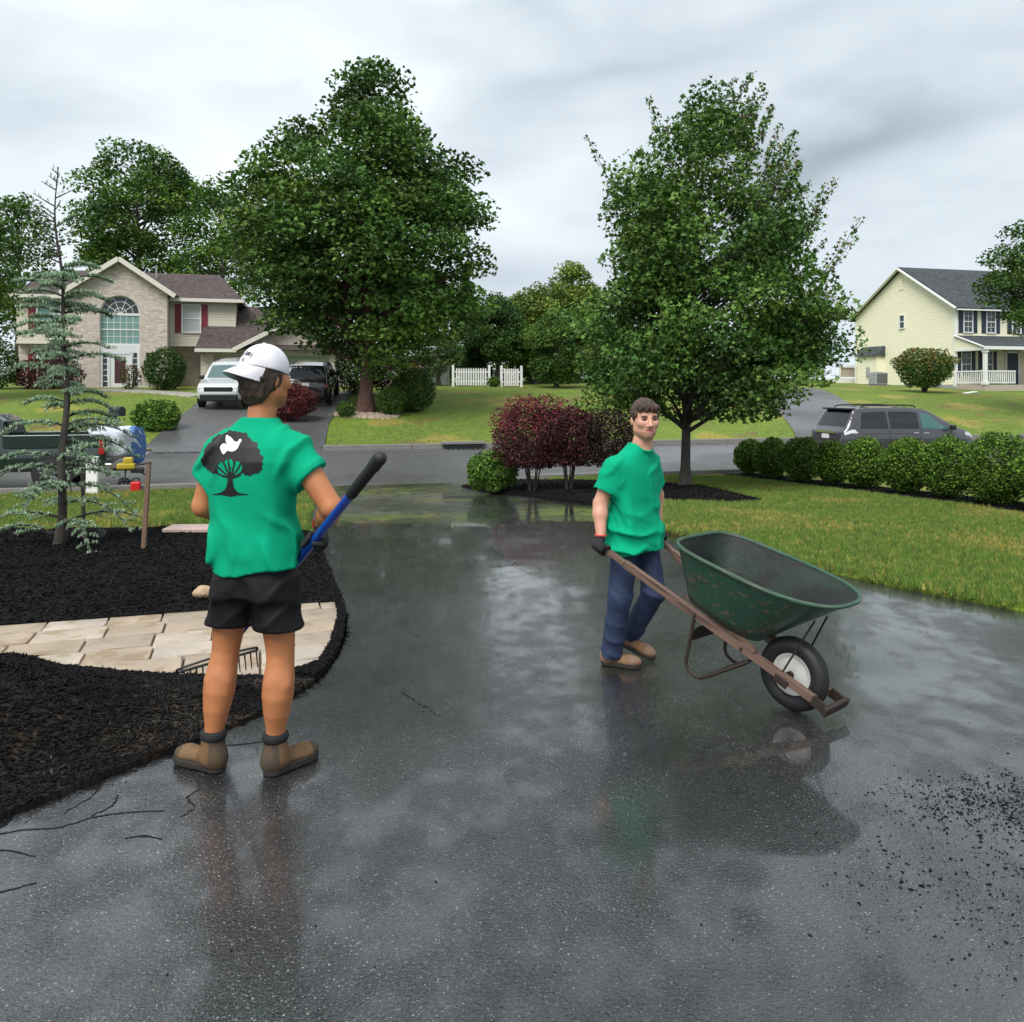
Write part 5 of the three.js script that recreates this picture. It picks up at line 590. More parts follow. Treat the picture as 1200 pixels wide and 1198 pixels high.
{ // grey minivan out on the street
  const body = { len: 5.1, roofW: 0.76, roof: [[0, 0.72], [0.05, 0.98], [0.16, 1.08], [0.5, 1.66], [0.62, 1.71], [1.4, 1.75], [2.5, 1.74], [3.1, 1.68], [3.35, 1.60], [4.25, 1.10], [4.75, 0.98], [5.0, 0.82], [5.1, 0.62]], belt: [[0, 0.7], [0.06, 0.95], [0.3, 1.04], [2, 1.03], [4.2, 1.0], [4.8, 0.9], [5.05, 0.74], [5.1, 0.6]], sill: [[0, 0.4], [0.25, 0.3], [4.8, 0.26], [5.1, 0.34]], plan: [[0, 0.74], [0.08, 0.88], [0.4, 0.97], [1, 0.99], [4, 0.99], [4.6, 0.93], [4.95, 0.78], [5.1, 0.55]] };
  vehicle({ name: 'minivan', label: 'dark grey minivan with roof rails on the street behind the hedge', category: 'minivan', body, paint: carPaint([0.05, 0.047, 0.058]), pos: [12.55, Hd(12.55, 28.1) + 0.02, -28.1], turn: Math.atan(0.26), wheels: [1.0, 4.1], wheelR: 0.34, build: (B, P) => {
    for (const s of [1, -1]) { P('side_window', B.side(s, 0.62, 1.62, 5.3, 8.5, 0.14, 0), M.carGlass); P('side_window', B.side(s, 1.72, 2.78, 5.3, 8.5), M.carGlass); P('side_window', B.side(s, 2.88, 4.02, 5.3, 8.5, 0, -0.78), phys([0.05, 0.13, 0.13], 0.05));
      P('door_seam', [B.side(s, 1.655, 1.672, 1.6, 5, 0, 0, 0.004), B.side(s, 2.815, 2.832, 1.6, 5, 0, 0, 0.004), B.side(s, 3.98, 3.995, 1.6, 5, 0, 0, 0.004), B.side(s, 0.7, 2.8, 4.1, 4.2, 0, 0, 0.004)], M.plastic);
      P('door_handle', rbox(0.2, 0.04, 0.04, 0.015, 2.62, 0.93, s * 1.0), M.grey); P('door_handle', rbox(0.2, 0.04, 0.04, 0.015, 3.0, 0.92, s * 1.0), M.grey);
      P('mirror', [rbox(0.14, 0.16, 0.22, 0.05, 3.92, 1.1, s * 1.1)], M.plastic); P('tail_light', B.side(s, 0.08, 0.52, 4.3, 5.2, 0, -0.12, 0.012), M.lampClear); P('roof_rail', [tube([V(0.8, 1.72, s * 0.66), V(1.0, 1.80, s * 0.66), V(2.6, 1.81, s * 0.66), V(2.85, 1.74, s * 0.66)], 0.022)], M.plastic); P('headlight', B.side(s, 4.55, 4.95, 4.2, 5, 0, 0, 0.012), M.lampClear); }
    P('rear_window', B.top(0.2, 0.49, 0.06), M.carGlass); P('windshield', B.top(3.38, 4.2, 0.06), M.carGlass); P('spoiler', rbox(0.3, 0.05, 1.35, 0.02, 0.5, 1.7, 0), M.plastic); P('cross_bar', [1.2, 2.4].map((x) => bx(x, x + 0.06, 1.79, 1.82, -0.66, 0.66)), M.plastic);
    P('licence_plate', bx(-0.015, 0.02, 0.76, 0.9, -0.17, 0.17), M.plate); P('bumper', rbox(0.2, 0.24, 1.6, 0.06, 0.06, 0.5, 0), M.plastic); P('tailgate_trim', bx(-0.01, 0.06, 0.93, 0.99, -0.5, 0.5), M.chrome);
  } });
}
const suv = { len: 4.7, roofW: 0.8, roof: [[0, 0.9], [0.05, 1.05], [0.14, 1.15], [0.36, 1.66], [0.5, 1.72], [1.5, 1.76], [2.4, 1.74], [2.75, 1.66], [3.45, 1.16], [4.4, 1.06], [4.62, 0.96], [4.7, 0.78]], belt: [[0, 0.86], [0.06, 1.0], [0.3, 1.08], [3.4, 1.06], [4.4, 0.98], [4.65, 0.9], [4.7, 0.76]], sill: [[0, 0.48], [0.3, 0.36], [4.4, 0.36], [4.7, 0.46]], plan: [[0, 0.8], [0.1, 0.9], [0.4, 0.95], [4.2, 0.95], [4.55, 0.88], [4.7, 0.72]] };
const suvBuild = (B, P) => { for (const s of [1, -1]) { P('side_window', B.side(s, 0.55, 1.2, 5.3, 8.5, 0.1), M.carGlass); P('side_window', B.side(s, 1.3, 2.15, 5.3, 8.5), M.carGlass); P('side_window', B.side(s, 2.25, 3.2, 5.3, 8.5, 0, -0.6), M.carGlass); P('mirror', rbox(0.14, 0.17, 0.22, 0.05, 3.0, 1.15, s * 1.06), M.plastic); P('tail_light', B.side(s, 0.02, 0.2, 3.9, 5, 0, 0, 0.02), M.tailRed); P('headlight', rbox(0.12, 0.16, 0.2, 0.03, 4.6, 0.88, s * 0.68), M.lampClear); P('roof_rail', bar(V(0.7, 1.79, s * 0.66), V(2.4, 1.78, s * 0.66), 0.02), M.plastic); }
  P('rear_window', B.top(0.17, 0.35, 0.08), M.carGlass); P('windshield', B.top(2.8, 3.42, 0.06), phys([0.10, 0.16, 0.16], 0.05)); P('grille', rbox(0.06, 0.2, 1.15, 0.03, 4.68, 0.86, 0), M.plastic); P('bumper', [rbox(0.22, 0.3, 1.5, 0.06, 4.62, 0.52, 0), rbox(0.2, 0.28, 1.6, 0.06, 0.06, 0.56, 0)], M.plastic); P('licence_plate', bx(-0.03, 0.0, 0.92, 1.06, -0.16, 0.16), M.plate); P('rear_wiper', bx(0.1, 0.13, 1.18, 1.2, -0.3, 0.2), M.plastic); };
vehicle({ name: 'suv', label: 'white sport utility car facing the street in the drive of the brick house', category: 'car', body: suv, paint: carPaint([0.62, 0.64, 0.65]), pos: far(-12.15, 37, 0.16), turn: -Math.PI / 2 + 0.1, pitch: -0.135, wheels: [0.85, 3.75], wheelR: 0.36, build: suvBuild });
vehicle({ name: 'suv', label: 'black sport utility car parked rear outward in the drive of the brick house', category: 'car', body: suv, paint: carPaint([0.012, 0.012, 0.014]), pos: far(-8.95, 38.4, 0.16), turn: Math.PI / 2 + 0.1, pitch: 0.13, wheels: [0.85, 3.75], wheelR: 0.36, build: suvBuild });
{ // dark green pickup standing at the near kerb
  const t = thing('pickup_truck', 'dark green pickup truck parked at the kerb behind the cedar', 'truck', [-9.75, Hd(-9.75, 20.75) + 0.01, -20.75], Math.atan(0.26) + Math.PI), green = carPaint([0.016, 0.03, 0.028]);
  // x runs from the tailgate (0) to the front, which points away to the left
  const cab = new CarBody({ len: 5.6, roofW: 0.74, roof: [[0, 1.02], [2.0, 1.02], [2.02, 1.05], [2.12, 1.62], [2.3, 1.76], [3.3, 1.78], [3.55, 1.7], [4.1, 1.22], [5.2, 1.1], [5.5, 1.0], [5.6, 0.8]], belt: [[0, 1.0], [2, 1.0], [2.02, 1.04], [2.2, 1.2], [4, 1.2], [5.2, 1.06], [5.6, 0.78]], sill: [[0, 0.6], [0.3, 0.46], [5.6, 0.5]], plan: [[0, 0.93], [0.1, 0.97], [5, 0.97], [5.4, 0.9], [5.6, 0.75]] });
  mesh('body', cab.shell(), green, t); for (const s of [1, -1]) { mesh('bed_side', rbox(2.1, 0.32, 0.1, 0.03, 1.05, 1.16, s * 0.9), green, t); mesh('side_window', cab.side(s, 2.5, 3.9, 5.3, 8.5, 0, -0.45), M.carGlass, t); mesh('tail_light', rbox(0.12, 0.42, 0.1, 0.03, 0.03, 1.05, s * 0.93), M.tailRed, t); mesh('wheel_arch', [1.05, 4.6].map((x) => new THREE.RingGeometry(0.001, 0.45, 28).rotateY(s > 0 ? 0 : Math.PI).translate(x, 0.44, s * 0.985)), M.plastic, t); for (const x of [1.05, 4.6]) wheel(t, x, s * 0.9, 0.38, 0.24); }
  mesh('tailgate', rbox(0.08, 0.6, 1.7, 0.02, -0.02, 0.98, 0), green, t); mesh('rear_window', bx(2.06, 2.1, 1.28, 1.62, -0.6, 0.6), M.carGlass, t); mesh('bumper', rbox(0.2, 0.16, 1.85, 0.04, -0.1, 0.56, 0), M.chrome, t); mesh('hitch', [rbox(0.5, 0.08, 0.08, 0.02, -0.3, 0.42, 0), new THREE.SphereGeometry(0.05, 12, 8).translate(-0.5, 0.5, 0)], M.plastic, t);
  // load: pale bags with a blue edge slumped over the tailgate
  const bag = (name, label, x, y, z, sx, sy, sz, m, seed) => { const g = new THREE.SphereGeometry(0.5, 28, 18), p = g.attributes.position; for (let i = 0; i < p.count; i++) { const a = [p.getX(i), p.getY(i), p.getZ(i)].map((q) => Math.sign(q) * Math.pow(Math.abs(q) * 2, 0.55) / 2), n = 0.7 + 0.6 * fbm3(a[0] * 5 + seed, a[1] * 5, a[2] * 5, 4); p.setXYZ(i, a[0] * n * sx, a[1] * n * sy, a[2] * n * sz); } g.computeVertexNormals(); const o = mesh(name, g.translate(x, y, z), m, scene); return tag(o, label, 'bag', 'bulk bags on the pickup'); };
  const g0 = Hd(-9.7, 20.5); bag('bulk_bag', 'crumpled pale bulk bag slumped over the pickup tailgate', -9.62, g0 + 1.12, -20.65, 1.0, 0.72, 0.9, mat([0.5, 0.54, 0.6], 0.7), 3); bag('bulk_bag', 'blue sided bulk bag at the rear of the pickup', -9.2, g0 + 1.0, -20.9, 0.22, 0.85, 0.8, mat([0.05, 0.13, 0.34], 0.6), 8);
  const sp = thing('spreader', 'yellow and black push machine behind the pickup', 'machine', [-9.05, g0 + 0.02, -20.0], 0.4); mesh('engine', [rbox(0.4, 0.14, 0.3, 0.04, 0, 0.55, 0), rbox(0.22, 0.16, 0.22, 0.05, 0.05, 0.68, 0)], mat([0.42, 0.32, 0.02], 0.5), sp); mesh('frame', [bar(V(-0.3, 0.5, 0), V(0.55, 0.62, 0.05), 0.025), bar(V(0.2, 0.5, 0.1), V(0.5, 0.28, 0.1), 0.02), rbox(0.3, 0.12, 0.24, 0.03, 0.25, 0.45, 0), bar(V(0, 0.5, 0), V(-0.05, 0.1, 0.2), 0.02), bar(V(0, 0.5, 0), V(-0.05, 0.1, -0.2), 0.02)], M.black, sp); for (const z of [-0.2, 0.2]) mesh('wheel', new THREE.TorusGeometry(0.1, 0.035, 8, 18).translate(-0.05, 0.135, z), M.tyre, sp);
  const gc = thing('fuel_can', 'small red fuel can on the verge behind the pickup', 'fuel can', [-8.62, lawnHeight(-8.62, 19.55) - 0.03, -19.55], 0.3); mesh('can', rbox(0.22, 0.24, 0.16, 0.05, 0, 0.13, 0, 3), phys([0.55, 0.012, 0.015], 0.35), gc); mesh('handle', tube([V(-0.08, 0.25, 0), V(-0.04, 0.32, 0), V(0.06, 0.32, 0), V(0.08, 0.25, 0)], 0.016), M.black, gc); mesh('spout', bar(V(-0.08, 0.24, 0), V(-0.2, 0.34, 0), 0.022, 0.014), M.black, gc);
}
// ---------------------------------------------------------------- the two workers: distance fields meshed with surface nets
const smin = (a, b, k) => { const h = Math.max(k - Math.abs(a - b), 0) / k; return Math.min(a, b) - h * h * k * 0.25; }, smax = (a, b, k) => -smin(-a, -b, k);
const cone = (a, b, ra, rb) => { const ux = b[0] - a[0], uy = b[1] - a[1], uz = b[2] - a[2], L2 = ux * ux + uy * uy + uz * uz; return (x, y, z) => { const px = x - a[0], py = y - a[1], pz = z - a[2], t = clamp((px * ux + py * uy + pz * uz) / L2), dx = px - ux * t, dy = py - uy * t, dz = pz - uz * t; return Math.sqrt(dx * dx + dy * dy + dz * dz) - mixn(ra, rb, t); }; };
const ball = (c, r) => { const [rx, ry, rz] = Array.isArray(r) ? r : [r, r, r], m = Math.min(rx, ry, rz); return (x, y, z) => { const a = (x - c[0]) / rx, b = (y - c[1]) / ry, e = (z - c[2]) / rz, k0 = Math.sqrt(a * a + b * b + e * e), k1 = Math.sqrt(a * a / (rx * rx) + b * b / (ry * ry) + e * e / (rz * rz)); return k1 < 1e-6 ? -m : k0 * (k0 - 1) / k1; }; };
const blend = (k, ...fs) => (x, y, z) => { let d = fs[0](x, y, z); for (let i = 1; i < fs.length; i++) d = smin(d, fs[i](x, y, z), k); return d; };
// trunk with elliptical sections: rows of [height, half width, half depth, centre x, centre z]; F is the way it faces
function trunkField(rows, F) { const f = [1, 2, 3, 4].map((k) => tab(rows.map((r) => [r[0], r[k]]))), lo = rows[0][0], hi = rows[rows.length - 1][0]; return (x, y, z) => { const yy = clamp(y, lo, hi), w = f[0](yy), t = f[1](yy), px = x - f[2](yy), pz = z - f[3](yy), a = px * -F[2] + pz * F[0], b = px * F[0] + pz * F[2], e = 2.35, q = Math.pow(Math.pow(Math.abs(a) / w, e) + Math.pow(Math.abs(b) / t, e), 1 / e), d = (q - 1) * Math.min(w, t) * 0.92, dy = y < lo ? lo - y : y > hi ? y - hi : 0; return dy > 0 ? Math.hypot(Math.max(d, 0), dy) + Math.min(d, 0) * 0 : d; }; }
function nets(f, lo, hi, cell, color) {
  const n = [0, 1, 2].map((i) => Math.ceil((hi[i] - lo[i]) / cell) + 1), [nx, ny, nz] = n, val = new Float32Array(nx * ny * nz), B = 6, at = (i, j, k) => (k * ny + j) * nx + i;
  for (let K = 0; K < nz; K += B) for (let J = 0; J < ny; J += B) for (let I = 0; I < nx; I += B) {
    const c = f(lo[0] + (I + B / 2) * cell, lo[1] + (J + B / 2) * cell, lo[2] + (K + B / 2) * cell), skip = Math.abs(c) > B * cell * 1.5;
    for (let k = K; k < Math.min(K + B, nz); k++) for (let j = J; j < Math.min(J + B, ny); j++) for (let i = I; i < Math.min(I + B, nx); i++) val[at(i, j, k)] = skip ? c : f(lo[0] + i * cell, lo[1] + j * cell, lo[2] + k * cell);
  }
  const id = new Int32Array(nx * ny * nz).fill(-1), pos = [], idx = [];
  for (let k = 0; k < nz - 1; k++) for (let j = 0; j < ny - 1; j++) for (let i = 0; i < nx - 1; i++) {
    let s = 0, cx = 0, cy = 0, cz = 0, m = 0; const v = []; for (let q = 0; q < 8; q++) { v[q] = val[at(i + (q & 1), j + ((q >> 1) & 1), k + (q >> 2))]; if (v[q] < 0) s++; }
    if (!s || s === 8) continue;
    for (let q = 0; q < 8; q++) for (const b of [1, 2, 4]) { if (q & b) continue; const p = q | b; if ((v[q] < 0) === (v[p] < 0)) continue; const t = v[q] / (v[q] - v[p]); cx += (q & 1) + (b === 1 ? t : 0); cy += ((q >> 1) & 1) + (b === 2 ? t : 0); cz += (q >> 2) + (b === 4 ? t : 0); m++; }
    id[at(i, j, k)] = pos.length / 3; pos.push(lo[0] + (i + cx / m) * cell, lo[1] + (j + cy / m) * cell, lo[2] + (k + cz / m) * cell);
  }
  const quad = (a, b, c, d, flip) => { if (a < 0 || b < 0 || c < 0 || d < 0) return; flip ? idx.push(a, c, b, a, d, c) : idx.push(a, b, c, a, c, d); };
  for (let k = 1; k < nz - 1; k++) for (let j = 1; j < ny - 1; j++) for (let i = 1; i < nx - 1; i++) { const a = val[at(i, j, k)] < 0; if (a !== (val[at(i + 1, j, k)] < 0)) quad(id[at(i, j - 1, k - 1)], id[at(i, j, k - 1)], id[at(i, j, k)], id[at(i, j - 1, k)], !a); if (a !== (val[at(i, j + 1, k)] < 0)) quad(id[at(i - 1, j, k - 1)], id[at(i - 1, j, k)], id[at(i, j, k)], id[at(i, j, k - 1)], !a); if (a !== (val[at(i, j, k + 1)] < 0)) quad(id[at(i - 1, j - 1, k)], id[at(i, j - 1, k)], id[at(i, j, k)], id[at(i - 1, j, k)], !a); }
  const col = color ? [] : null; if (color) for (let i = 0; i < pos.length; i += 3) col.push(...color(pos[i], pos[i + 1], pos[i + 2]));
  return geo(pos, idx, null, col);
}
const joinColored = (list) => mergeGeometries(list.map((g) => { const o = g.index ? g.toNonIndexed() : g; for (const k of Object.keys(o.attributes)) if (!['position', 'normal', 'color'].includes(k)) o.deleteAttribute(k); return o; }));
const frame = (F) => ({ F, R: [-F[2], 0, F[0]], to: (c, s, y, f) => [c[0] + -F[2] * s + F[0] * f, c[1] + y, c[2] + F[0] * s + F[2] * f] }); // s to the figure's right, f forward
const vary = (base, amt, sc) => (x, y, z) => { const k = 1 - amt / 2 + amt * fbm3(x * sc, y * sc, z * sc, 3); return [base[0] * k, base[1] * k, base[2] * k]; };
M.skin = phys([1, 1, 1], 0.5, { vertexColors: true, sheen: 0.2, sheenRoughness: 0.5 });
const weave = tex(256, 256, (x, y, o) => { o[0] = o[1] = o[2] = 0.5 + 0.25 * Math.sin(x * 6.283 * 64) * Math.sin(y * 6.283 * 64) + 0.3 * (tnoise(x, y, 64, 3) - 0.5); });
M.shirt = phys([1, 1, 1], 0.9, { specularIntensity: 0.25, vertexColors: true });
const shirtTint = (x, y, z) => { const k = 0.86 + 0.28 * fbm3(x * 9, y * 9, z * 9, 4); return [0.002 * k, 0.315 * k, 0.165 * k]; }; M.rib = phys([0.002, 0.29, 0.15], 0.9, { specularIntensity: 0.25 });
M.shorts = phys([0.0045, 0.0042, 0.005], 0.6, { specularIntensity: 0.5 }); M.vc = phys([1, 1, 1], 0.8, { vertexColors: true }); M.glove = mat([0.007, 0.008, 0.009], 0.8); M.hair = phys([1, 1, 1], 0.5, { vertexColors: true });

// head in its own axes (x = figure's left when it looks along +z)
function headField() {
  const skull = ball([0, 0.035, -0.014], [0.077, 0.098, 0.097]), face = ball([0, -0.028, 0.022], [0.061, 0.088, 0.070]), jaw = cone([-0.043, -0.062, 0.0], [-0.006, -0.096, 0.056], 0.024, 0.022), jaw2 = cone([0.043, -0.062, 0.0], [0.006, -0.096, 0.056], 0.024, 0.022), nose = cone([0, 0.016, 0.090], [0, -0.028, 0.108], 0.0085, 0.0125), wingA = ball([-0.012, -0.034, 0.097], 0.009), wingB = ball([0.012, -0.034, 0.097], 0.009), brow = cone([-0.036, 0.030, 0.074], [0.036, 0.030, 0.074], 0.014, 0.014), cheekA = ball([-0.042, -0.015, 0.06], 0.024), cheekB = ball([0.042, -0.015, 0.06], 0.024), lipU = cone([-0.023, -0.0585, 0.0755], [0.023, -0.0585, 0.0755], 0.0062, 0.0062), lipL = cone([-0.019, -0.0665, 0.0755], [0.019, -0.0665, 0.0755], 0.0068, 0.0068), mouth = cone([-0.024, -0.0628, 0.086], [0.024, -0.0628, 0.086], 0.0022, 0.0022), earA = ball([-0.079, -0.002, -0.012], [0.011, 0.032, 0.020]), earB = ball([0.079, -0.002, -0.012], [0.011, 0.032, 0.020]), eyeA = ball([-0.032, 0.010, 0.099], [0.019, 0.012, 0.016]), eyeB = ball([0.032, 0.010, 0.099], [0.019, 0.012, 0.016]), neck = cone([0, -0.07, -0.018], [0, -0.21, -0.035], 0.054, 0.062);
  return (x, y, z) => { let d = smin(skull(x, y, z), face(x, y, z), 0.04); d = smin(d, Math.min(jaw(x, y, z), jaw2(x, y, z)), 0.045); d = smin(d, brow(x, y, z), 0.018); d = smin(d, Math.min(cheekA(x, y, z), cheekB(x, y, z)), 0.025); d = smax(d, -Math.min(eyeA(x, y, z), eyeB(x, y, z)), 0.012); d = smin(d, nose(x, y, z), 0.012); d = smin(d, Math.min(wingA(x, y, z), wingB(x, y, z)), 0.007); d = smin(d, Math.min(lipU(x, y, z), lipL(x, y, z)), 0.009); d = smax(d, -mouth(x, y, z), 0.005); d = smin(d, Math.min(earA(x, y, z), earB(x, y, z)), 0.008); return smin(d, neck(x, y, z), 0.03); };
}
const HEAD = headField();
function headGeo(skin, lip, browTint, stubble, centre, turn, size = [1, 1, 1]) {
  const g = nets(HEAD, [-0.105, -0.215, -0.13], [0.105, 0.15, 0.135], 0.0035, (x, y, z) => { let c = skin.map((q, i) => q * (0.93 + 0.14 * fbm3(x * 40 + i, y * 40, z * 40, 2))); const mixc = (t, k) => { c = c.map((q, i) => mixn(q, t[i], k)); }; if (z > 0.03) { mixc(lip, ss(0.012, 0.006, Math.abs(y + 0.0625)) * ss(0.028, 0.022, Math.abs(x)) * ss(0.068, 0.074, z)); const by = 0.030 - 0.22 * Math.abs(Math.abs(x) - 0.034); mixc(browTint, 0.9 * ss(0.011, 0.005, Math.abs(y - by)) * ss(0.014, 0.02, Math.abs(x)) * ss(0.056, 0.048, Math.abs(x))); } mixc(stubble, 0.55 * ss(-0.045, -0.085, y) * ss(-0.01, 0.03, z) * ss(0.004, 0.012, Math.abs(y + 0.0625)) * ss(-0.13, -0.105, y)); return c; });
  return g.applyMatrix4(new THREE.Matrix4().makeRotationY(turn).setPosition(...centre).scale(V(...size)));
}
// gloved fist round a bar: centre, bar axis, direction from bar to the back of the hand, wrist
function fist(c, axis, back, wrist, r, palmFlip = 1) {
  const A = V(...axis).normalize(), K = V(...back); K.addScaledVector(A, -K.dot(A)).normalize(); const S = new THREE.Vector3().crossVectors(A, K), C = V(...c), P = (a, ang, rad) => { const p = C.clone().addScaledVector(A, a).addScaledVector(K, Math.cos(ang) * rad).addScaledVector(S, Math.sin(ang) * rad * palmFlip); return [p.x, p.y, p.z]; };
  const fs = [cone(P(-0.028, 0, r + 0.018), P(0.028, 0, r + 0.018), 0.021, 0.022), cone(P(0, -0.25, r + 0.022), wrist, 0.03, 0.031), cone(P(-0.02, -0.7, r + 0.018), P(0.025, -0.7, r + 0.018), 0.018, 0.018)];
  const fingers = []; [-0.036, -0.012, 0.012, 0.035].forEach((a, i) => { const L = [0.85, 1, 1.04, 0.94][i], rad = r + 0.011; for (const [a0, a1] of [[0.45, 1.25], [1.25, 2.1], [2.1, 2.1 + 0.75 * L]]) fingers.push(cone(P(a, a0, rad + (a0 < 0.5 ? 0.006 : 0)), P(a, a1, rad), 0.0112, 0.0102)); });
  const thumb = [cone(P(0.03, -0.6, r + 0.016), P(0.05, -1.5, r + 0.014), 0.0135, 0.012), cone(P(0.05, -1.5, r + 0.014), P(0.046, -2.3, r + 0.012), 0.012, 0.0105)];
  const palm = blend(0.02, ...fs), fing = (x, y, z) => { let d = 9; for (const f of fingers) d = Math.min(d, f(x, y, z)); return d; }, th = blend(0.006, ...thumb), f = (x, y, z) => smin(smin(palm(x, y, z), fing(x, y, z), 0.007), th(x, y, z), 0.008);
  const w = wrist, lo = [0, 1, 2].map((i) => Math.min(c[i] - 0.1, w[i] - 0.05)), hi = [0, 1, 2].map((i) => Math.max(c[i] + 0.1, w[i] + 0.05));
  return nets(f, lo, hi, 0.0042);
}
// lace-up shoe in its own axes: heel at the origin, toe along +x, sole at y = 0
function shoe(kind) {
  const low = kind === 'shoe', up = blend(0.035, cone([0.05, 0.05, 0], [0.20, 0.038, 0.004], 0.042, 0.036), ball([0.22, 0.04, 0.006], [0.062, 0.034, 0.046]), ball([0.045, 0.055, 0], [0.05, 0.055, 0.039]), cone([0.065, 0.07, 0], [0.060, low ? 0.085 : 0.16, 0], low ? 0.044 : 0.048, low ? 0.046 : 0.05));
  const upper = (x, y, z) => Math.max(smax(up(x, y, z), 0.014 - y, 0.008), y - (low ? 0.095 : 0.148) - (low ? 0.05 : 0) * (x - 0.06)) + 0.0018 * Math.sin(x * 150) * ss(0.09, 0.12, x) * ss(0.19, 0.17, x) * ss(0.05, 0.065, y);
  const sole = (x, y, z) => { const w = x < 0.11 ? 0.042 : mixn(0.042, 0.05, ss(0.11, 0.2, x)), e = Math.max(Math.hypot(Math.max(0.05 - x, 0, x - 0.225) * 0.9, Math.max(Math.abs(z - 0.003) - 0, 0)) - w, -1); return Math.max(e, y - 0.03, -y); };
  const tan = low ? [0.24, 0.13, 0.065] : [0.16, 0.088, 0.036], dark = low ? [0.15, 0.10, 0.07] : [0.045, 0.034, 0.022];
  return { upper: nets(upper, [-0.03, 0, -0.08], [0.31, 0.19, 0.08], 0.006, (x, y, z) => { const n = clamp(0.5 + 1.6 * (fbm3(x * 26, y * 26, z * 26, 3) - 0.5)), panel = low ? ss(0.17, 0.2, x) * 0.7 : clamp(ss(0.045, 0.035, y) + ss(0.05, 0.035, x) + ss(0.215, 0.235, x)) * 0.9, k = clamp(panel * 0.85 + 0.9 * (n - 0.45)), q = 0.65 + 0.7 * n; return [0, 1, 2].map((i) => mixn(tan[i], dark[i], k) * q); }), sole: nets(sole, [-0.03, -0.01, -0.08], [0.31, 0.05, 0.08], 0.0055), collar: low ? null : new THREE.TorusGeometry(0.041, 0.015, 10, 24).rotateX(Math.PI / 2).scale(1.05, 1.5, 1).translate(0.06, 0.152, 0) };
}
function wearShoe(person, kind, heel, toe, pitch = 0) {
  const s = shoe(kind), a = Math.atan2(-(toe[2] - heel[2]), toe[0] - heel[0]), put = (g) => g.rotateZ(-pitch).rotateY(a).translate(heel[0], heel[1], heel[2]);
  const b = mesh(kind, put(s.upper), M.vc, person); mesh('sole', put(s.sole), mat([0.022, 0.018, 0.014], 0.8), b); if (s.collar) mesh('collar', put(s.collar), M.glove, b);
  mesh('lace', [0, 1, 2, 3].map((i) => put(tube([V(0.1 + i * 0.022, 0.073 - i * 0.004, -0.022), V(0.103 + i * 0.022, 0.09 - i * 0.0055, 0), V(0.1 + i * 0.022, 0.073 - i * 0.004, 0.024)], 0.0028, 8, 5))), mat(kind === 'shoe' ? [0.2, 0.12, 0.06] : [0.22, 0.15, 0.07], 0.8), b); return b;
}
const fold = (x, y, z, ax, ay, az, fr, ph) => { const a = (x * ax + y * ay + z * az) * fr + ph + 7 * fbm3(x * 5 + ph, y * 5, z * 5, 2), s = Math.sin(a * 0.5), k = Math.exp(-s * s * 3.2); return (0.45 - 1.5 * k) * (0.15 + 1.6 * noise3(x * 6 + ph, y * 6, z * 6)); };
const chain = (pts, rs) => { const cs = []; for (let i = 1; i < pts.length; i++) cs.push(cone(pts[i - 1], pts[i], rs[i - 1], rs[i])); return (x, y, z) => { let d = 9; for (const c of cs) d = Math.min(d, c(x, y, z)); return d; }; };
function backPrint(g, keep, uvOf, off) { // the triangles of a garment that carry a print, lifted off it by a hair
  const s = g.toNonIndexed(), p = s.attributes.position, n = s.attributes.normal, pos = [], nor = [], uv = []; for (let i = 0; i < p.count; i += 3) { const q = [0, 1, 2].map((k) => [p.getX(i + k), p.getY(i + k), p.getZ(i + k), n.getX(i + k), n.getY(i + k), n.getZ(i + k)]); if (!q.every(keep)) continue; for (const v of q) { pos.push(v[0] + v[3] * off, v[1] + v[4] * off, v[2] + v[5] * off); nor.push(v[3], v[4], v[5]); uv.push(...uvOf(v)); } }
  const o = new THREE.BufferGeometry(); o.setAttribute('position', new THREE.Float32BufferAttribute(pos, 3)); o.setAttribute('normal', new THREE.Float32BufferAttribute(nor, 3)); o.setAttribute('uv', new THREE.Float32BufferAttribute(uv, 2)); return o; }

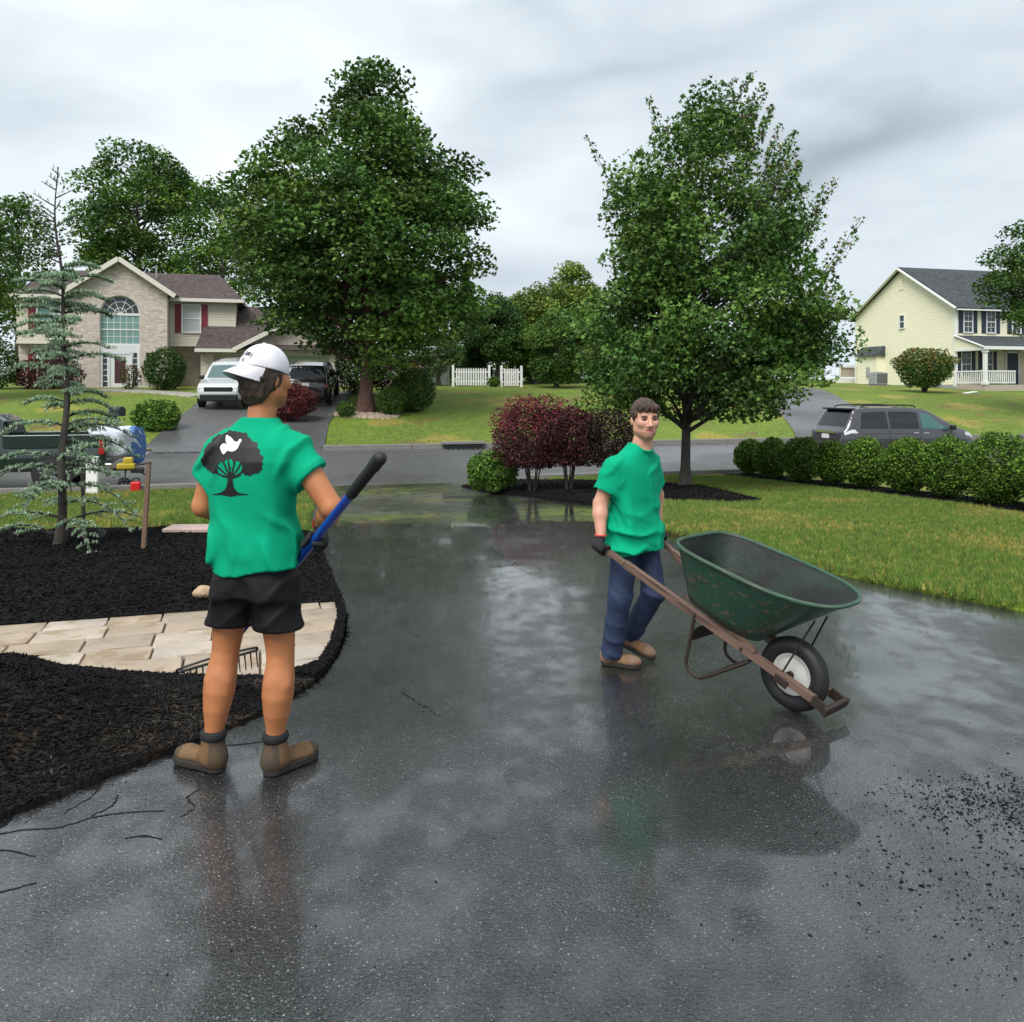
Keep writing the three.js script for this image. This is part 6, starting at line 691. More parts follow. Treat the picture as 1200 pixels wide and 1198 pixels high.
{ // ------------------------------------------------ worker seen from behind, rake in hand
  const O = [-1.107, Hd(-1.107, 3.69) + 0.005, -3.69], me = thing('person', 'person in green tree print T-shirt, black shorts and white cap holding a rake', 'person', O), F = [0.342, 0, -0.94], fr = frame(F);
  const hipL = [-0.085, 0.90, -0.03], hipR = [0.085, 0.90, 0.03], kneeL = [-0.142, 0.505, -0.035], kneeR = [0.112, 0.505, 0.02], ankL = [-0.19, 0.10, 0.0], ankR = [0.088, 0.10, 0.02], shR = [0.172, 1.40, 0.06], shL = [-0.182, 1.375, -0.065], elR = [0.352, 1.15, 0.12], wrR = [0.265, 1.045, -0.06], elL = [-0.25, 1.13, -0.06], wrL = [-0.075, 1.0, -0.2], headC = [0.042, 1.685, -0.02], headTurn = Math.atan2(0.67, -0.74);
  const skin = [0.43, 0.165, 0.064], core = trunkField([[0.86, 0.12, 0.08, 0, 0], [1.1, 0.15, 0.1, -0.01, 0], [1.35, 0.17, 0.1, -0.005, 0], [1.45, 0.1, 0.07, 0.005, 0]], F);
  const body = blend(0.018, core, cone([0.01, 1.44, 0], [0.036, 1.60, -0.012], 0.062, 0.056), chain([hipL, [-0.122, 0.66, -0.035], [-0.138, 0.54, -0.035], kneeL, [-0.15, 0.45, -0.028], [-0.156, 0.40, -0.016], [-0.162, 0.34, -0.006], [-0.170, 0.27, 0.0], [-0.178, 0.19, 0.003], ankL, [-0.195, 0.05, 0]], [0.07, 0.074, 0.061, 0.0585, 0.061, 0.066, 0.067, 0.057, 0.042, 0.036, 0.036]), chain([hipR, [0.102, 0.66, 0.025], [0.11, 0.54, 0.02], kneeR, [0.111, 0.45, 0.027], [0.109, 0.40, 0.036], [0.105, 0.34, 0.042], [0.1, 0.27, 0.04], [0.094, 0.19, 0.03], ankR, [0.095, 0.05, 0.02]], [0.07, 0.074, 0.061, 0.0585, 0.061, 0.066, 0.067, 0.057, 0.042, 0.036, 0.036]), cone(shR, elR, 0.062, 0.047), cone(shL, elL, 0.062, 0.047), cone(elR, [0.325, 1.112, 0.06], 0.043, 0.047), cone([0.325, 1.112, 0.06], wrR, 0.047, 0.031), cone(elL, wrL, 0.046, 0.031));
  const calfL = [-0.022, 0.02].map((o) => chain([[-0.152 + o, 0.455, -0.012], [-0.158 + o * 1.2, 0.385, 0.010], [-0.166 + o * 0.9, 0.30, 0.014]], [0.026, 0.037, 0.028])), calfR = [-0.02, 0.022].map((o) => chain([[0.111 + o, 0.455, 0.042], [0.108 + o * 1.2, 0.385, 0.062], [0.1 + o * 0.9, 0.30, 0.056]], [0.026, 0.037, 0.028])), hamL = [-0.03, 0.03].map((o) => cone([-0.13 + o, 0.62, -0.02], [-0.146 + o, 0.47, -0.012], 0.034, 0.016)), hamR = [-0.03, 0.03].map((o) => cone([0.106 + o, 0.62, 0.035], [0.111 + o, 0.47, 0.045], 0.034, 0.016)), muscles = [...calfL, ...calfR, ...hamL, ...hamR], bodyM = (x, y, z) => { let d = body(x, y, z); if (y > 0.2 && y < 0.75) for (const m of muscles) d = smin(d, m(x, y, z), 0.009); return d; };
  const skinOf = vary(skin, 0.3, 18), bodyGeo = nets(bodyM, [-0.42, 0.02, -0.34], [0.48, 1.64, 0.28], 0.0085, skinOf);
  const head = headGeo(skin, [0.4, 0.14, 0.1], [0.04, 0.025, 0.018], [0.16, 0.085, 0.05], headC, headTurn);
  mesh('body', joinColored([bodyGeo, head]), M.skin, me);
  for (const s of [-1, 1]) mesh('eye', new THREE.SphereGeometry(0.0125, 14, 10).applyMatrix4(new THREE.Matrix4().makeRotationY(headTurn).setPosition(...headC).multiply(new THREE.Matrix4().makeTranslation(s * 0.032, 0.010, 0.083))), mat([0.55, 0.5, 0.46], 0.3), me);
  // shirt
  const trunk = trunkField([[0.80, 0.199, 0.148, 0.005, 0], [0.95, 0.197, 0.143, 0, 0], [1.1, 0.192, 0.135, -0.014, 0], [1.25, 0.2, 0.138, -0.014, 0.005], [1.34, 0.208, 0.134, -0.006, 0.01], [1.40, 0.198, 0.118, 0, 0.008], [1.45, 0.16, 0.1, 0.004, 0.003], [1.485, 0.115, 0.088, 0.01, -0.002], [1.52, 0.076, 0.076, 0.014, -0.006]], F);
  const slR = [0.275, 1.29, 0.078], slL = [-0.235, 1.255, -0.068], sleeveR = cone(shR, [0.30, 1.23, 0.097], 0.066, 0.084), sleeveL = cone(shL, [-0.243, 1.2, -0.064], 0.066, 0.082), cutP = (p, from) => { const n = [p[0] - from[0], p[1] - from[1], p[2] - from[2]], l = Math.hypot(...n); return (x, y, z) => ((x - p[0]) * n[0] + (y - p[1]) * n[1] + (z - p[2]) * n[2]) / l; }, cR = cutP(slR, shR), cL = cutP(slL, shL), neckCut = ball([0.022, 1.555, -0.012], [0.073, 0.062, 0.076]);
  const shirt = (x, y, z) => { const sR = Math.max(sleeveR(x, y, z), cR(x, y, z)), sL = Math.max(sleeveL(x, y, z), cL(x, y, z)); let d = smin(trunk(x, y, z), Math.min(sR, sL), 0.07); const low = ss(1.2, 0.9, y); const edge = ss(0.0, -0.05, Math.max(cR(x, y, z), cL(x, y, z))) ; d += 0.0025 * fold(x, y, z, 0.9, 0.35, 0.5, 85, 7) * ss(1.38, 1.2, y) * edge + (Math.abs(x) > 0.2 ? edge : 1) * 0.0115 * (fold(x, y, z, 0.75, 0.65, 0, 42, 0) * ss(0.02, 0.14, x) * ss(1.32, 1.1, y) + fold(x, y, z, -0.5, 0.25, 0.6, 36, 2) * low + 0.8 * fold(x, y, z, 0.9, -0.6, 0, 50, 4) * ss(1.2, 1.36, y) * ss(0.1, 0.16, Math.abs(x)) + 0.55 * fold(x, y, z, 1, 0.08, 0.4, 34, 1) * ss(1.35, 1.05, y)); d = Math.max(d, 0.868 + 0.115 * x + 0.006 * Math.sin(x * 23) - y); return smax(d, -neckCut(x, y, z), 0.008); };
  const sg = nets(shirt, [-0.36, 0.80, -0.26], [0.42, 1.56, 0.26], 0.0075, shirtTint), sm = mesh('t_shirt', sg, M.shirt, me);
  mesh('neckband', tube(Array.from({ length: 20 }, (_, i) => { const a = i / 20 * 6.283, x = 0.022 + Math.cos(a) * 0.069, z = -0.012 + Math.sin(a) * 0.071; return V(x, 1.505 + 0.012 * Math.sin(a), z); }), 0.0062, 60, 8, true), M.rib, sm);
  { // black tree and white dove printed across the back
    const c = document.createElement('canvas'); c.width = 512; c.height = 560; const g = c.getContext('2d'); g.clearRect(0, 0, 512, 560); g.fillStyle = '#0e0b0d';
    const R = rng(8), lobes = [[110, 190, 92], [85, 260, 78], [150, 130, 88], [225, 95, 84], [300, 105, 84], [360, 165, 92], [400, 235, 84], [420, 285, 58], [120, 300, 52], [250, 160, 110], [330, 250, 95], [385, 300, 56], [170, 215, 84]]; for (const [x, y, r] of lobes) { g.beginPath(); for (let i = 0; i <= 40; i++) { const a = i / 40 * 6.283, rr = r * (0.95 + 0.07 * Math.sin(a * 9 + x) + 0.03 * R()); g.lineTo(x + Math.cos(a) * rr, y + Math.sin(a) * rr * 0.95); } g.fill(); }
    g.globalCompositeOperation = 'destination-out'; for (const [x, y, rx, ry] of [[196, 300, 42, 50], [300, 290, 40, 46], [240, 262, 34, 34], [205, 345, 50, 34], [300, 335, 46, 32]]) { g.beginPath(); g.ellipse(x, y, rx, ry, 0.2, 0, 6.283); g.fill(); }
    g.globalCompositeOperation = 'source-over'; g.beginPath(); g.moveTo(232, 330); g.bezierCurveTo(238, 420, 228, 470, 176, 492); g.lineTo(92, 516); g.lineTo(190, 508); g.lineTo(226, 514); g.lineTo(262, 518); g.lineTo(300, 506); g.lineTo(392, 496); g.lineTo(320, 486); g.bezierCurveTo(280, 470, 268, 420, 276, 330); g.closePath(); g.fill(); g.strokeStyle = '#0e0b0d'; g.lineCap = 'round'; for (const [x1, y1, w] of [[130, 330, 12], [150, 285, 12], [190, 235, 13], [232, 215, 12], [290, 215, 13], [330, 260, 12], [352, 310, 12], [170, 352, 9], [330, 345, 9]]) { g.lineWidth = w; g.beginPath(); g.moveTo(254, 372); g.quadraticCurveTo((254 + x1) / 2 + 6, (360 + y1) / 2 + 22, x1, y1); g.stroke(); }
    g.fillStyle = '#e3edf2'; g.beginPath(); g.moveTo(316, 92); g.bezierCurveTo(306, 86, 296, 90, 290, 98); g.bezierCurveTo(280, 104, 262, 100, 254, 90); g.bezierCurveTo(236, 66, 214, 60, 190, 52); g.bezierCurveTo(186, 80, 196, 110, 216, 124); g.bezierCurveTo(204, 122, 196, 118, 186, 116); g.bezierCurveTo(168, 118, 158, 134, 156, 152); g.bezierCurveTo(164, 160, 174, 186, 196, 200); g.bezierCurveTo(206, 186, 214, 172, 228, 168); g.bezierCurveTo(250, 182, 288, 172, 300, 140); g.bezierCurveTo(304, 126, 306, 112, 316, 92); g.fill(); g.beginPath(); g.arc(306, 90, 11, 0, 6.283); g.fill();
    const d = g.getImageData(0, 0, 512, 560).data, rgb = new Uint8Array(512 * 560 * 4), al = new Uint8Array(512 * 560 * 4); for (let y = 0; y < 560; y++) for (let x = 0; x < 512; x++) { const s = (y * 512 + x) * 4, o = ((559 - y) * 512 + x) * 4; for (let k = 0; k < 3; k++) { rgb[o + k] = d[s + 3] ? d[s + k] : 14; al[o + k] = d[s + 3]; } rgb[o + 3] = al[o + 3] = 255; }
    const mk = (a, srgb) => { const t = new THREE.DataTexture(a, 512, 560); t.magFilter = THREE.LinearFilter; if (srgb) t.colorSpace = THREE.SRGBColorSpace; t.needsUpdate = true; return t; };
    const cx = -0.066, cy = 1.325, w = 0.325, h = 0.305, uvOf = (v) => [(v[0] - cx) / w + 0.5, (v[1] - cy) / h + 0.5];
    mesh('shirt_print', backPrint(sg, (v) => { const [a, b] = uvOf(v); return a > 0 && a < 1 && b > 0 && b < 1 && v[5] > 0.15; }, uvOf, 0.0016), mat([1, 1, 1], 0.6, { map: mk(rgb, true), alphaMap: mk(al), transparent: true, alphaTest: 0.4 }), sm);
  }
  // shorts
  const pel = trunkField([[0.76, 0.182, 0.132, 0.002, 0], [0.84, 0.178, 0.124, 0, 0], [0.90, 0.165, 0.114, 0, 0], [0.97, 0.16, 0.11, 0, 0]], F), hemL = cone([-0.088, 0.78, -0.022], [-0.122, 0.6, -0.03], 0.1, 0.108), hemR = cone([0.086, 0.78, 0.025], [0.106, 0.6, 0.025], 0.1, 0.108);
  const shorts = (x, y, z) => { let d = smin(smin(hemL(x, y, z), hemR(x, y, z), 0.02), pel(x, y, z), 0.05); d += 0.005 * fold(x, y, z, 0.7, 0.6, 0.3, 40, 1) * ss(0.92, 0.8, y) + 0.003 * fold(x, y, z, -0.5, 0.7, 0, 60, 3); return Math.max(d, 0.622 - 0.02 * x - y, y - 0.975); };
  mesh('shorts', nets(shorts, [-0.28, 0.58, -0.22], [0.28, 1.01, 0.22], 0.0085), M.shorts, me);
  // hair, cap
  const hm = new THREE.Matrix4().makeRotationY(headTurn).setPosition(...headC), shell = ball([0, 0.02, -0.02], [0.089, 0.112, 0.107]), nape = ball([0, -0.058, -0.062], [0.068, 0.055, 0.05]);
  const hair = (x, y, z) => { const n = 0.02 * (fbm3(x * 40, y * 26, z * 40, 3) - 0.5) + 0.0035 * Math.sin(x * 160 + z * 160 + 9 * noise3(x * 26, y * 18, z * 26)) - 0.001; let d = smin(shell(x, y, z), nape(x, y, z), 0.03) + n; d = Math.max(d, y - 0.037 + 0.21 * (z + 0.014), z - 0.03, -0.085 + 0.62 * Math.max(z, -0.06) - y); return Math.max(d, Math.min(0.06 - Math.abs(x), 0.02) * 0 + (z > 0 && y < -0.03 ? 0.01 : -1)); };
  mesh('hair', nets(hair, [-0.13, -0.13, -0.15], [0.13, 0.16, 0.12], 0.004, (x, y, z) => { const k = 0.2 + 1.7 * fbm3(x * 150, y * 24, z * 150, 2); return [0.034 * k, 0.019 * k, 0.011 * k]; }).applyMatrix4(hm), M.hair, me);
  const capC = mat([0.70, 0.68, 0.72], 0.75), capOut = ball([0, 0.048, -0.014], [0.095, 0.108, 0.110]), cap = (x, y, z) => Math.max(capOut(x, y, z) + 0.0012 * Math.cos(Math.atan2(x, z + 0.014) * 6), 0.040 - 0.22 * (z + 0.014) * 1 - y, -(ball([0, 0.044, -0.014], [0.084, 0.097, 0.099])(x, y, z)) * (y < 0.05 ? 1 : 0) - 9 * (y >= 0.05 ? 1 : 0));
  const capMesh = mesh('cap', nets(cap, [-0.12, -0.02, -0.14], [0.12, 0.17, 0.12], 0.004).applyMatrix4(hm), capC, me);
  { const pos = [], idx = [], nu = 22, nv = 10; for (let side = 0; side < 2; side++) for (let i = 0; i <= nu; i++) for (let j = 0; j <= nv; j++) { const a = (i / nu * 2 - 1) * 1.12, t = j / nv, reach = 0.082 * Math.max(0, Math.cos(a * 1.3)) ** 0.6, r = 1 + 0, bxx = Math.sin(a) * 0.094, bz = -0.014 - Math.cos(a) * 0.108, x = bxx * (1 - 0.1 * t) , z = bz - Math.max(0, reach) * t, y = 0.066 - 0.03 * t - 9.0 * x * x * (0.35 + 0.65 * t) * 0.75 - side * 0.0045; pos.push(x, y, z); } const per = (nu + 1) * (nv + 1); for (let s = 0; s < 2; s++) for (let i = 0; i < nu; i++) for (let j = 0; j < nv; j++) { const a = s * per + i * (nv + 1) + j, b = a + nv + 1; s ? idx.push(a, a + 1, b, a + 1, b + 1, b) : idx.push(a, b, a + 1, a + 1, b, b + 1); } for (let i = 0; i < nu; i++) { const a = i * (nv + 1) + nv, b = a + nv + 1; idx.push(a, b, a + per, b, b + per, a + per); } mesh('bill', geo(pos, idx).applyMatrix4(hm), capC, capMesh); }
  mesh('button', new THREE.SphereGeometry(0.008, 10, 8).scale(1, 0.6, 1).translate(0, 0.156, -0.014).applyMatrix4(hm), capC, capMesh);
  { // lettering arched over a chevron above the bill, and a line of small print at the side
    const plate = (text, w, h, font) => { const c = document.createElement('canvas'); c.width = 512; c.height = 192; const g = c.getContext('2d'); g.clearRect(0, 0, 512, 192); g.fillStyle = '#fff'; g.font = font; g.textAlign = 'center'; if (text) { const L = [...text]; L.forEach((q, i) => { const t = (i - (L.length - 1) / 2) / L.length; g.save(); g.translate(256 + t * 430, 64 + 60 * t * t * 2.2); g.rotate(t * 0.55); g.fillText(q, 0, 22); g.restore(); }); g.lineWidth = 13; g.strokeStyle = '#fff'; g.beginPath(); g.moveTo(216, 118); g.lineTo(256, 172); g.lineTo(296, 118); g.stroke(); } const d = g.getImageData(0, 0, 512, 192).data, a = new Uint8Array(512 * 192 * 4); for (let y = 0; y < 192; y++) for (let x = 0; x < 512; x++) { const s = (y * 512 + x) * 4, o = ((191 - y) * 512 + x) * 4; a[o] = a[o + 1] = a[o + 2] = d[s + 3]; a[o + 3] = 255; } const t = new THREE.DataTexture(a, 512, 192); t.magFilter = THREE.LinearFilter; t.needsUpdate = true; return t; };
    const patch = (az, half, y0, y1, off) => { const pos = [], uv = [], idx = []; for (let i = 0; i <= 16; i++) for (let j = 0; j <= 6; j++) { const a = az - half + 2 * half * i / 16, y = mixn(y0, y1, j / 6), k = Math.sqrt(Math.max(0.02, 1 - ((y - 0.048) / 0.108) ** 2)); pos.push(-Math.sin(a) * (0.095 + off) * k, y, -0.014 - Math.cos(a) * (0.110 + off) * k); uv.push(i / 16, j / 6); if (i && j) { const q = (i - 1) * 7 + j - 1; idx.push(q, q + 1, q + 7, q + 1, q + 8, q + 7); } } return geo(pos, idx, uv).applyMatrix4(hm); };
    const ink = mat([0.02, 0.018, 0.024], 0.7, { alphaMap: plate('Callaway', 512, 192, 'bold 92px sans-serif'), transparent: true, alphaTest: 0.4, side: THREE.DoubleSide });
    mesh('lettering', patch(0.05, 0.62, 0.072, 0.13, 0.0022), ink, capMesh);
    mesh('side_print', [0, 1, 2, 3, 4, 5].map((i) => patch(-1.62 - i * 0.075, 0.022, 0.056 + 0.0015 * i, 0.0605 + 0.0015 * i, 0.002)), mat([0.12, 0.11, 0.14], 0.7), capMesh);
  }
  // boots, gloves, wristband
  wearShoe(me, 'boot', [-0.130, 0, 0.028], [-0.385, 0, -0.097]); wearShoe(me, 'boot', [0.054, 0, 0.072], [0.227, 0, -0.155]);
  // rake: line from the head on the walk to the end of the grip
  const rh = V(-1.5525, 0.21, -4.5), rt = V(-0.482, 1.398, -3.15), rd = rt.clone().sub(rh).normalize(), grip = rh.clone().lerp(rt, 0.662), gl = [grip.x - O[0], grip.y - O[1], grip.z - O[2]];
  mesh('glove', fist(gl, [rd.x, rd.y, rd.z], [0.5, -0.1, -0.85], wrR, 0.019), M.glove, me); mesh('glove', fist([0.0, 0.95, -0.245], [0.6, 0.6, 0.5], [-0.6, 0.2, 0.5], wrL, 0.019), M.glove, me);
  mesh('wristband', new THREE.TorusGeometry(0.0345, 0.0055, 8, 24).applyQuaternion(new THREE.Quaternion().setFromUnitVectors(V(0, 0, 1), V(wrR[0] - elR[0], wrR[1] - elR[1], wrR[2] - elR[2]).normalize())).translate(mixn(wrR[0], elR[0], 0.06), mixn(wrR[1], elR[1], 0.06), mixn(wrR[2], elR[2], 0.06)), mat([0.5, 0.02, 0.03], 0.5), me);
  const rk = thing('bow_rake', 'bow rake with blue handle and black grip in the hand of the capped person', 'rake', [rh.x, rh.y, rh.z]), q = (t) => rt.clone().sub(rh).multiplyScalar(t), side = V(0.9, 0.16, -0.42).normalize(), L = rd.clone();
  mesh('handle', [bar(q(0.06), q(0.87), 0.0165, 0.019, 14)], phys([0.008, 0.045, 0.33], 0.3, { clearcoat: 0.6 }), rk);
  const gp = []; for (let i = 0; i <= 18; i++) gp.push(0.0225 + 0.0012 * (i % 2)); mesh('grip', taperTube(Array.from({ length: 19 }, (_, i) => q(mixn(0.862, 0.978, i / 18))), gp, 14), M.glove, rk); mesh('end_cap', [bar(q(0.965), q(0.992), 0.0265, 0.0265, 16), new THREE.SphereGeometry(0.0255, 14, 8).translate(...q(0.994).toArray())], M.plastic, rk);
  const steel = mat([0.03, 0.03, 0.032], 0.5, { metalness: 0.6 }), e = (s) => side.clone().multiplyScalar(s * 0.205);
  mesh('ferrule', bar(q(0.035), q(0.075), 0.016, 0.018, 12), steel, rk); mesh('head_bar', bar(e(-1), e(1), 0.0075, 0.0075, 8), steel, rk);
  const up = rd.clone().addScaledVector(side, -rd.dot(side)).normalize(); mesh('bow', [tube([e(-1), e(-0.96).addScaledVector(up, 0.05), e(-0.5).addScaledVector(up, 0.075), q(0.045), e(0.5).addScaledVector(up, 0.075), e(0.96).addScaledVector(up, 0.05), e(1)], 0.006, 50, 8)], steel, rk);
  const down = new THREE.Vector3().crossVectors(side, up).normalize(); if (down.y > 0) down.negate(); down.lerp(V(0, -1, 0), 0.55).normalize(); for (let i = 0; i < 14; i++) { const s = e(-0.97 + 1.94 * i / 13); mesh('tine', bar(s, s.clone().addScaledVector(down, 0.088), 0.0055, 0.003, 6), steel, rk); }
}
{ // ------------------------------------------------ worker with the wheelbarrow
  const S2 = 0.915, O = [0.725, Hd(0.725, 5.28) + 0.004, -5.28], me = thing('person', 'person in plain green T-shirt and blue jeans wheeling the green wheelbarrow', 'person', O), F = [0.587, 0, 0.81]; me.scale.setScalar(S2); me.rotation.y = 0.1;
  const hipR = [-0.035, 0.92, 0.055], hipL = [0.105, 0.92, -0.05], kneeR = [-0.085, 0.47, 0.09], kneeL = [0.165, 0.49, 0.02], ankR = [-0.125, 0.09, -0.015], ankL = [0.045, 0.15, -0.205], shR = [-0.135, 1.345, 0.105], shL = [0.165, 1.365, -0.11], elR = [-0.215, 1.10, 0.085], wrR = [-0.228, 0.885, 0.165], elL = [0.245, 1.115, -0.2], wrL = [0.25, 0.90, -0.18], headC = [0.095, 1.652, 0.055], headTurn = Math.atan2(0.22, 0.975) - 0.13, skin = [0.60, 0.31, 0.21];
  const core = trunkField([[0.86, 0.15, 0.1, 0.035, 0], [1.1, 0.145, 0.1, 0.03, 0.01], [1.33, 0.165, 0.1, 0.02, 0.01], [1.44, 0.1, 0.07, 0.05, 0.02]], F);
  const body = blend(0.03, core, cone([0.055, 1.42, 0.02], [0.088, 1.58, 0.045], 0.06, 0.054), cone(hipR, kneeR, 0.075, 0.055), cone(hipL, kneeL, 0.075, 0.055), cone(kneeR, ankR, 0.052, 0.038), cone(kneeL, ankL, 0.052, 0.038), cone(shR, elR, 0.058, 0.046), cone(shL, elL, 0.058, 0.046), cone(elR, [-0.222, 1.04, 0.11], 0.045, 0.046), cone([-0.222, 1.04, 0.11], wrR, 0.046, 0.031), cone(elL, wrL, 0.045, 0.031));
  mesh('body', joinColored([nets(body, [-0.32, 0.03, -0.32], [0.36, 1.62, 0.28], 0.0115, vary(skin, 0.2, 14)), headGeo(skin, [0.46, 0.14, 0.12], [0.035, 0.02, 0.014], [0.2, 0.10, 0.07], headC, headTurn, [1.07, 1.03, 1.05])]), M.skin, me);
  const hm = new THREE.Matrix4().makeRotationY(headTurn).setPosition(...headC).scale(V(1.07, 1.03, 1.05));
  for (const s of [-1, 1]) { const e = mesh('eye', new THREE.SphereGeometry(0.0125, 16, 12).translate(s * 0.032, 0.009, 0.0785).applyMatrix4(hm), mat([0.42, 0.37, 0.34], 0.25), me); mesh('iris', new THREE.SphereGeometry(0.0086, 12, 8).translate(s * 0.032, 0.009, 0.0838).applyMatrix4(hm), mat([0.03, 0.018, 0.012], 0.2), e); mesh('eyelid', tube([V(s * 0.032 - 0.017, 0.009, 0.083), V(s * 0.032, 0.0165, 0.0905), V(s * 0.032 + 0.017, 0.010, 0.082)], 0.0042, 10, 6).applyMatrix4(hm), mat([0.12, 0.05, 0.035], 0.7), e); }
  const shell = ball([0, 0.042, -0.016], [0.088, 0.108, 0.108]), fringe = ball([0.0, 0.082, 0.058], [0.07, 0.042, 0.05]), hair = (x, y, z) => { const st = 0.006 * Math.sin(x * 190 + 6 * noise3(x * 22, y * 22, z * 22)) * ss(-0.02, 0.05, z) + 0.009 * (fbm3(x * 40, y * 18, z * 40, 3) - 0.5); let d = smin(shell(x, y, z), fringe(x, y, z), 0.02) + st; const line = 0.062 - 0.10 * Math.abs(x + 0.012) * (Math.abs(x) < 0.06 ? 1 : 0) + 0.008 * Math.sin(x * 120); const front = z > 0.02 ? (Math.abs(x) > 0.063 ? 0.0 - y : line - y) : (z > -0.02 ? -0.012 - y : -0.062 - y); const f2 = mixn(z > -0.02 ? -0.012 - y : -0.062 - y, Math.abs(x) > 0.061 ? 0.004 - y : line - y, ss(0.012, 0.04, z)); return Math.max(d, f2); };
  mesh('hair', nets(hair, [-0.12, -0.08, -0.15], [0.12, 0.18, 0.14], 0.0035, (x, y, z) => { const k = 0.15 + 1.7 * fbm3(x * 170, y * 20, z * 70, 2); return [0.058 * k, 0.032 * k, 0.02 * k]; }).applyMatrix4(hm), M.hair, me);
  // shirt
  const trunk = trunkField([[0.72, 0.215, 0.162, 0.035, 0], [0.9, 0.21, 0.155, 0.035, 0], [1.1, 0.186, 0.132, 0.03, 0.005], [1.25, 0.19, 0.13, 0.022, 0.012], [1.31, 0.195, 0.126, 0.024, 0.012], [1.37, 0.186, 0.112, 0.032, 0.012], [1.42, 0.155, 0.098, 0.044, 0.015], [1.46, 0.112, 0.086, 0.058, 0.02], [1.50, 0.078, 0.076, 0.07, 0.028]], F);
  const slR = [-0.192, 1.19, 0.098], slL = [0.225, 1.2, -0.172], sleeveR = cone(shR, [-0.2, 1.13, 0.1], 0.068, 0.086), sleeveL = cone(shL, [0.235, 1.14, -0.18], 0.068, 0.086), cutP = (p, from) => { const n = [p[0] - from[0], p[1] - from[1], p[2] - from[2]], l = Math.hypot(...n); return (x, y, z) => ((x - p[0]) * n[0] + (y - p[1]) * n[1] + (z - p[2]) * n[2]) / l; }, cR = cutP(slR, shR), cL = cutP(slL, shL), neckCut = ball([0.098, 1.512, 0.06], [0.078, 0.062, 0.084]);
  const shirt = (x, y, z) => { const s = Math.min(Math.max(sleeveR(x, y, z), cR(x, y, z)), Math.max(sleeveL(x, y, z), cL(x, y, z))); let d = smin(trunk(x, y, z), s, 0.065); const low = ss(1.12, 0.85, y); d += 0.003 * fold(x, y, z, 0.6, 0.6, 0.5, 90, 7) * ss(1.3, 1.1, y) + 0.012 * fold(x, y, z, 0.25, 0.95, 0.2, 46, 5) * low + 0.012 * fold(x, y, z, 0.85, 0.18, 0.5, 38, 1) * ss(1.36, 1.1, y) + 0.005 * fold(x, y, z, 0.7, -0.7, 0, 52, 2) * ss(1.15, 1.3, y) * ss(0.06, 0.12, Math.abs(x - 0.02)); d = Math.max(d, 0.775 + 0.1 * (x - 0.03) + 0.006 * Math.sin(x * 25) - y); return smax(d, -neckCut(x, y, z), 0.008); };
  const sm = mesh('t_shirt', nets(shirt, [-0.33, 0.72, -0.29], [0.37, 1.53, 0.25], 0.008, shirtTint), M.shirt, me);
  mesh('neckband', tube(Array.from({ length: 20 }, (_, i) => { const a = i / 20 * 6.283; const cx = Math.cos(a), sz = Math.sin(a); return V(0.078 + cx * 0.070, 1.474 - 0.026 * (cx * F[0] + sz * F[2]), 0.04 + sz * 0.074); }), 0.0065, 60, 8, true), M.rib, sm);
  mesh('chest_pocket', rbox(0.095, 0.11, 0.006, 0.0025).rotateY(Math.atan2(F[0], F[2]) + 0.35).translate(0.028 + F[0] * 0.112 - -F[2] * 0.075, 1.22, 0.012 + F[2] * 0.112 - F[0] * 0.075), M.rib, sm);
  // jeans
  const pel = trunkField([[0.8, 0.165, 0.12, 0.035, 0], [0.92, 0.155, 0.11, 0.035, 0], [0.96, 0.14, 0.1, 0.035, 0]], F), jn = [cone([-0.042, 0.84, 0.06], kneeR, 0.092, 0.078), cone([0.115, 0.84, -0.038], kneeL, 0.092, 0.078), cone(kneeR, [-0.12, 0.075, -0.005], 0.077, 0.072), cone(kneeL, [0.058, 0.155, -0.18], 0.077, 0.07)], kR = cutP([-0.122, 0.055, -0.008], kneeR), kL = cutP([0.05, 0.125, -0.198], kneeL);
  const jeans = (x, y, z) => { let d = smin(jn[0](x, y, z), jn[1](x, y, z), 0.02); d = smin(d, pel(x, y, z), 0.05); d = Math.min(d, 9); const sR = Math.max(jn[2](x, y, z), kR(x, y, z)), sL = Math.max(jn[3](x, y, z), kL(x, y, z)); d = smin(smin(d, sR, 0.03), sL, 0.03); d += 0.007 * fold(x, y, z, 0.3, 0.95, 0.2, 52, 1) * (ss(0.4, 0.15, y) + 0.7 * ss(0.12, 0.0, Math.abs(y - 0.5)) + 0.6 * ss(0.75, 0.9, y)) + 0.003 * fold(x, y, z, 0.8, 0.4, 0.4, 44, 3); return Math.max(d, y - 0.96); };
  mesh('jeans', nets(jeans, [-0.26, 0.02, -0.32], [0.32, 1.02, 0.26], 0.0085, (x, y, z) => { const k = 0.75 + 0.5 * fbm3(x * 26, y * 26, z * 26, 3), f = ss(0.62, 0.75, fbm3(x * 5, y * 3, z * 5, 3)) * 0.8; return [mixn(0.016, 0.05, f) * k, mixn(0.03, 0.085, f) * k, mixn(0.075, 0.17, f) * k]; }), M.vc, me);
  wearShoe(me, 'shoe', [-0.185, 0, -0.045], [0.075, 0, 0.085]); wearShoe(me, 'shoe', [-0.012, 0.078, -0.235], [0.2, 0.0, -0.05], 0.27);
  const ax = [0.55, -0.38, 0.745], gR = [-0.228, 0.826, 0.17], gL = [0.245, 0.826, -0.17];
  mesh('glove', fist(gR, ax, [-0.8, 0.25, 0.5], wrR, 0.02), M.glove, me); mesh('glove', fist(gL, ax, [0.8, 0.25, -0.5], wrL, 0.02, -1), M.glove, me);
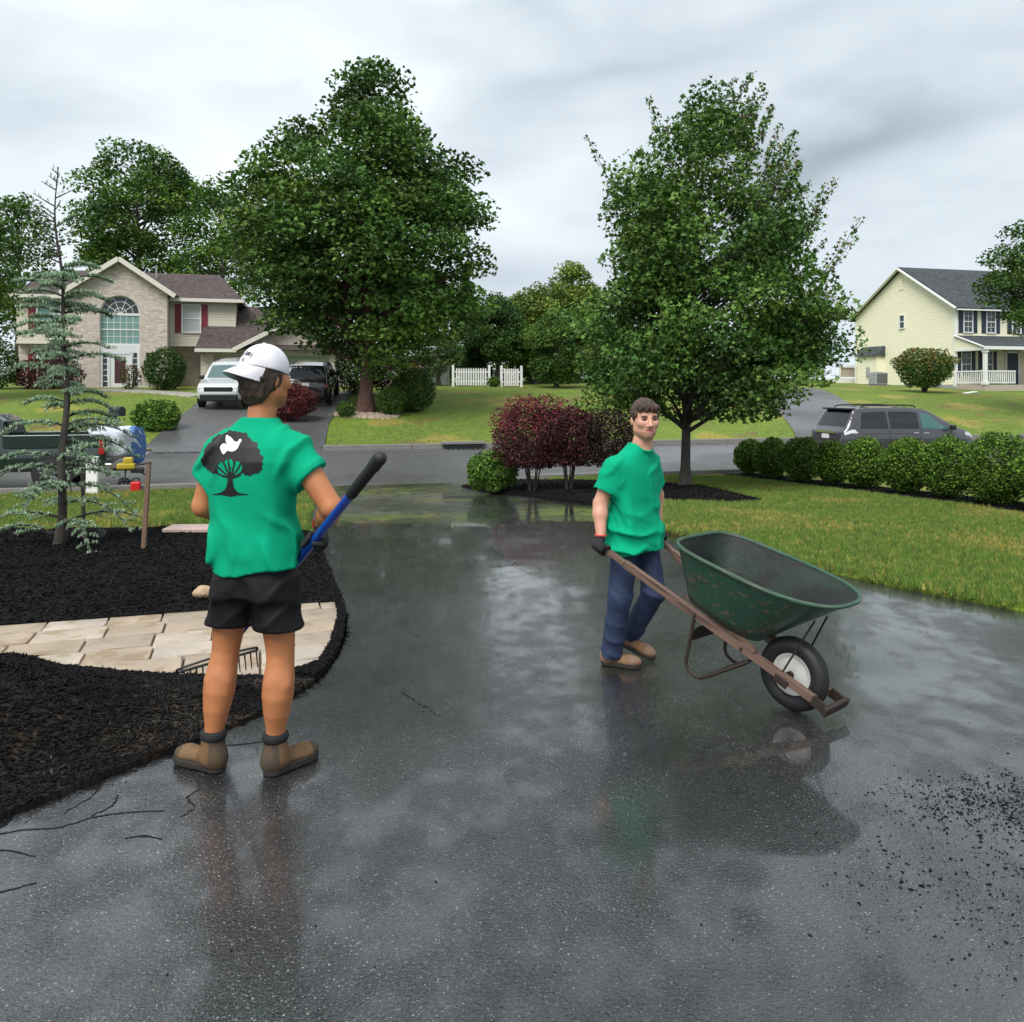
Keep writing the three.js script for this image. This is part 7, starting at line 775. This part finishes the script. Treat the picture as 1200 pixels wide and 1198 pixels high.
  mesh('glove_cuff', new THREE.TorusGeometry(0.0355, 0.006, 8, 24).rotateX(Math.PI / 2).translate(wrR[0], wrR[1] + 0.022, wrR[2] - 0.006), mat([0.5, 0.05, 0.035], 0.7), me);
  // ------------------------------------------------ wheelbarrow: x forward, axle at the origin, nose lowered as it is lifted
  const SB = 0.88, wx = 1.47, wd = 4.45, wy = Hd(wx, wd) + 0.216 * SB, wb = thing('wheelbarrow', 'worn green steel wheelbarrow with wooden handles and one rubber tyre', 'wheelbarrow', [wx, wy, -wd]);
  wb.rotation.order = 'YXZ'; wb.rotation.y = Math.atan2(-0.748, 0.664); wb.scale.setScalar(SB);
  const slope = Math.atan2((O[1] + 0.826 * S2 - wy) / SB, 1.26), grip0 = 1.262 / Math.cos(slope), tilt = new THREE.Matrix4().makeRotationZ(-slope); // along a handle: x from -grip0 (hands) to +0.27 (nose)
  const T = (g) => [g].flat(9).map((q) => q.applyMatrix4(tilt)), wp = (n, g, m, p = wb) => mesh(n, T(g), m, p), hz = (x) => mixn(0.085, 0.291, clamp((x - 0.2) / (-grip0 - 0.2), 0, 1.1));
  const woodTex = tex(256, 256, (x, y, o) => { const n = tfbm(x * 0.25, y, 8, 4, 2), r = tnoise(x * 0.1, y, 60, 4), wn = ss(0.52, 0.66, tfbm(x, y, 5, 4, 9)), k = 0.7 + 0.5 * n + 0.25 * (r - 0.5); o[0] = toS(mixn(0.17, 0.075, wn) * k); o[1] = toS(mixn(0.105, 0.046, wn) * k); o[2] = toS(mixn(0.078, 0.036, wn) * k); }, true);
  const wood = mat([1, 1, 1], 0.6, { map: woodTex }), rust = mat([0.035, 0.024, 0.018], 0.6, { metalness: 0.3 });
  const worn = tex(512, 512, (x, y, o) => { const a = tfbm(x, y, 6, 5, 3), b = ss(0.6, 0.74, tfbm(x, y, 14, 4, 8)), c = ss(0.66, 0.74, tfbm(x, y, 30, 3, 12)), k = 0.75 + 0.5 * a; o[0] = toS(mixn(mixn(0.014, 0.028, b), 0.09, c) * k); o[1] = toS(mixn(mixn(0.06, 0.038, b), 0.075, c) * k); o[2] = toS(mixn(mixn(0.034, 0.03, b), 0.055, c) * k); }, true);
  const paint = phys([1.15, 1.15, 1.15], 0.42, { map: worn, clearcoat: 0.35, clearcoatRoughness: 0.3 }), muckT = tex(512, 512, (x, y, o) => { const a = tfbm(x, y, 7, 5, 5), b = ss(0.5, 0.7, tfbm(x, y, 4, 4, 21)), k = 0.6 + 0.8 * a; o[0] = toS(mixn(0.008, 0.012, b) * k); o[1] = toS(mixn(0.010, 0.026, b) * k); o[2] = toS(mixn(0.0095, 0.018, b) * k); }, true), muck = phys([1, 1, 1], 0.55, { map: muckT, bumpMap: mulchBump, bumpScale: 0.0012 });
  for (const s of [1, -1]) { const pts = [], n = 10; const h = wp('handle', [beam(V(0.2, 0, s * hz(0.2)), V(-grip0 + 0.2, 0, s * hz(-grip0 + 0.2)), 0.034, 0.052), beam(V(-grip0 + 0.2, 0, s * hz(-grip0 + 0.2)), V(-grip0 - 0.075, 0, s * hz(-grip0 - 0.075)), 0.034, 0.036)], wood); wp('bolt', [-0.62, -0.28].map((x) => new THREE.CylinderGeometry(0.009, 0.009, 0.012, 8).rotateX(Math.PI / 2).translate(x, 0, s * (hz(x) + 0.024))), rust, h); }
  wp('nose_brace', [beam(V(0.19, 0, 0.10), V(0.29, 0, 0.10), 0.012, 0.06), beam(V(0.19, 0, -0.10), V(0.29, 0, -0.10), 0.012, 0.06), rbox(0.03, 0.06, 0.26, 0.008, 0.29, 0, 0)], rust);
  wp('axle', [bar(V(0, -0.005, -0.13), V(0, -0.005, 0.13), 0.009, 0.009, 10), ...[-1, 1].map((s) => rbox(0.09, 0.05, 0.014, 0.005, 0, -0.02, s * 0.13))], rust);
  // wheel
  const prof = []; for (let i = 0; i <= 16; i++) { const a = i / 16 * Math.PI * 2; prof.push(new THREE.Vector2(0.165 + 0.051 * Math.cos(a), 0.051 * Math.sin(a))); } const ty = wp('tyre', new THREE.LatheGeometry(prof, 44).rotateX(Math.PI / 2), phys([0.013, 0.014, 0.016], 0.55)); wp('tread', [-0.02, 0, 0.02].map((q) => new THREE.TorusGeometry(0.2135 - q * q * 9, 0.0045, 6, 60).translate(0, 0, q)), M.tyre, ty).userData.kind = 'stuff';
  wp('rim', [new THREE.LatheGeometry([[0.02, 0.034], [0.06, 0.03], [0.09, 0.018], [0.106, 0.024], [0.119, 0.035], [0.123, 0.03], [0.119, 0.0], [0.123, -0.03], [0.119, -0.035], [0.106, -0.024], [0.09, -0.018], [0.06, -0.03], [0.02, -0.034]].map((p) => new THREE.Vector2(...p)), 36).rotateX(Math.PI / 2)], mat([0.55, 0.55, 0.52], 0.45)); wp('hub', [bar(V(0, 0, -0.06), V(0, 0, 0.06), 0.022, 0.022, 14)], rust);
  // tray: rings from floor to rim; rear square-cornered, nose rounded
  const ringAt = (k) => { const N = 56, o = []; const xr = mixn(-0.76, -0.94, k), xf = mixn(-0.25, 0.115, k), hr = mixn(0.205, 0.335, k), hf = mixn(0.16, 0.335, k), y = mixn(0.05, 0.30, k), yb = mixn(0.05, 0.355, k); for (let i = 0; i < N; i++) { const a = i / N * 6.283, c = Math.cos(a), s = Math.sin(a), e = c > 0 ? 2.5 : 4.5, q = Math.pow(Math.abs(c) ** e + Math.abs(s) ** e, -1 / e), cx = mixn(xr, xf, 0.48), x = cx + c * q * (c > 0 ? xf - cx : cx - xr), t = (x - xr) / (xf - xr); const w = mixn(hr, hf * 1.08, clamp(t * 1.1)); o.push([x, mixn(y + 0.285 * k, yb, Math.pow(clamp(1 - t), 0.9)), s * q * w]); } return o; };
  const skinOf2 = (off, flip) => { const K = 9, pos = [], uv = [], idx = [], N = 56; for (let j = 0; j <= K; j++) { const k = j / K, r = ringAt(Math.pow(k, 0.9)); r.forEach(([x, y, z], i) => { pos.push(x - off * Math.sign(x + 0.3) * 0.6, y + (j === 0 ? off * 0.5 : 0), z * (1 - off / 0.3)); uv.push(i / N * 2.4, k * 0.5); }); } const c = pos.length / 3; pos.push(-0.44, 0.05 + off * 0.5, 0); uv.push(1, 0.2); for (let i = 0; i < N; i++) { const n = (i + 1) % N; flip ? idx.push(c, n, i) : idx.push(c, i, n); for (let j = 0; j < K; j++) { const a = j * N + i, b = j * N + n; flip ? idx.push(a, b, a + N, b, b + N, a + N) : idx.push(a, a + N, b, b, a + N, b + N); } } return geo(pos, idx, uv); };
  const tray = wp('tray', skinOf2(0, false), paint); wp('tray_inside', skinOf2(0.006, true), muck, tray); wp('rim_roll', tube(ringAt(1).map(([x, y, z]) => V(x, y, z)), 0.0125, 120, 8, true), phys([1.9, 1.5, 1.6], 0.55, { map: worn, bumpMap: mulchBump, bumpScale: 0.003 }), tray);
  for (const s of [1, -1]) { wp('riser', prism([[-0.77, 0.027], [-0.2, 0.027], [-0.2, 0.05], [-0.75, 0.055]], 0.03).translate(0, 0, s > 0 ? hz(-0.4) - 0.03 : -hz(-0.4) - 0.004), wood);
    wp('leg', tube([V(-0.62, -0.03, s * 0.2), V(-0.585, -0.16, s * 0.205), V(-0.545, -0.305, s * 0.21), V(-0.50, -0.335, s * 0.21), V(-0.42, -0.325, s * 0.21), V(-0.30, -0.17, s * 0.19), V(-0.2, -0.03, s * 0.17)], 0.0115, 40, 8), rust);
    wp('tray_brace', bar(V(-0.02, 0.03, s * 0.11), V(0.0, 0.40, s * 0.07), 0.006, 0.006, 6), rust); }
  wp('leg_brace', [rbox(0.012, 0.1, 0.40, 0.004, -0.592, -0.13, 0), bar(V(-0.39, -0.28, -0.2), V(-0.39, -0.28, 0.2), 0.008, 0.008, 8)], rust);
}
{ // stakes and small things in the beds
  const st = thing('wooden_stake', 'thin wooden stake standing in the mulch beside the capped person', 'stake', [-3.78, backBedH(-3.78, 8.75) - 0.02, -8.75]); mesh('pole', rbox(0.045, 0.92, 0.035, 0.006, 0, 0.44, 0).rotateZ(-0.06), mat([0.16, 0.10, 0.065], 0.85), st); mesh('sawn_top', rbox(0.047, 0.02, 0.037, 0.004, 0, 0.905, 0).rotateZ(-0.06), mat([0.07, 0.05, 0.04], 0.9), st);
  const s2 = thing('wooden_stake', 'grey stake tied behind the trunk of the young cedar', 'stake', [-4.66, backBedH(-4.66, 9.3) - 0.02, -9.3]); mesh('pole', bar(V(0, -0.1, 0), V(-0.03, 1.0, 0), 0.022, 0.02, 8), mat([0.1, 0.085, 0.07], 0.9), s2); mesh('tie', new THREE.TorusGeometry(0.06, 0.008, 6, 20).rotateX(Math.PI / 2).translate(-0.06, 0.8, 0.1), M.black, s2);
  const lt = thing('garden_light', 'small black garden light in the mulch between cedar and stake', 'garden light', [-4.35, backBedH(-4.35, 9.0) - 0.02, -9.0]); mesh('stem', bar(V(0, -0.05, 0), V(0, 0.14, 0), 0.01), M.black, lt); mesh('hood', new THREE.ConeGeometry(0.065, 0.09, 16).rotateX(0.7).translate(0, 0.16, 0.02), M.black, lt);
  const lp = thing('edging_slab', 'long pale pinkish slab lying at the back of the mulch bed', 'slab', [-3.85, backBedH(-3.85, 9.9) + 0.0, -9.9], 0.05); mesh('slab', rbox(1.3, 0.05, 0.36, 0.015, 0.5, 0.02, 0), mat([0.55, 0.40, 0.37], 0.7, { map: concreteTex, color: lin(2.0, 1.5, 1.4) }), lp);
  const rk = thing('field_stone', 'buff stone at the edge of the mulch beside the shorts of the capped person', 'stone', [-2.46, backBedH(-2.46, 6.8), -6.8]); const g = new THREE.IcosahedronGeometry(0.07, 2), p = g.attributes.position; for (let i = 0; i < p.count; i++) { const n = 0.8 + 0.5 * fbm3(p.getX(i) * 20, p.getY(i) * 20, p.getZ(i) * 20, 2); p.setXYZ(i, p.getX(i) * n * 1.1, p.getY(i) * n * 0.8, p.getZ(i) * n); } g.computeVertexNormals(); mesh('stone', g.translate(0, 0.03, 0), mat([0.42, 0.3, 0.19], 0.8), rk);
}
renderer.render(scene, camera);
